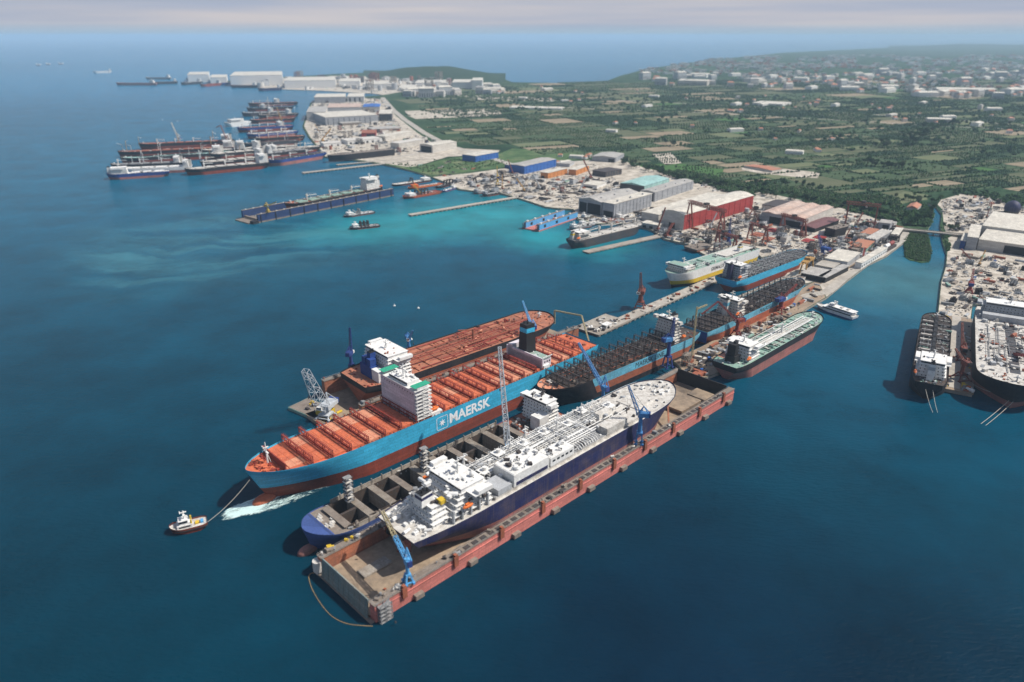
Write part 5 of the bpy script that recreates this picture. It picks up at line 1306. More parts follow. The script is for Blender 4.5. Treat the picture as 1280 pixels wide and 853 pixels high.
# small light blue dock
a, b = at(673, 290, 0), at(722, 273, 0); hd = heading(a, b); Ls = (b-a).length
d4 = thing('floating_dock', 'small sky blue floating dock in front of the grey double hall', 'floating dock', a, hd)
MB().box(0, -1, -1, Ls, 33, 1.8).build('pontoon', 'wingpink', d4)
for y in (0, 27.5):
    o = MB().box(3, y, 1.8, Ls, y+4.5, 11).build('wing_wall', 'cranelb', d4); MB().box(2.8, y-.2, 11, Ls+.2, y+4.7, 11.3).build('walkway', 'docktop', o)
    for k in range(5): inst(small('deck_locker', 'white'), 'deck_locker', d4, (10+k*Ls/5.5, y+2.2, 11.3), 0, (1.8, 1.6, 1.6))
    for k in range(3): MB().box(16+k*Ls/3.4, y-.15, 4, 22+k*Ls/3.4, y-.02, 8.5).build('opening', 'opening', o)
    m = MB()
    for k in range(4): m.box(-1.6, y, 1.8+k*2.4, 3, y+4.5, 2.1+k*2.4)
    m.bar((-1.4, y+.3, 1.8), (-1.4, y+.3, 11), .4).bar((-1.4, y+4.2, 1.8), (-1.4, y+4.2, 11), .4); m.build('stair_tower', 'dark', d4)
fittings(d4, 3, Ls-3, 10, 1.9, 1, 'white', 23)
for k in range(24): q = p5r.uniform(1, 2.2); inst(small(p5r.choice(('crate','deck_locker','tank')), p5r.choice(('white','redox','offwhite','lifeorange'))), 'crate', d4, (p5r.uniform(3, Ls-3), p5r.uniform(7, 26), 1.8), p5r.uniform(0,3), (q,q,q))

# dredgers and workboats
def workboat(name, label, a, b, B, hm, dk, fr=3.0, house_end='stern', hmz='white', frames=0, fm='dark', arm=None, group=None, cat='workboat', seed=1, tiers=2, n=18, gm=('white','dark','grey','offwhite')):
    pa, pb = at(*a, 0), at(*b, 0); hd = heading(pa, pb); L = (pb-pa).length
    t = thing(name, label, cat, pa, hd, group)
    H = HullForm(L, B, [(fr*.4, 0), (fr, 1)], bowt=.78, sternt=.1, transom=.9, full=1.5, rake=2, srake=1, sheer=1, bulwark=.7, transomw=.6)
    H.hull(parent=t, mats=['hullred', hm]); H.deck(dk, t)
    x = .05*L if house_end == 'stern' else .72*L
    if tiers:
        z1, p_, q_, c_, o = house(t, x, x+.17*L, B*.4, fr, tiers, hmz, (.4, .4, .5), win=False, th=2.7); mast(t, (p_+q_)/2, 0, z1, 5, hmz)
    for k in range(frames):
        xx = lerp(.32*L, .68*L, (k+.5)/frames); m = MB()
        m.truss((xx, -B*.3, fr), (xx, -B*.2, fr+9), 1.5, 1.5, 4, .5); m.truss((xx, B*.3, fr), (xx, B*.2, fr+9), 1.5, 1.5, 4, .5); m.bar((xx, -B*.2, fr+9), (xx, B*.2, fr+9), 1.5); m.bar((xx, 0, fr+9), (xx+8, 0, fr+1), 1.2); m.build('dredge_frame', fm, t)
    if arm: MB().truss((.5*L, 0, fr), (.5*L+arm[0], 0, fr+arm[1]), 1.3, 1.3, 6, .35).build('boom', arm[2], t)
    fittings(t, .1*L, .9*L, B*.36, fr, n, gm, seed, (.8, 2.4), pipes=4)
    return t
workboat('dredger', 'small dredger with black frames alone in the turquoise bay, nearest to camera', (474, 283), (437, 287), 16, 'hullblack', 'grey', 2.5, 'bow', 'white', 3, 'dark', seed=31)
workboat('work_barge', 'low grey work barge close beside the navy blue dock', (467, 266), (430, 272), 15, 'hullgrey', 'lgrey', 2.2, 'bow', 'white', 1, 'grey', arm=(12, 9, 'lgrey'), seed=32, cat='barge')
workboat('cargo_boat', 'long pale-decked barge at the back of the dredger group', (538, 226), (490, 233), 20, 'hullblack', 'offwhite', 3, 'stern', 'white', 1, 'dark', seed=33, cat='barge')
workboat('cargo_boat', 'orange-hulled workboat between pale barge and red dredger', (552, 231), (510, 237), 12, 'lifeorange', 'redox', 3, 'bow', 'lifeorange', 0, seed=34)
workboat('dredger', 'red-hulled dredger with dark frames, front one of the moored group', (549, 241), (504, 249), 22, 'hullorange', 'hullred', 4, 'bow', 'white', 4, 'dark', arm=(18, 20, 'craneyel'), seed=35, n=30)
workboat('workboat', 'dark workboat with frames behind the red-hulled dredger', (575, 228), (545, 236), 16, 'hullblack', 'dark', 3, 'stern', 'grey', 3, 'dark', seed=36)
workboat('workboat', 'small navy and white boat at the right end of the dredger group', (569, 236), (552, 241), 10, 'blue', 'white', 2.6, 'stern', 'white', 0, seed=37)
for i, (a, b, hm, dk) in enumerate((((602,228),(585,233),'hullblack','grey'), ((628,224),(602,230),'hullgrey','dark'), ((640,221),(615,225),'hullblack','docktop'), ((610,240),(592,243),'grey','docktop'), ((623,243),(603,246),'dark','grey'))):
    workboat('workboat', ['grey-decked boat drawn up left of the long dark hull', 'long dark grey hull on the middle slip by the yellow crane', 'brown-decked hull farthest right on the middle slip', 'small brown-decked punt by the middle shore', 'dark pontoon boat tied where the pale pier meets land'][i], a, b, 13, hm, dk, 4, 'bow', 'lgrey', 1 if i < 3 else 0, 'dark', seed=50+i, n=14)
crane('yard_crane', 'pale yellow crane standing among the dark hulls on the middle slip', (622, 231), h=14, boom=22, elev=78, az=R(100), col='craneyel', bw=6, w=2.4, tower=3)
# boats in the slip behind the grey cargo ship
for i, (a, b, hm, dk) in enumerate((((738,283),(712,288),'grey','lgrey'), ((752,279),(722,284),'white','offwhite'), ((742,272),(727,275),'docktop','greendeck'), ((768,276),(752,280),'cranered','redox'), ((790,271),(770,275),'white','white'))):
    workboat('boat', ['grey boat nearest the sky blue dock', 'white and cream boat in front of the grey hall doors', 'small green-decked boat close under the dark hall door', 'small red boat in the slip by the grey hall', 'white boat at the inner end of the slip by the grey hall'][i], a, b, 12, hm, dk, 3.4, 'bow', 'white', 0, seed=60+i, cat='boat')
# ================================================================ far-left cluster of ships
far = [
 ('passenger_ship','white and blue passenger ship with pink waterline, leftmost of the far cluster',(212,214),(133,219),6,18,(2,6),('hullpink','blue'),'white',dict(house_at=.66,house_l=.26,tiers=3,fun=('white',None)),'bulk'),
 ('cargo_ship','dark cargo ship with brown-red bottom and white derricks, front middle of the far cluster',(335,203),(231,213),8,24,(4,8),('hullred','hullblack'),'offwhite',dict(house_at=.03,house_l=.1,gear='white'),'bulk'),
 ('bulk_carrier','navy hull with orange-pink bottom and black deck, nearest the far quay',(404,191),(334,202),9,24,(5,9),('hullpink','blue'),'dark',dict(tiers=0,gear='white'),'bulk'),
 ('cargo_ship','white cargo ship with twin black posts behind the passenger ship',(240,208),(150,212),7,20,(3,7),('hullpink','white'),'white',dict(house_at=.04,tiers=3),'bulk'),
 ('cargo_ship','dark ship with bridge deck of open frames, second row of the far cluster',(235,203),(138,207),8,20,(4,8),('hullred','hullblack'),'grey',dict(house_at=.1,tiers=3,gear='white'),'bulk'),
 ('cargo_ship','pale turquoise-decked long ship in the middle of the far cluster',(290,190),(150,199),8,22,(4,8),('hullred','hullblack'),'roofteal',dict(house_at=.1,tiers=4),'ro'),
 ('cargo_ship','rust-decked ship behind the turquoise-decked one',(300,184),(147,191),8,22,(4,8),('hullred','hullblack'),'redox',dict(house_at=.06,tiers=4),'bulk'),
 ('bulk_carrier','black bulk carrier with white deck cranes, farthest row at left',(292,176),(173,181),9,24,(5,9),('hullred','hullblack'),'redox',dict(house_at=.04,house_l=.09,tiers=4,gear='white'),'bulk'),
 ('cargo_ship','brown-decked ship with white bridge just left of the blue-hulled ships',(372,183),(250,189),8,22,(4,8),('hullred','hullblack'),'tank',dict(house_at=.55,tiers=5),'bulk'),
 ('cargo_ship','dark hull in the third row near the far quay',(372,176),(305,181),8,22,(4,8),('hullred','hullgrey'),'holddark',dict(tiers=0),'bulk'),
 ('cargo_ship','grey-decked ship touching the quay in the third row of the far cluster',(384,187),(318,194),8,22,(4,8),('hullred','hullblack'),'grey',dict(house_at=.7,tiers=5),'bulk'),
 ('bulk_carrier','blue-hulled ship with pinkish bottom in the far upper basin',(371,164),(308,169),9,24,(5,9),('hullpink','blue'),'offwhite',dict(tiers=0,gear='white'),'bulk'),
 ('bulk_carrier','navy ship with brown deck just behind the blue-hulled ship',(366,157),(296,161),9,24,(5,9),('hullred','blue'),'redox',dict(house_at=.2,tiers=3,gear='white'),'bulk'),
 ('cargo_ship','brown-decked ship in the upper basin below the pale crane',(368,148),(312,151),8,24,(4,8),('hullred','hullblack'),'redox',dict(tiers=0,gear='offwhite'),'bulk'),
 ('cargo_ship','grey hull with small green hatch in the upper basin',(360,140),(302,142),8,22,(4,8),('hullgrey','hullgrey'),'lgrey',dict(house_at=.35,tiers=4),'bulk'),
 ('cargo_ship','rusty ship, farthest back of the far-left cluster',(372,128),(310,130),8,24,(4,8),('hullred','hullblack'),'redox',dict(house_at=.4,tiers=4,gear='offwhite'),'bulk'),
 ('cargo_ship','dark-decked ship second from the back of the far-left cluster',(366,134),(308,136),8,24,(4,8),('hullred','hullblack'),'dark',dict(house_at=.6,tiers=3,gear='offwhite'),'bulk'),
 ('passenger_ship','white passenger ferry left of the blue hull in the upper basin',(312,152),(280,155),8,18,(3,8),('white','white'),'white',dict(house_at=.3,house_l=.5,tiers=2,fun=('white',None)),'bulk'),
 ('bulk_carrier','tan-decked bulk carrier squeezed behind the front middle ship with white derricks',(330,196),(250,204),9,24,(5,9),('hullred','hullblack'),'tank',dict(house_at=.04,tiers=5,gear='offwhite'),'bulk'),
 ('cargo_ship','white-decked ship between navy hull and grey-decked ship of the far cluster',(398,183),(330,190),9,24,(5,9),('hullred','hullblack'),'tank',dict(house_at=.8,tiers=3,gear='offwhite'),'bulk'),
 ('cargo_ship','cream ship with yellow-white house in the middle of the far cluster',(330,187),(262,194),9,24,(5,9),('hullred','hullblack'),'offwhite',dict(house_at=.1,tiers=6),'bulk'),
 ('cargo_ship','brown-decked hull tied close behind the black bulk carrier',(380,170),(318,174),9,22,(5,9),('hullred','hullblack'),'redox',dict(tiers=0,gear='offwhite'),'bulk'),
 ('cargo_ship','dull red ship between the two brown-decked ships of the upper basin',(372,142),(322,145),8,22,(4,8),('hullred','hullblack'),'docktop',dict(house_at=.2,tiers=4,gear='offwhite'),'bulk'),
 ]
for i, (nm, lb_, s_, b_, z, B, lv, mt, dk, kw, kd_) in enumerate(far):
    kw = dict(kw); kw.setdefault('fun', ('offwhite', None)); kw['tiers'] = kw.get('tiers', 5) + (1 if kw.get('tiers', 5) else 0)
    lv = tuple(q + 3 + 2*j for j, q in enumerate(lv)); z += 4
    freighter(nm, lb_, s_, b_, z, B + 12, lv, list(mt), dk, 'bulk' if kd_ == 'bulk' else 'none', seed=100+i, n=70, group='ships moored in the far-left cluster', gearmat=('offwhite','dark','docktop','white'), detail=0, **kw)
crane('yard_crane', 'brown folded crane rising between the white bridges of the far cluster', (285, 182), 6, h=14, boom=44, elev=58, az=R(140), col='cranerust', bw=8, w=4, tower=4, jib=26)
crane('yard_crane', 'pale slender crane above the black bulk carrier in the far cluster', (224, 178), 8, h=10, boom=46, elev=66, az=R(150), col='offwhite', bw=6, w=4, tower=4)
crane('yard_crane', 'ochre tower crane at the far upper basin quay', (353, 158), 4, h=18, boom=46, elev=66, az=R(140), col='craneora', bw=8, w=4.5, tower=4)
crane('yard_crane', 'pale tower crane at the very back of the far-left cluster', (337, 141), 6, h=18, boom=40, elev=80, az=R(120), col='offwhite', bw=8, w=4, tower=4)
# far headland: ships and halls seen small
hl = [((196,104),(145,104),'hullpink','redox'), ((222,102),(192,103),'hullblack','grey'), ((252,102),(226,104),'hullblack','tank'), ((276,104),(250,106),'hullred','dark'), ((300,103),(272,104),'blue','grey'), ((322,107),(288,107),'hullblack','redox'), ((352,110),(322,111),'navy','dark'), ((214,97),(182,97),'grey','white'), ((140,89),(116,89.5),'white','white'), ((262,97),(232,98),'lgrey','offwhite')]
hlab = ['long red-sided ship at the very tip of the far headland','black ship second from the tip of the far headland','pale-decked ship third along the far headland','red ship in the middle of the far headland row','navy ship left of the big white halls on the headland','rusty ship in front of the big white hall on the headland','navy and dark ship at the right end of the headland row','grey ship behind the row near the headland tip','lone white ship out at sea beyond the headland tip','pale ship behind the row left of the white halls']
for i, (s_, b_, hm, dk) in enumerate(hl):
    freighter('distant_ship', hlab[i], s_, b_, 14, 30, (6, 14), [hm, hm], dk, 'none', seed=140+i, n=6, detail=0, house_at=.06, house_l=.1, tiers=5, fun=None, group='ships along the far headland')

r = random.Random(314)
for i in range(34):
    u, v = r.uniform(150, 398), 0
    v = lerp(206, 188, (u-150)/250) - r.uniform(0, 24 if u < 300 else 52)
    p = at(u, v, 10); h = r.uniform(16, 34)
    t = thing('mast', 'slender pale mast or derrick standing among the far moored cluster', 'mast', (p.x, p.y, 9), r.uniform(0, 3), 'masts among the far moored cluster')
    MB().tube([(0,0,0),(0,0,h)], .9, 6, r2=.5).build('post', r.choice(('offwhite','white','craneora','grey')), t)
    MB().bar((0,0,h*.9),(r.uniform(8, 20),0,h*r.uniform(.5, 1.25)), .9).build('boom', r.choice(('offwhite','white','grey')), t)
# ================================================================ halls and workshops
def hall(name, label, A, B_, Cc, h, wall='wallgrey', roof='roofgrey', kind='gable', rise=3.5, doors=(), side=None, ribs=0, ribm='lgrey', z=None, cat='building', group=None, vents=0, eave=.6, front=None, bays=1, sidewin=0):
    """A,B front base corners in the picture, C far corner along the length from B"""
    z = GZ + .05 if z is None else z
    a, b, c = at(*A, z), at(*B_, z), at(*Cc, z); hd = heading(a, b); W = (b-a).length
    d = c - b; sg = 1 if (b-a).x*d.y - (b-a).y*d.x > 0 else -1
    if d.length > W*1.15:
        hd = heading(b, c) - sg*math.pi/2; W = (b-a).x*math.cos(hd) + (b-a).y*math.sin(hd); a = b - Vector((math.cos(hd), math.sin(hd), 0))*W
    Ln = abs(-(d.x)*math.sin(hd) + d.y*math.cos(hd))
    t = thing(name, label, cat, a, hd, group)
    y1 = Ln*sg
    m = MB(); m.box(0, 0, 0, W, y1, h, 0); o = m.build('wall', [wall], t)
    if side: MB().box(W, 0, .8, W+.15, y1, h-.6).build('side_cladding', side, o)
    if front: MB().box(0, -.12*sg, 0, W, 0, h).build('front_cladding', front, o)
    r = MB(20); bw = W/bays
    for q in range(bays):
        x0 = q*bw; n = 2 if kind == 'gable' else 8
        if kind == 'flat': r.box(x0-eave, -eave*sg, h, x0+bw+eave, y1+eave*sg, h+.9); continue
        pr = []
        for i in range(n+1):
            f = i/n; zz = (1-abs(2*f-1)) if kind == 'gable' else math.sin(math.pi*f)
            pr.append((x0 + (-eave if q == 0 else 0) + f*(bw + (eave if q == 0 else 0) + (eave if q == bays-1 else 0)), h + .05 + rise*zz))
        vs = [(x, -eave*sg, zz) for x, zz in pr] + [(x, y1+eave*sg, zz) for x, zz in pr]; k = n+1
        fs = [(i, i+1, k+i+1, k+i) for i in range(n)] + [tuple(range(k)), tuple(range(2*k-1, k-1, -1))]
        if sg < 0: fs = [f[::-1] for f in fs]
        r.add(vs, fs)
    ro = r.build('roof', roof, t)
    for i, (f0, f1, hh) in enumerate(doors):
        MB().box(W*f0, -.15*sg, 0, W*f1, -.02*sg, h*hh).build('door', 'opening', t)
    for i in range(ribs):
        y = (i+.5)/ribs*y1; MB().box(W+.1, y-.35, 0, W+.55, y+.35, h-.2).build('pilaster', ribm, t)
    for i in range(sidewin):
        y = (i+.5)/sidewin*y1; MB().box(W+.02, y-1.6, h*.25, W+.2, y+1.6, h*.55).build('window', 'glass', t)
    for i in range(vents):
        yy = (i+.5)/vents*y1; MB().box(W*.7-1.4, yy-1.4, h+rise*.3, W*.7+1.4, yy+1.4, h+rise*.6+1.6).build('roof_vent', 'lgrey', ro)
    return t
hall('hall', 'big grey hall with two dark doorways, behind the small sky blue dock', (719,265.5), (751,270), (799,257), 24, 'wallgrey', 'roofgrey', rise=5, doors=((.04,.36,.78),(.40,.97,.80)), vents=3)
hall('hall', 'lower grey bay with cream roof joined to the right of the big grey hall', (751.6,270.2), (767,272.6), (814,258.5), 24, 'wallgrey', 'roofcream', 'flat', doors=((.1,.92,.42),), ribs=11, ribm='wallgrey', vents=3)
hall('hall', 'hall with teal roof and dark front behind the big grey hall', (779,235.5), (805,241), (836,231), 13, 'wallblue', 'roofteal', rise=4, front='hullgrey', side='roofteal')
hall('hall', 'long grey hall with dark end door between teal roof and red-walled hall', (804,248.5), (818,252.5), (866,237), 18, 'wallgrey', 'roofgrey', rise=2.5, doors=((.1,.9,.85),), vents=4, ribs=8, ribm='wallgrey')
hall('hall', 'large hall with dark red side wall and cream curved front gable', (823,283.5), (854,288.5), (940,262), 26, 'wallcream', 'roofcream', 'arch', rise=4.5, doors=((.35,.62,.36),), side='wallred', ribs=12, ribm='wallred')
hall('hall', 'cream side hall joined to the left of the red-walled hall', (805,275), (822.5,280), (905,254), 15, 'wallcream', 'roofcream', 'flat')
hall('building', 'pale low annex against the grey front corner of the red-walled hall', (801,284), (822,287.5), (826,284), 7, 'wallcream', 'roofcream', 'flat', doors=((.1,.3,.6),(.5,.7,.6)))
hall('hall', 'cream hall with three striped pinkish roof bays in front of the green scrub', (954,276), (1004,286.5), (1040,271), 17, 'wallgrey', 'roofpink', rise=2.5, doors=((.2,.5,.7),(.58,.92,.6)), side='wallcream', bays=3)
hall('hall', 'roofless-looking dark end bay at the back of the pink-striped hall', (953,262), (975,266), (992,259), 9, 'wallcream', 'dark', 'flat')
hall('workshop', 'maroon-roofed open shed to the right of the pink-striped hall', (1007,285), (1018,291), (1048,280), 7, 'opening', 'roofmaroon', rise=2.5, eave=1.5)
hall('building', 'blue cladded hall with white roof standing alone on the meadow', (585,199.5), (594.5,203), (623,197.5), 15, 'wallblue', 'roofcream', 'flat', ribs=8, ribm='wallblue')
hall('building', 'white hall with dark open end above the meadow', (530.5,188.5), (541,191.5), (571,186.5), 20, 'wallcream', 'roofcream', rise=2.5, doors=((.1,.9,.8),))
hall('building', 'white shed left of the white hall with dark open end', (496,184), (499,186.5), (531,181), 15, 'wallcream', 'offwhite', 'flat', ribs=6, ribm='offwhite')
hall('building', 'long bright blue hall at the head of the middle yard', (645,213.5), (655.5,218), (695,208.5), 18, 'wallblue', 'roofgrey', rise=2, ribs=9, ribm='wallblue')
hall('building', 'low navy building touching the left end of the long bright blue hall', (631,210), (644,213), (652,209), 8, 'blue', 'roofgrey', 'flat')
hall('building', 'orange-walled building with white roof, left wing', (679,221.5), (685,223.5), (709,217.5), 12, 'wallorange', 'roofcream', 'flat', ribs=5, ribm='wallorange', doors=((.1,.5,.4),))
hall('building', 'orange-walled building with white roof, right wing', (711,218.5), (720,219.5), (736,213.5), 12, 'wallorange', 'roofcream', 'flat', ribs=4, ribm='wallorange')
hall('building', 'dark roofless frame building right of the orange-walled building', (747,218), (757,222), (777,218), 11, 'hullgrey', 'dark', 'flat', ribs=6, ribm='docktop')
hall('building', 'low white building alone in the middle of the dusty middle yard', (731,233), (746,236), (758,231.5), 6, 'white', 'roofcream', 'flat', doors=((.1,.7,.5),))
hall('building', 'grey hall with dark gable end beyond the middle yard by the meadow', (741,201), (769,203.5), (780,198), 12, 'wallgrey', 'roofgrey', rise=3, doors=((.7,.95,.7),))
hall('building', 'small pale building left of the grey hall with dark gable end', (697,207), (712,209), (718,205.5), 7, 'lgrey', 'roofgrey', 'flat')
# far-left yard
hall('hall', 'long grey hall with white roof edge and ribbed front in the far yard', (407.5,157), (473,153.5), (474,146), 27, 'wallgrey', 'roofcream', 'flat', group=None, doors=tuple((.04+.1*i, .05+.1*i, .85) for i in range(9)))
hall('hall', 'dark slatted bay at the right end of the long grey hall', (473.5,153.5), (490,151.5), (491,146), 26, 'hullgrey', 'roofcream', 'flat', doors=tuple((.08+.18*i, .16+.18*i, .9) for i in range(5)))
hall('hall', 'broad beige hall behind the long grey hall in the far yard', (384,151), (408,150.5), (410,143), 30, 'wallcream', 'roofgrey', 'flat')
hall('hall', 'wide flat beige roof stretching behind the long grey hall', (409,144), (452,141), (452,136), 22, 'lgrey', 'roofpink', 'flat')
hall('hall', 'blue-grey hall with white roof edge, farthest back in the far yard', (392,131), (432,128.5), (433,124), 26, 'wallgrey', 'roofcream', 'flat')
hall('hall', 'pale back hall right of the farthest blue-grey hall', (434,129), (455,127.5), (456,123), 24, 'lgrey', 'roofcream', 'flat', doors=((.1,.2,.8),(.4,.5,.8),(.7,.8,.8)))
hall('building', 'cream block with blue roof near the road in the far yard', (453,139.5), (475,138), (476,134), 14, 'wallcream', 'wallblue', 'gable', rise=2)
hall('building', 'small red-fronted shed in the middle of the far yard', (452,171.5), (470,171), (471,167), 11, 'wallred', 'redox', 'flat', doors=((.35,.95,.7),))
hall('building', 'long low pinkish shed in front of the road in the far yard', (466,165), (501,163), (502,160), 7, 'roofpink', 'roofgrey', 'flat', doors=((.7,.95,.6),))
hall('building', 'white arcaded building facing the slip in the far yard', (435,181), (478,177.5), (479,174), 10, 'white', 'offwhite', 'flat', doors=tuple((.05+.16*i, .11+.16*i, .6) for i in range(6)))
hall('building', 'white shed with dark gable end on the right of the far yard', (476,174.5), (482,176.5), (516,170), 13, 'wallcream', 'roofcream', 'flat', doors=((.1,.8,.8),))
hall('building', 'grey-roofed low shed in front of the long grey hall', (428,157.5), (452,156), (453,153.5), 8, 'docktop', 'roofgrey', 'flat')
hall('building', 'pale office block by the quay of the far upper basin', (405,184), (427,182.5), (428,180), 9, 'white', 'offwhite', 'flat', doors=((.4,.5,.6),(.75,.85,.6)))
# head of the main quay
hall('workshop', 'low shed with lilac-grey roof and dark front at the head of the main quay', (1002,347), (1026,353), (1038,345), 7, 'opening', 'roofgrey', 'flat', eave=1)
hall('workshop', 'second low grey-roofed shed, right of the lilac-grey one on the main quay', (1027,350), (1031,354), (1060,339), 7, 'opening', 'roofgrey', 'flat', eave=1)
hall('workshop', 'cream flat-roofed workshop with blue-grey sloping front', (1031,330), (1058,336), (1074,324), 9, 'lgrey', 'roofcream', 'flat', front='cranegrey')
hall('workshop', 'flat beige workshop between cream workshop and sky blue ship', (1018,337), (1040,341), (1052,333), 6, 'lgrey', 'concrete', 'flat')
hall('building', 'long white two-storey building along the main quay edge', (1071,333), (1076,336.5), (1108,317), 8, 'white', 'roofcream', 'flat', sidewin=12)
hall('workshop', 'terracotta-roofed workshop in green frame near the grey roof rows', (1062,313), (1082,316), (1092,307), 6, 'greendeck', 'roofterra', 'flat')
hall('workshop', 'small bright terracotta roof close to the back gantry crane', (1075,295.5), (1088,297.5), (1098,291), 5, 'lgrey', 'roofterra', 'flat')
hall('workshop', 'grey roof rows beside the terracotta workshop, near the canal mouth', (1082,303), (1094,306.5), (1114,295), 8, 'wallgrey', 'roofgrey', rise=1.5, bays=4)
hall('building', 'white-roofed dark building at the canal corner of the main yard', (1113,298.5), (1121,301), (1128,291), 7, 'opening', 'roofcream', 'flat')
hall('building', 'dark-fronted building at the right foot of the back gantry crane', (1097,288), (1111,290), (1114,286), 13, 'wallgrey', 'roofgrey', 'flat', doors=((.35,.9,.8),))
# right-hand yard
hall('hall', 'grey tower block at the left corner of the big cream hall', (1206,311), (1219,313.5), (1223,297), 19, 'wallgrey', 'roofcream', 'flat')
hall('hall', 'big cream hall with one wide black doorway in the right-hand yard', (1220,313), (1300,323.5), (1312,296), 15, 'wallcream', 'roofcream', 'flat', doors=((.42,.78,.8),))
hall('hall', 'higher cream back range of the big hall in the right-hand yard', (1223,299), (1310,309), (1318,289), 19, 'wallcream', 'roofcream', 'flat', vents=0)
hall('building', 'navy side shed at the left foot of the grey tower block', (1199,310), (1205,311.5), (1209,302), 12, 'blue', 'roofcream', 'flat')
hall('farmhouse', 'farmhouse with orange tiled roof among trees left of the canal', (1134,262), (1146,265), (1151,260), 6, 'wallcream', 'roofterra', rise=4)
# headland halls
hall('hall', 'tallest white hall at the middle of the far headland', (291,106), (354,107), (354,101), 62, 'white', 'roofcream', 'flat')
hall('hall', 'low white hall right of the tallest one on the far headland', (358,109), (420,110), (420,105), 44, 'white', 'roofcream', 'flat')
for i, (a, b, h) in enumerate((((236,103),(262,103),50), ((425,108),(450,109),34), ((455,110),(490,111),26), ((520,108),(560,109),24), ((566,110),(590,111),36), ((590,112),(603,112.5),52), ((500,113),(530,114),18), ((264,104),(284,104.5),38))):
    hall('hall', ['pale block near the tip of the far headland','pale shed right of the low white hall','long pale shed at the neck of the headland','pale shed below the dark wooded ridge','cream hall right below the dark wooded ridge','bright white hall at the right end of the headland','low shed row nearest the fields of the headland neck','pale block left of the tallest white hall'][i], a, b, (b[0]+1, b[1]-4), h, 'white', 'roofcream', 'flat')
# bridge over the canal
a, b = at(1127, 286, 6), at(1209, 294, 6); hd = heading(a, b); L = (b-a).length
t = thing('bridge', 'pale concrete road bridge crossing the green canal', 'bridge', (a.x, a.y, 0), hd)
MB().box(0, -6, 4.2, L, 6, 5.4).build('deck', 'concrete', t); MB().box(.2, -4.6, 5.4, L-.2, 4.6, 5.42).build('roadway', 'quay', t)
for s in (-1, 1): MB().box(0, s*6, 5.4, L, s*5.6, 6.5).build('parapet', 'concrete', t)
for k in range(3): MB().box(L*(.25+k*.25)-1, -5, -1, L*(.25+k*.25)+1, 5, 4.2).build('pier', 'quay', t)
# road along the quay edge to the bridge, and the far main road
def road(px, wd, mat='concrete', lift=.1, name='road', z=GZ):
    P = [at(u, v, z) for u, v in px]; m = MB(); vs = []
    for i, p in enumerate(P):
        d = (P[min(i+1, len(P)-1)] - P[max(i-1, 0)]).normalized(); n = Vector((-d.y, d.x, 0))*wd/2
        vs += [(*(p+n)[:2], z+lift), (*(p-n)[:2], z+lift)]
    m.add(vs, [(2*i, 2*i+1, 2*i+3, 2*i+2) for i in range(len(P)-1)])
    me = m; me.f = [f if True else f for f in me.f]; return struct(name, me, mat)
road([(1002,371),(1034,365),(1060,343),(1084,327),(1106,315),(1127,300),(1131,291),(1127,285)], 13, 'concrete')
road([(960,389),(1000,366),(1040,344),(1075,326),(1095,312)], 10, 'yardbrown', .12)
road([(640,206),(600,193),(560,182),(530,166),(505,149),(492,138),(478,122)], 22, 'concrete')
road([(1245,262),(1236,272),(1240,284)], 9, 'concrete', .12)
road([(440,199),(500,196),(560,186),(590,190)], 14, 'concrete', .15)
road([(640,206),(700,203),(735,201)], 10, 'concrete', .12)
road([(640,132),(760,137),(900,142),(1040,150),(1160,157),(1290,163)], 12, 'concrete', .25, 'highway')
road([(500,116),(620,121),(760,125),(940,134),(1180,149),(1290,158)], 16, 'concrete', .3, 'highway')
t = thing('flag', 'very large red flag on a pole beside the long white quay building', 'flag', at(1076, 328, GZ), 0.5)
MB().cyl(0, 0, 0, 22, .35, 8).build('pole', 'offwhite', t); MB().add([(0,0,21.5),(0,0,12),(3,.6,10),(6.5,-.4,7.5),(6,.3,14),(3,.5,19)], [(0,1,2,5),(5,2,3,4)]) 
m = MB(); m.box(.2, -.15, 9, 5, .15, 21); m.build('flag_cloth', 'cranered', t)
# slip with dark barge hull, and assembly pieces with a look of their own
def hull_block(name, label, px, L, B, h, hd, m1='hullgrey', m2='dark', cat='hull block', z=None, group=None):
    t = thing(name, label, cat, at(*px, GZ), hd, group)
    H = HullForm(L, B, [(h*.5, 0), (h, 1)], bowt=.7, sternt=.05, transom=.98, transomw=.9, full=1.2, rake=3, srake=1, sheer=1, keel=0, bulwark=.6)
    H.hull(parent=t, mats=[m1, m2]); H.deck('docktop', t); fittings(t, 3, L-6, B*.3, h, 12, ('dark','docktop','grey'), int(L), (.8, 2)); return t
hull_block('barge_hull', 'long black barge hull with brown deck beside the far yard piers', (491,193.5), 190, 26, 15, AZ(491,193.5,441,199), 'hullblack', 'hullblack')
hull_block('hull_section', 'black hull section with white bow on the yard between gantry and maroon shed', (1036,296), 46, 18, 13, AZ(1036,296,1060,290), 'black', 'hullblack')
hull_block('hull_section', 'grey hull section lying by the dark-roofed slip, left of the quay sheds', (985,330), 34, 15, 8, AZ(985,330,1003,322), 'grey', 'grey')
hull_block('hull_section', 'brown hull section at the water edge beside the vehicle carrier', (862,313), 40, 26, 3, AZ(862,313,886,308), 'redox', 'docktop')
hull_block('patrol_boat', 'white boat hull with dark windows on the slip below the quay sheds', (1001,352), 36, 11, 7, AZ(1001,352,990,358), 'white', 'offwhite', 'boat')
t = thing('tank_wagon', 'dark trailer carrying two orange-red tanks by the canal corner', 'trailer', at(1104, 315, GZ), AZ(1104,315,1124,303))
MB().box(0, -5, 0, 44, 5, 4).build('bed', 'dark', t)
for x in (12, 32): MB(40).tube([(x-8, 0, 6.6), (x+8, 0, 6.6)], 3, 12).build('tank', 'cranered' if x > 20 else 'white', t)
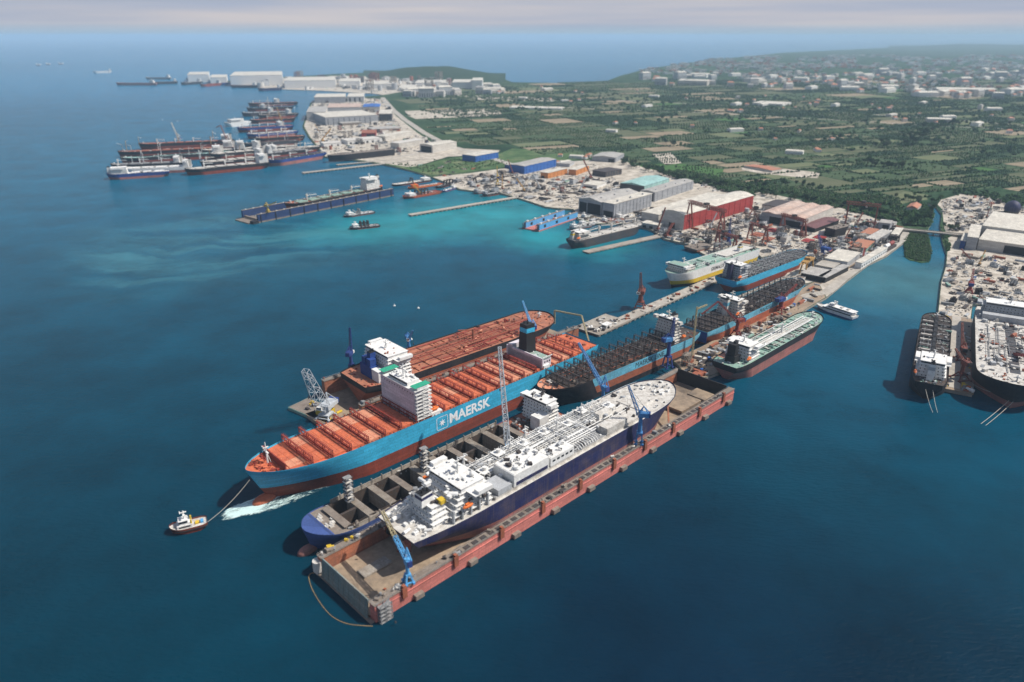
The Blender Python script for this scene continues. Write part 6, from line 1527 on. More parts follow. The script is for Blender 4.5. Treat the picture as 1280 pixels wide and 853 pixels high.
t = thing('hull_dome', 'huge black wrapped dome-shaped ship section at the top of the right-hand yard', 'ship section', at(1264, 266, GZ), 0)
MB(40).sphere((0, 0, 9), 13, 13, 13, 18, 10).build('shell', 'navy', t); MB().cyl(0, 0, 0, 4, 12, 14).build('cradle', 'dark', t)
t = thing('pipe_stack', 'long stack of orange pipes right of the black dome', 'pipe stack', at(1257, 276, GZ), AZ(1257,276,1285,273))
for k in range(7): MB().tube([(0, k*1.6-5, 1.2+(k%2)*1.2), (70, k*1.6-5, 1.2+(k%2)*1.2)], .9, 7).build('pipe', 'lifeorange' if k % 2 else 'wallorange', t)
for i, (px, w_, l_, m_) in enumerate((((1012,304), 22, 14, 'wallred'), ((1028,300), 20, 16, 'wallred'), ((950,297), 26, 18, 'redox'), ((968,291), 26, 16, 'wallred'), ((962,302), 24, 14, 'redox'), ((938,306), 26, 16, 'redox'))):
    t = thing('deck_panel_stack', ['red painted deck panels by the maroon shed, left stack','red painted deck panels by the maroon shed, right stack','red-brown steel panels under the low gantry, nearest stack','red steel panels under the low gantry in front of the striped hall','red-brown panels in the middle of the assembly ground','red-brown panels right behind the vehicle carrier stern'][i], 'steel panels', at(*px, GZ), AZ(px[0], px[1], px[0]+20, px[1]-10))
    for k in range(3): MB().box(k*w_/3+.2, 0, 0, (k+1)*w_/3-.2, l_, 1.2+.5*(k%2)).build('panel', m_, t)
# ================================================================ loose yard stock: one thing per piece
CL = {}
def proto_clutter():
    def reg(k, nm, cat, builder): CL[k] = (nm, cat, builder)
    def container(t, r):
        c = r.choice(('wallblue','redox','lgrey','offwhite','docktop','greendeck','grey')); MB().box(-6, -1.25, 0, 6, 1.25, 2.6).build('body', c, t); MB().box(-6.06, -1.2, .15, -6.0, 1.2, 2.5).build('door', 'grey', t)
    def block(t, r):
        c = r.choice(('redox','docktop','grey','lgrey','offwhite','dark')); w_, d_, h_ = r.uniform(6, 13), r.uniform(5, 10), r.uniform(2.5, 7)
        MB().box(-w_/2, -d_/2, 0, w_/2, d_/2, .5).box(-w_/2, -d_/2, .5, w_/2, -d_/2+.4, h_).box(-w_/2, -.2, .5, w_/2, .2, h_*.9).build('plating', c, t)
        m = MB()
        for k in range(5): x = lerp(-w_/2+.3, w_/2-.3, k/4); m.box(x-.2, -d_/2+.4, .5, x+.2, d_/2, h_*r.uniform(.4, 1))
        m.build('frames', c, t)
    def plates(t, r):
        c = r.choice(('holddark','docktop','grey','dark','lgrey'))
        m = MB(); z = 0
        for k in range(4): dx = r.uniform(-.6, .6); m.box(-6+dx, -1.8, z, 6+dx, 1.8, z+.3); z += .3
        m.build('plates', c, t)
    def pipes(t, r):
        c = r.choice(('lgrey','grey','docktop','lgrey','dark')); m = MB(); l = r.uniform(4, 7)
        for k in range(4): m.tube([(-l, -1.8+k*1.2, .6), (l, -1.8+k*1.2, .6)], .58, 6)
        for k in range(3): m.tube([(-l, -1.2+k*1.2, 1.6), (l, -1.2+k*1.2, 1.6)], .58, 6)
        m.build('pipes', c, t)
    def truck(t, r):
        c = r.choice(('white','cranerust','offwhite','wallblue','docktop')); MB().box(1.8, -1.25, .8, 4.2, 1.25, 3.2).build('cab', c, t); MB().box(-4.5, -1.25, 1.1, 1.6, 1.25, r.choice((1.5, 2.4, 3.3))).build('bed', r.choice(('grey','offwhite','dark')), t)
        MB().box(4.2, -1, 2, 4.24, 1, 2.9).build('window', 'glass', t); MB().box(-4.4, -1.2, .05, 4, 1.2, .8).build('chassis', 'black', t)
    def car(t, r):
        c = r.choice(('white','offwhite','dark','cranered','wallblue','lgrey')); MB().box(-2.2, -.9, .3, 2.2, .9, 1.0).build('body', c, t); MB().box(-1.3, -.8, 1.0, 1.0, .8, 1.55).build('cabin', 'glass', t)
    def cabin(t, r):
        c = r.choice(('white','offwhite','wallcream')); MB().box(-4, -1.8, 0, 4, 1.8, 2.8).build('wall', c, t); MB().box(-4.2, -2, 2.8, 4.2, 2, 3.1).build('roof', r.choice(('roofcream','roofgrey','roofgrey')), t); MB().box(-1, -1.85, .8, 1, -1.8, 2).build('window', 'glass', t)
    def scaff(t, r):
        m = MB(); w_, d_, h_ = r.uniform(5, 10), r.uniform(3, 6), r.uniform(5, 11); m.truss((0, 0, 0), (0, 0, h_), w_, d_, 3, .35); m.box(-w_/2, -d_/2, h_-.2, w_/2, d_/2, h_); m.build('frame', r.choice(('dark','grey','docktop','cranerust')), t)
    def tank(t, r):
        c = r.choice(('white','lgrey','redox','offwhite')); MB(40).cyl(0, 0, 0, r.uniform(3, 6), r.uniform(2, 3.6), 12).build('shell', c, t)
    def scrap(t, r):
        m = MB(); m.sphere((0, 0, -.4), 5, 4, 2, 8, 4)
        for k in range(22):
            a = r.uniform(0, 6.28); d = r.uniform(0, 4.5); x, y = d*math.cos(a), d*.8*math.sin(a); z = 1.4*(1-d/5.5)
            m.bar((x, y, z-.5), (x+r.uniform(-2, 2), y+r.uniform(-2, 2), z+r.uniform(0, 1.6)), r.uniform(.2, .9), m=0)
        m.build('heap', r.choice(('dark','docktop','grey','redox')), t)
    def mobile(t, r):
        c = r.choice(('craneora','cranerust','lgrey')); MB().box(-5, -1.4, .7, 5, 1.4, 2.2).build('chassis', 'dark', t); MB().box(-3, -1.3, 2.2, 1, 1.3, 4).build('house', c, t)
        MB().truss((-2, 0, 4), (r.uniform(8, 16), 0, r.uniform(14, 28)), 1, 1, 7, .25).build('boom', c, t)
    reg('container', 'shipping_container', 'container', container); reg('block', 'hull_block', 'hull block', block); reg('plates', 'plate_stack', 'steel plates', plates)
    reg('pipes', 'pipe_stack', 'pipe stack', pipes); reg('truck', 'truck', 'truck', truck); reg('car', 'parked_car', 'car', car); reg('cabin', 'site_cabin', 'site cabin', cabin)
    reg('scaff', 'scaffold', 'scaffold', scaff); reg('tank', 'storage_tank', 'tank', tank); reg('scrap', 'scrap_heap', 'scrap heap', scrap); reg('mobile', 'mobile_crane', 'mobile crane', mobile)
proto_clutter()
VAR = {}
def variant(k, i):
    if (k, i) not in VAR:
        r = random.Random(hash((len(k), k[0], i)) if False else sum(map(ord, k))*31 + i); nm, cat, bl = CL[k]
        t = thing(nm, None, cat); bl(t, r); VAR[(k, i)] = [t, False]
    return VAR[(k, i)]
LOOK = dict(container='steel shipping container', block='unfinished ribbed hull block', plates='low stack of steel plates', pipes='bundle of steel pipes', truck='parked flatbed truck', car='parked car', cabin='pale site cabin', scaff='scaffold staging frame', tank='upright storage tank', scrap='heap of scrap steel', mobile='mobile crane with raised boom')
PLUR = dict(container='containers', block='hull blocks', plates='plate stacks', pipes='pipe bundles', truck='trucks', car='cars', cabin='site cabins', scaff='scaffolds', tank='tanks', scrap='scrap heaps', mobile='mobile cranes')
def inpoly(x, y, P):
    c = False; j = len(P)-1
    for i in range(len(P)):
        if (P[i][1] > y) != (P[j][1] > y) and x < (P[j][0]-P[i][0])*(y-P[i][1])/(P[j][1]-P[i][1]) + P[i][0]: c = not c
        j = i
    return c
occ = []                                # keep clear of the halls
for o in list(C.objects):
    if o.type == 'EMPTY' and o.get('category') in ('building', 'gantry crane', 'crane', 'hull block', 'trailer', 'steel panels', 'ship section', 'ship', 'workboat', 'boat', 'barge', 'farmhouse'):
        for ch in o.children:
            if ch.name.split('.')[0] in ('wall', 'hull', 'bed', 'panel', 'shell', 'portal_base') and ch.type == 'MESH':
                xs = [v.co.x for v in ch.data.vertices]; ys = [v.co.y for v in ch.data.vertices]; occ.append((o.location.x, o.location.y, o.rotation_euler[2], min(xs)-4, max(xs)+4, min(ys)-4, max(ys)+4))
def free(x, y):
    for (ox, oy, a, x0, x1, y0, y1) in occ:
        dx, dy = x-ox, y-oy; lx_ = dx*math.cos(a)+dy*math.sin(a); ly = -dx*math.sin(a)+dy*math.cos(a)
        if x0 < lx_ < x1 and y0 < ly < y1: return False
    return True
used_n = {}
def scatter(px, n, mix, place, seed, hd=None, z=GZ+.05, s=(0.8, 1.5)):
    r = random.Random(seed); P = px; us = [p[0] for p in P]; vs_ = [p[1] for p in P]; k_ = 0; tries = 0; W = poly_at(P, z)
    xs = [p[0] for p in W]; ys = [p[1] for p in W]; ks = list(mix); wt = [mix[k] for k in ks]
    while k_ < n and tries < n*40:
        tries += 1; x = r.uniform(min(xs), max(xs)); y = r.uniform(min(ys), max(ys))
        if not inpoly(x, y, W) or not free(x, y): continue
        k = r.choices(ks, wt)[0]
        if used_n.get(k, 0) >= 290: continue
        used_n[k] = used_n.get(k, 0)+1; v = variant(k, r.randrange(6)); src = v[0]
        t = src if not v[1] else copy_tree(src); v[1] = True
        q = r.uniform(*s) if k not in ('truck', 'car', 'container') else 1.15
        t.location = (x, y, z); t.rotation_euler = (0, 0, (hd if hd is not None else R(45.6)) + r.choice((0, 0, math.pi/2, r.uniform(0, 3)))); t.scale = (q, q, q)
        t['label'] = LOOK[k] + ' ' + place; t['group'] = PLUR[k] + ' ' + place; k_ += 1
mixA = dict(container=2, block=4, plates=4, pipes=3, truck=1.2, cabin=1, scaff=2, tank=.6, scrap=3, mobile=.3)
mixB = dict(container=1, block=2, plates=5, pipes=3, truck=1, cabin=.7, scaff=.6, tank=.5, scrap=5, mobile=.25, car=1)
scatter([(900,325),(878,313),(850,303),(832,295),(858,290),(945,262),(960,282),(1000,292),(1010,300),(985,312),(950,318),(935,308)], 190, mixA, 'on the ground behind the vehicle carrier', 1)
scatter([(1010,300),(1050,283),(1095,280),(1126,290),(1120,303),(1080,325),(1050,345),(1022,350),(1008,335),(1008,318)], 170, mixA, 'around the main quay workshops', 2)
scatter([(722,272),(745,279),(790,279),(815,287),(830,297),(850,302),(852,291),(820,288),(800,283),(818,262),(790,264),(770,275)], 110, mixB, 'before the red-walled hall', 3)
scatter([(600,236),(655,248),(716,259),(716,250),(780,236),(745,222),(690,225),(650,219),(628,214),(585,220),(572,232)], 210, mixB, 'on the dusty ground of the middle yard', 4, s=(.9, 1.7))
scatter([(815,215),(860,225),(905,236),(950,250),(945,262),(905,245),(860,236)], 40, dict(container=1, car=4, truck=2, scrap=2, cabin=1), 'along the lane behind the red-walled hall', 5)
scatter([(1010,262),(1060,268),(1100,276),(1128,284),(1110,290),(1055,280),(1040,270)], 60, dict(cabin=2, container=2, scrap=2, car=3, block=1, truck=2), 'under the back gantry crane', 6)
scatter([(845,450),(868,474),(903,461),(946,428),(1000,384),(1020,370),(1022,356),(1000,368),(960,388),(924,408),(880,432)], 120, dict(plates=4, pipes=3, container=2, truck=1, cabin=1.5, scrap=2, scaff=.7, tank=.6), 'on the quay by the green-decked tanker', 7, s=(.6, 1.1))
scatter([(1178,395),(1182,345),(1188,322),(1205,318),(1290,328),(1290,380),(1216,379),(1211,396)], 130, mixA, 'in front of the big cream hall', 8, s=(.6, 1.2))
scatter([(1178,262),(1176,251),(1205,246),(1245,249),(1262,258),(1252,272),(1236,284),(1190,290),(1186,284)], 90, mixB, 'on the ground above the big cream hall', 9, s=(.7,1.3))
scatter([(391,190),(395,150),(394,132),(440,122),(478,124),(500,155),(545,183),(500,195),(440,198),(408,194)], 230, mixA, 'in the far yard', 10, s=(1.2, 2.2))
scatter([(300,108),(345,111),(400,113),(470,117),(600,110),(560,101),(420,98),(330,101)], 130, dict(container=2, block=2, cabin=3, tank=4, scaff=2, scrap=1), 'on the far headland', 11, s=(3.0, 7))
scatter([(510,206),(560,200),(600,210),(560,226),(540,218)], 14, dict(container=1, scrap=2, car=2), 'on the meadow shore near the dredgers', 12)
for k, v in list(VAR.items()):
    if not v[1]:
        for ch in list(v[0].children): bpy.data.objects.remove(ch)
        bpy.data.objects.remove(v[0])
# ================================================================ open country: fields, orchards, hedges
def foliage_mat(name, c0, c1, scale=.5):
    m = bpy.data.materials.new(name); m.use_nodes = True; n = m.node_tree; b = n.nodes['Principled BSDF']; L = n.links.new
    g = n.nodes.new('ShaderNodeNewGeometry'); b.inputs['Roughness'].default_value = .9; b.inputs['Specular IOR Level'].default_value = .1
    a = node(n, 'ShaderNodeTexNoise', Scale=scale, Detail=3.0); L(g.outputs['Position'], a.inputs['Vector'])
    x = node(n, 'ShaderNodeMix', data_type='RGBA'); x.inputs[6].default_value = (*c0, 1); x.inputs[7].default_value = (*c1, 1)
    q = node(n, 'ShaderNodeMapRange'); q.inputs['From Min'].default_value = .35; q.inputs['From Max'].default_value = .65; L(a.outputs['Fac'], q.inputs['Value']); L(q.outputs[0], x.inputs['Factor'])
    L(x.outputs[2], b.inputs['Base Color']); MATS[name] = m; return m
foliage_mat('leaf_dark', (.012,.032,.018), (.03,.062,.026), .15)
foliage_mat('leaf_mid', (.025,.06,.022), (.055,.105,.035), .15)
foliage_mat('leaf_olive', (.05,.07,.04), (.085,.105,.055), .15)
foliage_mat('bark', (.08,.06,.045), (.05,.04,.03), 1)
def field_mat(name, c0, c1, row=None):
    m = bpy.data.materials.new(name); m.use_nodes = True; n = m.node_tree; b = n.nodes['Principled BSDF']; L = n.links.new
    t = n.nodes.new('ShaderNodeTexCoord'); b.inputs['Roughness'].default_value = 1; b.inputs['Specular IOR Level'].default_value = 0
    a = node(n, 'ShaderNodeTexNoise', Scale=.018, Detail=7.0); a.inputs['Roughness'].default_value = .7; L(t.outputs['Object'], a.inputs['Vector'])
    q = node(n, 'ShaderNodeMapRange'); q.inputs['From Min'].default_value = .36; q.inputs['From Max'].default_value = .64; L(a.outputs['Fac'], q.inputs['Value'])
    x = node(n, 'ShaderNodeMix', data_type='RGBA'); x.inputs[6].default_value = (*c0, 1); x.inputs[7].default_value = (*c1, 1); L(q.outputs[0], x.inputs['Factor']); out = x.outputs[2]
    if row:
        s = n.nodes.new('ShaderNodeSeparateXYZ'); L(t.outputs['Object'], s.inputs[0]); k = node(n, 'ShaderNodeMath', operation='MULTIPLY'); k.inputs[1].default_value = 2*math.pi/row; L(s.outputs['Y'], k.inputs[0])
        k2 = node(n, 'ShaderNodeMath', operation='SINE'); L(k.outputs[0], k2.inputs[0]); k3 = node(n, 'ShaderNodeMapRange'); k3.inputs['From Min'].default_value = -1; k3.inputs['To Min'].default_value = .7; k3.inputs['To Max'].default_value = 1.25; L(k2.outputs[0], k3.inputs['Value'])
        v = node(n, 'ShaderNodeVectorMath', operation='SCALE'); L(out, v.inputs[0]); L(k3.outputs[0], v.inputs['Scale']); out = v.outputs[0]
    L(out, b.inputs['Base Color']); MATS[name] = m; return m
FM = [field_mat('crop_dark', (.030,.056,.036), (.048,.078,.045), 12), field_mat('crop_green', (.055,.088,.05), (.085,.115,.062), 16), field_mat('crop_pale', (.12,.145,.08), (.16,.17,.10)),
      field_mat('soil', (.22,.175,.12), (.30,.25,.18), 14), field_mat('crop_olive', (.095,.112,.065), (.13,.135,.085), 10), field_mat('orchard_floor', (.065,.088,.05), (.12,.13,.08)), field_mat('bright_grass', (.055,.12,.04), (.08,.15,.055))]
fr = random.Random(42)
land2 = [(p[0], p[1]) for p in land_poly]
keepout = [poly_at(p, GZ) for p in (
 [(300,108),(400,114),(480,119),(520,112),(610,108),(600,98),(270,104)],
 [(380,158),(400,122),(478,120),(520,160),(560,184),(640,193),(700,199),(760,199),(800,206),(860,222),(960,244),(1060,262),(1135,284),(1130,330),(860,480),(700,290),(560,240),(400,210)],
 [(1126,330),(1126,282),(1110,262),(1130,250),(1160,248),(1180,240),(1250,244),(1300,270),(1300,400),(1170,400)])]
FA = R(24)
fields = []
def fsplit(x0, y0, x1, y1, d):
    w_, h_ = x1-x0, y1-y0; cx, cy_ = (x0+x1)/2, (y0+y1)/2
    wy = cx*math.sin(FA)+cy_*math.cos(FA)
    lim = 80 + max(0, wy-1800)*.045
    if d == 0 or (max(w_, h_) < lim*fr.uniform(.8, 2.2) and d < 8): fields.append((x0, y0, x1, y1)); return
    if w_ > h_*fr.uniform(1.4, 3.0): m_ = lerp(x0, x1, fr.uniform(.35, .65)); fsplit(x0, y0, m_, y1, d-1); fsplit(m_, y0, x1, y1, d-1)
    else: m_ = lerp(y0, y1, fr.uniform(.35, .65)); fsplit(x0, y0, x1, m_, d-1); fsplit(x0, m_, x1, y1, d-1)
fsplit(-600, 500, 5400, 5900, 14)
orch = []; hedge_pts = []
nf = 0
for (x0, y0, x1, y1) in fields:
    cx, cy_ = (x0+x1)/2, (y0+y1)/2; W = lambda a, b: (a*math.cos(FA)-b*math.sin(FA), a*math.sin(FA)+b*math.cos(FA))
    cs_ = [W(x0+4, y0+4), W(x1-4, y0+4), W(x1-4, y1-4), W(x0+4, y1-4), W(cx, cy_)]
    if not inpoly(*cs_[4], land2) or sum(inpoly(px_, py_, land2) for px_, py_ in cs_) < 5: continue
    if any(inpoly(px_, py_, K) for K in keepout for px_, py_ in cs_): continue
    u, v = proj(Vector((*cs_[4], GZ)))
    if u < 440 or u > 1330 or v < 100: continue
    k = fr.choices(range(7), (28, 22, 8, 9, 16, 22, 1.5))[0]
    w0 = W(cx, cy_); j = lambda: fr.uniform(-5, 5)
    vs = [(x0-cx+4+j()*.6, y0-cy_+4+j()*.6, 0), (x1-cx-4, y0-cy_+4+j(), 0), (x1-cx-4+j()*.6, y1-cy_-4, 0), (x0-cx+4+j(), y1-cy_-4+j()*.6, 0)]
    m = MB(); m.add(vs, [(0,1,2,3)]); f = m.build('field', FM[k], loc=(w0[0], w0[1], GZ+.15+.02*(nf % 5)), rz=FA + (math.pi/2 if False else 0)); f['kind'] = 'structure'; nf += 1
    if k in (0, 5, 1): orch.append((x0, y0, x1, y1, k))
    if fr.random() < .55: hedge_pts.append((x0, y0, x1, y0))
    if fr.random() < .40: hedge_pts.append((x0, y0, x0, y1))
def clump_verts(r, c, rad, squash=.8):
    """one small irregular leaf clump: a jittered octahedron"""
    a = r.uniform(0, 1.57); v = []
    for i in range(4): rr = rad*r.uniform(.75, 1.2); v.append((c[0]+rr*math.cos(a+i*1.571), c[1]+rr*math.sin(a+i*1.571), c[2]+rad*squash*r.uniform(-.25, .25)))
    v.append((c[0], c[1], c[2]+rad*squash*r.uniform(.8, 1.2))); v.append((c[0], c[1], c[2]-rad*squash)); return v
CF = [(0,1,4),(1,2,4),(2,3,4),(3,0,4),(1,0,5),(2,1,5),(3,2,5),(0,3,5)]
om = MB()
for (x0, y0, x1, y1, k) in orch:
    d = math.hypot((x0+x1)/2, (y0+y1)/2); sp = (9 if k == 5 else 7.5)*max(1, d/2200); row = sp*1.4
    y = y0+8
    while y < y1-6:
        x = x0+8
        while x < x1-6:
            if fr.random() < (.9 if k != 1 else .25):
                X = x+fr.uniform(-1, 1); Y = y+fr.uniform(-1, 1); om.add(clump_verts(fr, (X*math.cos(FA)-Y*math.sin(FA), X*math.sin(FA)+Y*math.cos(FA), GZ+1.6*max(1, d/3000)), sp*.30*fr.uniform(.7, 1.3)), CF, 0 if k == 0 else (1 if fr.random() < .6 else 2))
            x += sp
        y += row
o = om.build('orchard', [MATS['leaf_dark'], MATS['leaf_mid'], MATS['leaf_olive']]); tag(o, 'rows of small orchard trees filling the fields behind the yards', None, None, 'stuff')
print('orchard faces', len(om.f), 'fields', nf)
# hedges and scattered bushes between fields
hm = MB()
for (x0, y0, x1, y1) in hedge_pts:
    L_ = math.hypot(x1-x0, y1-y0); n = int(L_/5)
    gap = fr.random()*.3
    for i in range(n):
        if fr.random() < gap: continue
        X = lerp(x0, x1, i/n)+fr.uniform(-2, 2); Y = lerp(y0, y1, i/n)+fr.uniform(-2, 2); wx, wy = X*math.cos(FA)-Y*math.sin(FA), X*math.sin(FA)+Y*math.cos(FA)
        if any(inpoly(wx, wy, K) for K in keepout): continue
        rr = fr.uniform(1.6, 4.2); hm.add(clump_verts(fr, (wx, wy, GZ+rr*.6), rr), CF, fr.choice((0, 0, 1)))
# ---- trees: trunk, limbs and a crown of leaf clumps
def crown_mesh(seed, h, rad, mat, col='round'):
    r = random.Random(seed); m = MB(); n = 150
    lobes = [(r.uniform(-.5, .5)*rad, r.uniform(-.5, .5)*rad, h*r.uniform(.5, .85), rad*r.uniform(.4, .7)) for _ in range(7)]
    for i in range(n):
        lx_, ly, lz, lr = r.choice(lobes); th_ = r.uniform(0, 6.283); ph = math.acos(r.uniform(-.7, 1)); q = lr*r.uniform(.65, 1.05)
        m.add(clump_verts(r, (lx_+q*math.sin(ph)*math.cos(th_), ly+q*math.sin(ph)*math.sin(th_), lz+q*.8*math.cos(ph)), rad*r.uniform(.10, .2)), CF, 0)
    return m.mesh('crown', [MATS[mat], MATS['leaf_mid' if mat == 'leaf_dark' else 'leaf_dark']])
def trunk_mesh(seed, h):
    r = random.Random(seed); m = MB(); m.tube([(0,0,-.3),(.1,0,h*.3),(0,.2,h*.6)], .38, 6, r2=.18)
    for k in range(4): a = r.uniform(0, 6.28); m.tube([(0,0,h*.35),(math.cos(a)*h*.2, math.sin(a)*h*.2, h*.62)], .17, 5, r2=.07)
    return m.mesh('trunk', MATS['bark'])
TM = [(crown_mesh(900+i, 11, 4.6, ('leaf_dark','leaf_dark','leaf_mid','leaf_dark','leaf_olive','leaf_mid')[i]), trunk_mesh(900+i, 11)) for i in range(6)]
tcount = 0
def tree(x, y, s, place, i=None, z=GZ):
    global tcount
    if tcount >= 298: return
    tcount += 1; k = fr.randrange(6) if i is None else i
    t = thing('tree', ('dark broad', 'dark dense', 'mid green', 'dark spreading', 'olive green', 'lighter green')[k] + ' tree ' + place, 'tree', (x, y, z), fr.uniform(0, 6.28), ('dark broad', 'dark dense', 'mid green', 'dark spreading', 'olive green', 'lighter green')[k] + ' trees ' + place)
    t.scale = (s, s, s*fr.uniform(.85, 1.2)); inst(TM[k][0], 'crown', t, (0,0,0)); inst(TM[k][1], 'trunk', t, (0,0,0))
def tree_line(px, n, place, jit=10, s=(.8, 1.4)):
    P = [at(u, v, GZ) for u, v in px]; seg = [0]
    for i in range(len(P)-1): seg.append(seg[-1]+(P[i+1]-P[i]).length)
    for k in range(n):
        d = (k+fr.uniform(.1, .9))/n*seg[-1]; i = max(j for j in range(len(P)-1) if seg[j] <= d); p = P[i].lerp(P[i+1], (d-seg[i])/(seg[i+1]-seg[i]))
        x, y = p.x+fr.uniform(-jit, jit), p.y+fr.uniform(-jit, jit)
        if free(x, y): tree(x, y, fr.uniform(*s), place)
tree_line([(775,203),(800,212),(830,219),(870,227),(905,234),(950,243),(980,249),(1010,253),(1045,258)], 105, 'in the belt behind the main yard', 14, (.8, 1.35))
tree_line([(1046,258),(1075,262),(1100,268),(1125,275)], 28, 'between the back gantry crane and the canal bridge', 12)
tree_line([(1140,282),(1150,277),(1160,272),(1163,264)], 20, 'on the left bank above the canal bridge', 9, (.8, 1.3))
tree_line([(1122,250),(1140,248),(1150,255),(1165,251)], 14, 'around the orange-roofed farmhouse', 12)
tree_line([(1180,284),(1186,288),(1200,289)], 9, 'on the right bank beside the canal bridge', 6, (.5, .9))
tree_line([(1075,204),(1100,210),(1130,212)], 24, 'in the dark grove among the fields', 22, (1.1, 1.8))
tree_line([(1090,185),(1125,182),(1150,172),(1168,160),(1215,155)], 40, 'in the long grove toward the far town', 26, (1.4, 2.2))
tree_line([(930,236),(985,232),(1040,238)], 26, 'in the scrub beyond the tree belt', 26, (.8, 1.3))
tree_line([(815,180),(825,178),(860,187)], 12, 'beside the field tracks', 25, (1.1, 1.7))
# scrub belt and far woods nobody could count
def scrub(px, n, rad, mats, name, label, zf=.6, seed=3, GZ=GZ, thin=-.12):
    r = random.Random(seed); W = poly_at(px, GZ); xs = [p[0] for p in W]; ys = [p[1] for p in W]; m = MB(); k = 0; tr = 0
    while k < n and tr < n*12:
        tr += 1; x, y = r.uniform(min(xs), max(xs)), r.uniform(min(ys), max(ys))
        if not inpoly(x, y, W) or not free(x, y): continue
        if noise.noise(Vector((x*.012, y*.012, seed))) < thin + r.uniform(-.15, .15): continue
        rr = rad*r.uniform(.5, 1.3); m.add(clump_verts(r, (x, y, GZ+rr*zf), rr), CF, r.randrange(len(mats))); k += 1
        for q in range(3): r2 = rr*r.uniform(.4, .6); m.add(clump_verts(r, (x+r.uniform(-rr, rr), y+r.uniform(-rr, rr), GZ+rr*zf+r.uniform(-.2, .7)*rr), r2), CF, r.randrange(len(mats)))
    o = m.build(name, [MATS[q] for q in mats]); tag(o, label, None, None, 'stuff'); return o
scrub([(800,205),(850,214),(905,226),(955,232),(1045,244),(1120,250),(1128,262),(1128,280),(1100,273),(1050,262),(985,252),(905,240),(850,226)], 2600, 4.2, ('leaf_dark','leaf_mid','leaf_mid','leaf_olive'), 'scrub', 'dense green scrub between the main yard and the fields')
scrub([(1130,300),(1132,321),(1144,326),(1161,327),(1164,314),(1161,299),(1158,292),(1140,290)], 1500, 1.9, ('leaf_mid','leaf_olive','leaf_dark','leaf_mid'), 'reeds', 'reeds and low bushes on the canal mouth bank', .3, 4, GZ=.8, thin=-.6)
scrub([(1176,290),(1180,302),(1184,317),(1187,312),(1190,292)], 200, 1.8, ('leaf_mid','leaf_dark'), 'bank_scrub', 'thin scrub along the right canal bank', .4, 5)
scrub([(1129,263),(1130,282),(1163,284),(1166,270),(1156,256)], 500, 3.6, ('leaf_mid','leaf_dark','leaf_mid'), 'bank_scrub', 'dense bushes on the left canal bank above the bridge', .6, 6)
scrub([(480,205),(515,212),(545,219),(580,214),(640,205),(620,197),(560,199)], 260, 2.0, ('leaf_mid','leaf_olive'), 'meadow_bushes', 'sparse low bushes dotted over the shore meadow', .4, 7)
scrub([(540,150),(640,140),(760,150),(900,170),(1070,190),(1290,200),(1290,130),(900,118),(640,112),(500,118)], 1100, 7, ('leaf_dark','leaf_mid','leaf_dark'), 'field_bushes', 'dark bushes and copses dotted over the far fields', .5, 8)
scrub([(1170,240),(1300,262),(1300,250),(1200,236)], 160, 4, ('leaf_dark','leaf_mid'), 'bank_scrub', 'dark bushes along the lane above the storage ground', .5, 9)
o = hm.build('hedges', [MATS['leaf_dark'], MATS['leaf_mid']]); tag(o, 'broken dark hedge lines between the far fields', None, None, 'stuff')
# ---- hills
def hill(name, px, hgt, n=60, m_=10, depth=900, mat='leaf_dark', seed=1):
    P = [at(u, v, GZ) for u, v in px]; mb = MB(40); k = len(P)-1
    for i in range(n+1):
        f = i/n*k; j = min(int(f), k-1); c = P[j].lerp(P[j+1], f-j); d = Vector((c.x, c.y, 0)).normalized()
        for q in range(m_+1):
            e = q/m_; p = c + d*depth*e; hh = hgt*math.sin(math.pi*e)*math.sin(math.pi*i/n)**1.5*(.75+.5*noise.noise(Vector((p.x*.0006, p.y*.0006, seed)))+.15*noise.noise(Vector((p.x*.004, p.y*.004, seed)))); mb.v.append((p.x, p.y, GZ-.5+max(0, hh)))
    for i in range(n):
        for q in range(m_): mb.face((i*(m_+1)+q, (i+1)*(m_+1)+q, (i+1)*(m_+1)+q+1, i*(m_+1)+q+1))
    return struct(name, mb, [MATS[mat]])
hill('hill', [(455,99),(500,101),(560,103),(600,104.5),(632,105.5)], 85, depth=1500)
hill('hill', [(985,75),(1060,73),(1120,71),(1230,69),(1460,68)], 22, depth=2500, mat='leaf_dark', seed=5)
hill('mountains', [(1110,64),(1180,62.5),(1300,62),(1600,61)], 75, depth=9000, mat='leaf_dark', seed=9)
# ---- far town and farm buildings
HV = []
for i, (wl, rf, w_, d_, h_) in enumerate((('white','roofterra',12,10,6), ('wallcream','roofterra',14,9,9), ('offwhite','roofgrey',18,12,12), ('white','roofcream',40,18,8), ('wallcream','roofcream',60,24,9), ('lgrey','roofcream',26,14,15))):
    m = MB(); m.box(-w_/2, -d_/2, 0, w_/2, d_/2, h_, 0); m.add([(-w_/2-.5,-d_/2-.5,h_),(w_/2+.5,-d_/2-.5,h_),(w_/2+.5,d_/2+.5,h_),(-w_/2-.5,d_/2+.5,h_),(-w_/2+2,0,h_+2.6),(w_/2-2,0,h_+2.6)], [(0,1,5,4),(1,2,5),(2,3,4,5),(3,0,4)], 1)
    for k in range(int(w_/4)): m.box(-w_/2+1.5+k*4, -d_/2-.05, 1.4, -w_/2+2.9+k*4, -d_/2, h_*.5, 2)
    HV.append((m.mesh('house', [wl, rf, 'opening']), ('white house with red roof','cream house with red roof','pale flat block','long white shed','very long cream shed','tall pale block')[i]))
hn = 0
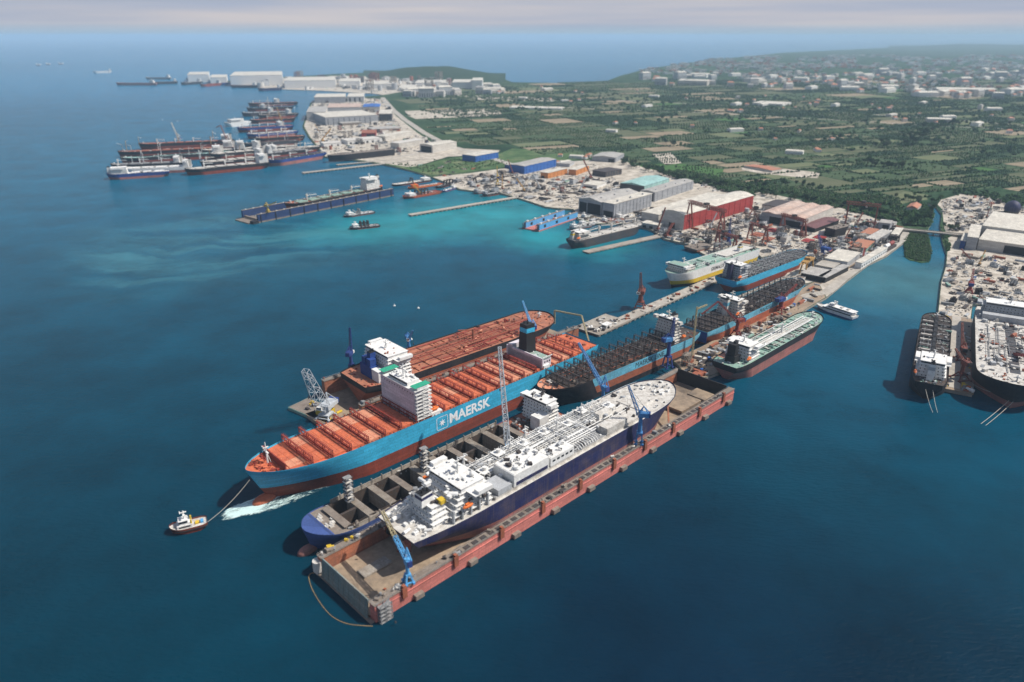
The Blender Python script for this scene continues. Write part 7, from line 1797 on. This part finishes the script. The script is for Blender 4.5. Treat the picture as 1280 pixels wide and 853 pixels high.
def houses(px, n, wts, s, place, seed):
    global hn
    r = random.Random(seed); W = poly_at(px, GZ); k = 0; tr = 0
    us = [p[0] for p in px]; vv = [p[1] for p in px]
    while k < n and hn < 296 and tr < n*30:
        tr += 1; u, v = r.uniform(min(us), max(us)), r.uniform(min(vv), max(vv))
        if not inpoly(u, v, px): continue
        p = at(u, v, GZ); i = r.choices(range(6), wts)[0]; o = bpy.data.objects.new('house', HV[i][0]); C.objects.link(o); o.location = p; o.rotation_euler = (0, 0, r.uniform(-.6, .9)); q = r.uniform(*s); o.scale = (q, q, q)
        tag(o, HV[i][1] + ' ' + place, 'house', HV[i][1] + 's ' + place); k += 1; hn += 1
houses([(790,100),(900,95),(1000,93),(1290,88),(1290,125),(1130,122),(1000,112),(880,112),(800,108)], 150, (3,3,3,2,1.5,2), (1.6, 3.2), 'in the far town beyond the fields', 1)
houses([(640,108),(800,108),(900,114),(1130,126),(1290,140),(1290,170),(1100,150),(900,140),(640,128)], 48, (4,3,1,3,1.5,0), (.9, 1.6), 'along the highways behind the fields', 2)
houses([(480,112),(610,108),(640,112),(620,122),(520,124),(490,118)], 34, (1,1,2,3,3,3), (1.5, 3), 'at the neck of the headland', 3)
houses([(700,150),(900,155),(1100,170),(1000,200),(800,180)], 12, (4,3,0,2,0,0), (.9, 1.3), 'lonely among the orchards', 4)
houses([(640,200),(660,196),(740,196),(745,203),(700,209)], 8, (2,2,1,2,0,0), (.7, 1), 'behind the long bright blue hall', 5)
dt = MB(); r = random.Random(55)
for i in range(3600):
    u, v = r.uniform(800, 1330), 70 + 47*r.random()**1.1
    if v > 92 + (u-820)*.075: continue
    if noise.noise(Vector((u*.03, v*.15, 2))) < -.1: continue
    p = at(u, v, GZ)
    if not inpoly(p.x, p.y, land2): continue
    a = r.uniform(5, 14)*(1+max(0, 100-v)*.06); b = a*r.uniform(.4, 1); h = r.uniform(5, 14)*(1+max(0, 100-v)*.03); dt.box(p.x-a, p.y-b, GZ-1, p.x+a, p.y+b, GZ+h, r.choice((0, 1, 1, 2, 3)))
tag(dt.build('distant_town', ['white', 'roofcream', 'roofterra', 'roofgrey']), 'mass of tiny pale buildings of the distant town fading in haze', None, None, 'stuff')
r = random.Random(56)
# a few special far pieces
hall('building', 'long white greenhouse strip among the fields left of centre', (636,136), (702,137.5), (703,135.5), 5, 'white', 'roofcream', 'flat')
hall('building', 'white sheds at the field edge below the far town', (940,131), (978,133), (980,130), 8, 'white', 'roofcream', 'flat')
hall('building', 'pale farm sheds with yard in the middle of the orchards', (930,210), (965,216), (970,213), 5, 'wallcream', 'roofterra', 'gable', rise=2)
sheet('bare_ground', [(926,208),(935,207),(1025,216),(1022,223),(990,221),(950,217),(928,213)], MATS['yard_dust'], .3)
sheet('bare_ground', [(506,139),(620,136),(628,143),(600,146),(520,149),(510,145)], MATS['yard_dust'], .3)
sheet('bare_ground', [(815,193),(838,191),(852,204),(832,207)], MATS['yard_dust'], .3)
sheet('bare_ground', [(560,119),(640,121),(700,124),(690,127),(600,125)], MATS['yard_dust'], .35)
sheet('grass', [(795,206),(850,205),(905,212),(900,222),(850,218),(808,211)], FM[6], .3)
sheet('grass', [(1105,252),(1130,240),(1155,243),(1160,250),(1140,252),(1118,258)], FM[2], .3)
# a bent scaffold-like pylon line along the highway, white boats out at sea
for i, (u, v) in enumerate(((640, 108),(60, 81),(76, 80.5),(48, 82))):
    if i == 0: continue
    workboat('boat', 'tiny white vessel %s at the horizon on the left' % ('nearest the headland','in the middle of three','farthest left')[(1, 0, 2)[i-1]] if False else ('tiny white vessel, middle of three on the left horizon', 'tiny white vessel, right one of three on the left horizon', 'tiny white vessel, left one of three on the left horizon')[i-1], (u+3, v), (u-3, v+.05), 26, 'white', 'white', 14, 'bow', 'white', 0, seed=200+i, n=2, cat='boat')
for i, (u, v) in enumerate(((493, 383), (523, 386), (222, 152), (514, 425), (203, 150))):
    p = at(u, v, 0); t = thing('mooring_buoy', ['small white buoy off the red-decked tanker, left one', 'small white buoy off the red-decked tanker, right one', 'small white buoy near the far moored cluster, right one', 'small white buoy close beside the red-decked tanker', 'small white buoy near the far moored cluster, left one'][i], 'buoy', p)
    MB(40).sphere((0, 0, .6), 1.6, 1.6, 1.2, 10, 6).build('float', 'white', t); MB().cyl(0, 0, 1.4, 3.2, .2, 6).build('post', 'white', t)

# fine litter nobody could count on the dusty yards
def litter(px, n, label, seed, s=(.5, 2.2), z=GZ+.05):
    r = random.Random(seed); W = poly_at(px, z); xs = [p[0] for p in W]; ys = [p[1] for p in W]; m = MB(); k = 0
    while k < n:
        x, y = r.uniform(min(xs), max(xs)), r.uniform(min(ys), max(ys)); k += 1
        if not inpoly(x, y, W) or not free(x, y) or noise.noise(Vector((x*.03, y*.03, seed))) < -.15: continue
        a = r.uniform(0, 3.1); q = r.uniform(*s); l = q*r.uniform(.5, 3.5); c, d = math.cos(a)*l/2, math.sin(a)*l/2
        m.bar((x-c, y-d, z+q*.25), (x+c, y+d, z+q*.25), q*.8, q*.5, r.choice((0, 0, 1, 2, 3, 4)))
    tag(m.build('yard_litter', ['dark', 'docktop', 'offwhite', 'grey', 'lgrey']), label, None, None, 'stuff')
litter([(900,325),(878,313),(832,295),(815,288),(790,279),(745,279),(722,272),(770,262),(858,290),(945,262),(1050,268),(1127,284),(1126,300),(1080,327),(1050,347),(1022,351),(1008,335),(1000,318),(940,310)], 9000, 'loose offcuts and scrap strewn over the main yard ground', 1)
litter([(600,238),(655,249),(716,260),(790,240),(745,205),(690,207),(628,213),(575,222),(560,228)], 6000, 'loose offcuts and debris strewn over the middle yard ground', 2)
litter([(1178,395),(1182,345),(1188,322),(1205,318),(1290,328),(1290,380),(1216,379),(1211,396)], 3500, 'loose offcuts strewn before the big cream hall', 3, (.4, 1.6))
litter([(1178,262),(1176,251),(1205,246),(1245,249),(1290,262),(1290,280),(1236,284),(1190,290),(1186,284)], 3500, 'loose offcuts strewn over the ground above the big cream hall', 4)
litter([(391,190),(388,150),(394,130),(440,122),(478,124),(500,155),(545,183),(500,195),(440,199),(408,194)], 5000, 'loose debris strewn over the far yard', 5, (1.2, 4))
litter([(842,450),(867,475),(903,462),(946,429),(1000,385),(1030,371),(1022,353),(1000,369),(960,389),(924,409),(880,433)], 2600, 'small gear and offcuts strewn along the main quay', 6, (.3, 1.2), GZ+.1)
# ================================================================ air
hz = MB().box(-80000, -1200, -2.5, 80000, 98000, 330)
ho = hz.build('haze', None); ho.data.materials.clear()
hmat = bpy.data.materials.new('haze'); hmat.use_nodes = True; n = hmat.node_tree; n.nodes.clear()
out = n.nodes.new('ShaderNodeOutputMaterial'); pv = n.nodes.new('ShaderNodeVolumePrincipled')
pv.inputs['Color'].default_value = (.55, .75, .93, 1); pv.inputs['Density'].default_value = 5.2e-5; pv.inputs['Anisotropy'].default_value = 0.0
n.links.new(pv.outputs[0], out.inputs['Volume']); ho.data.materials.append(hmat); ho['kind'] = 'stuff'; ho['label'] = 'pale blue haze over the bay and the far land'
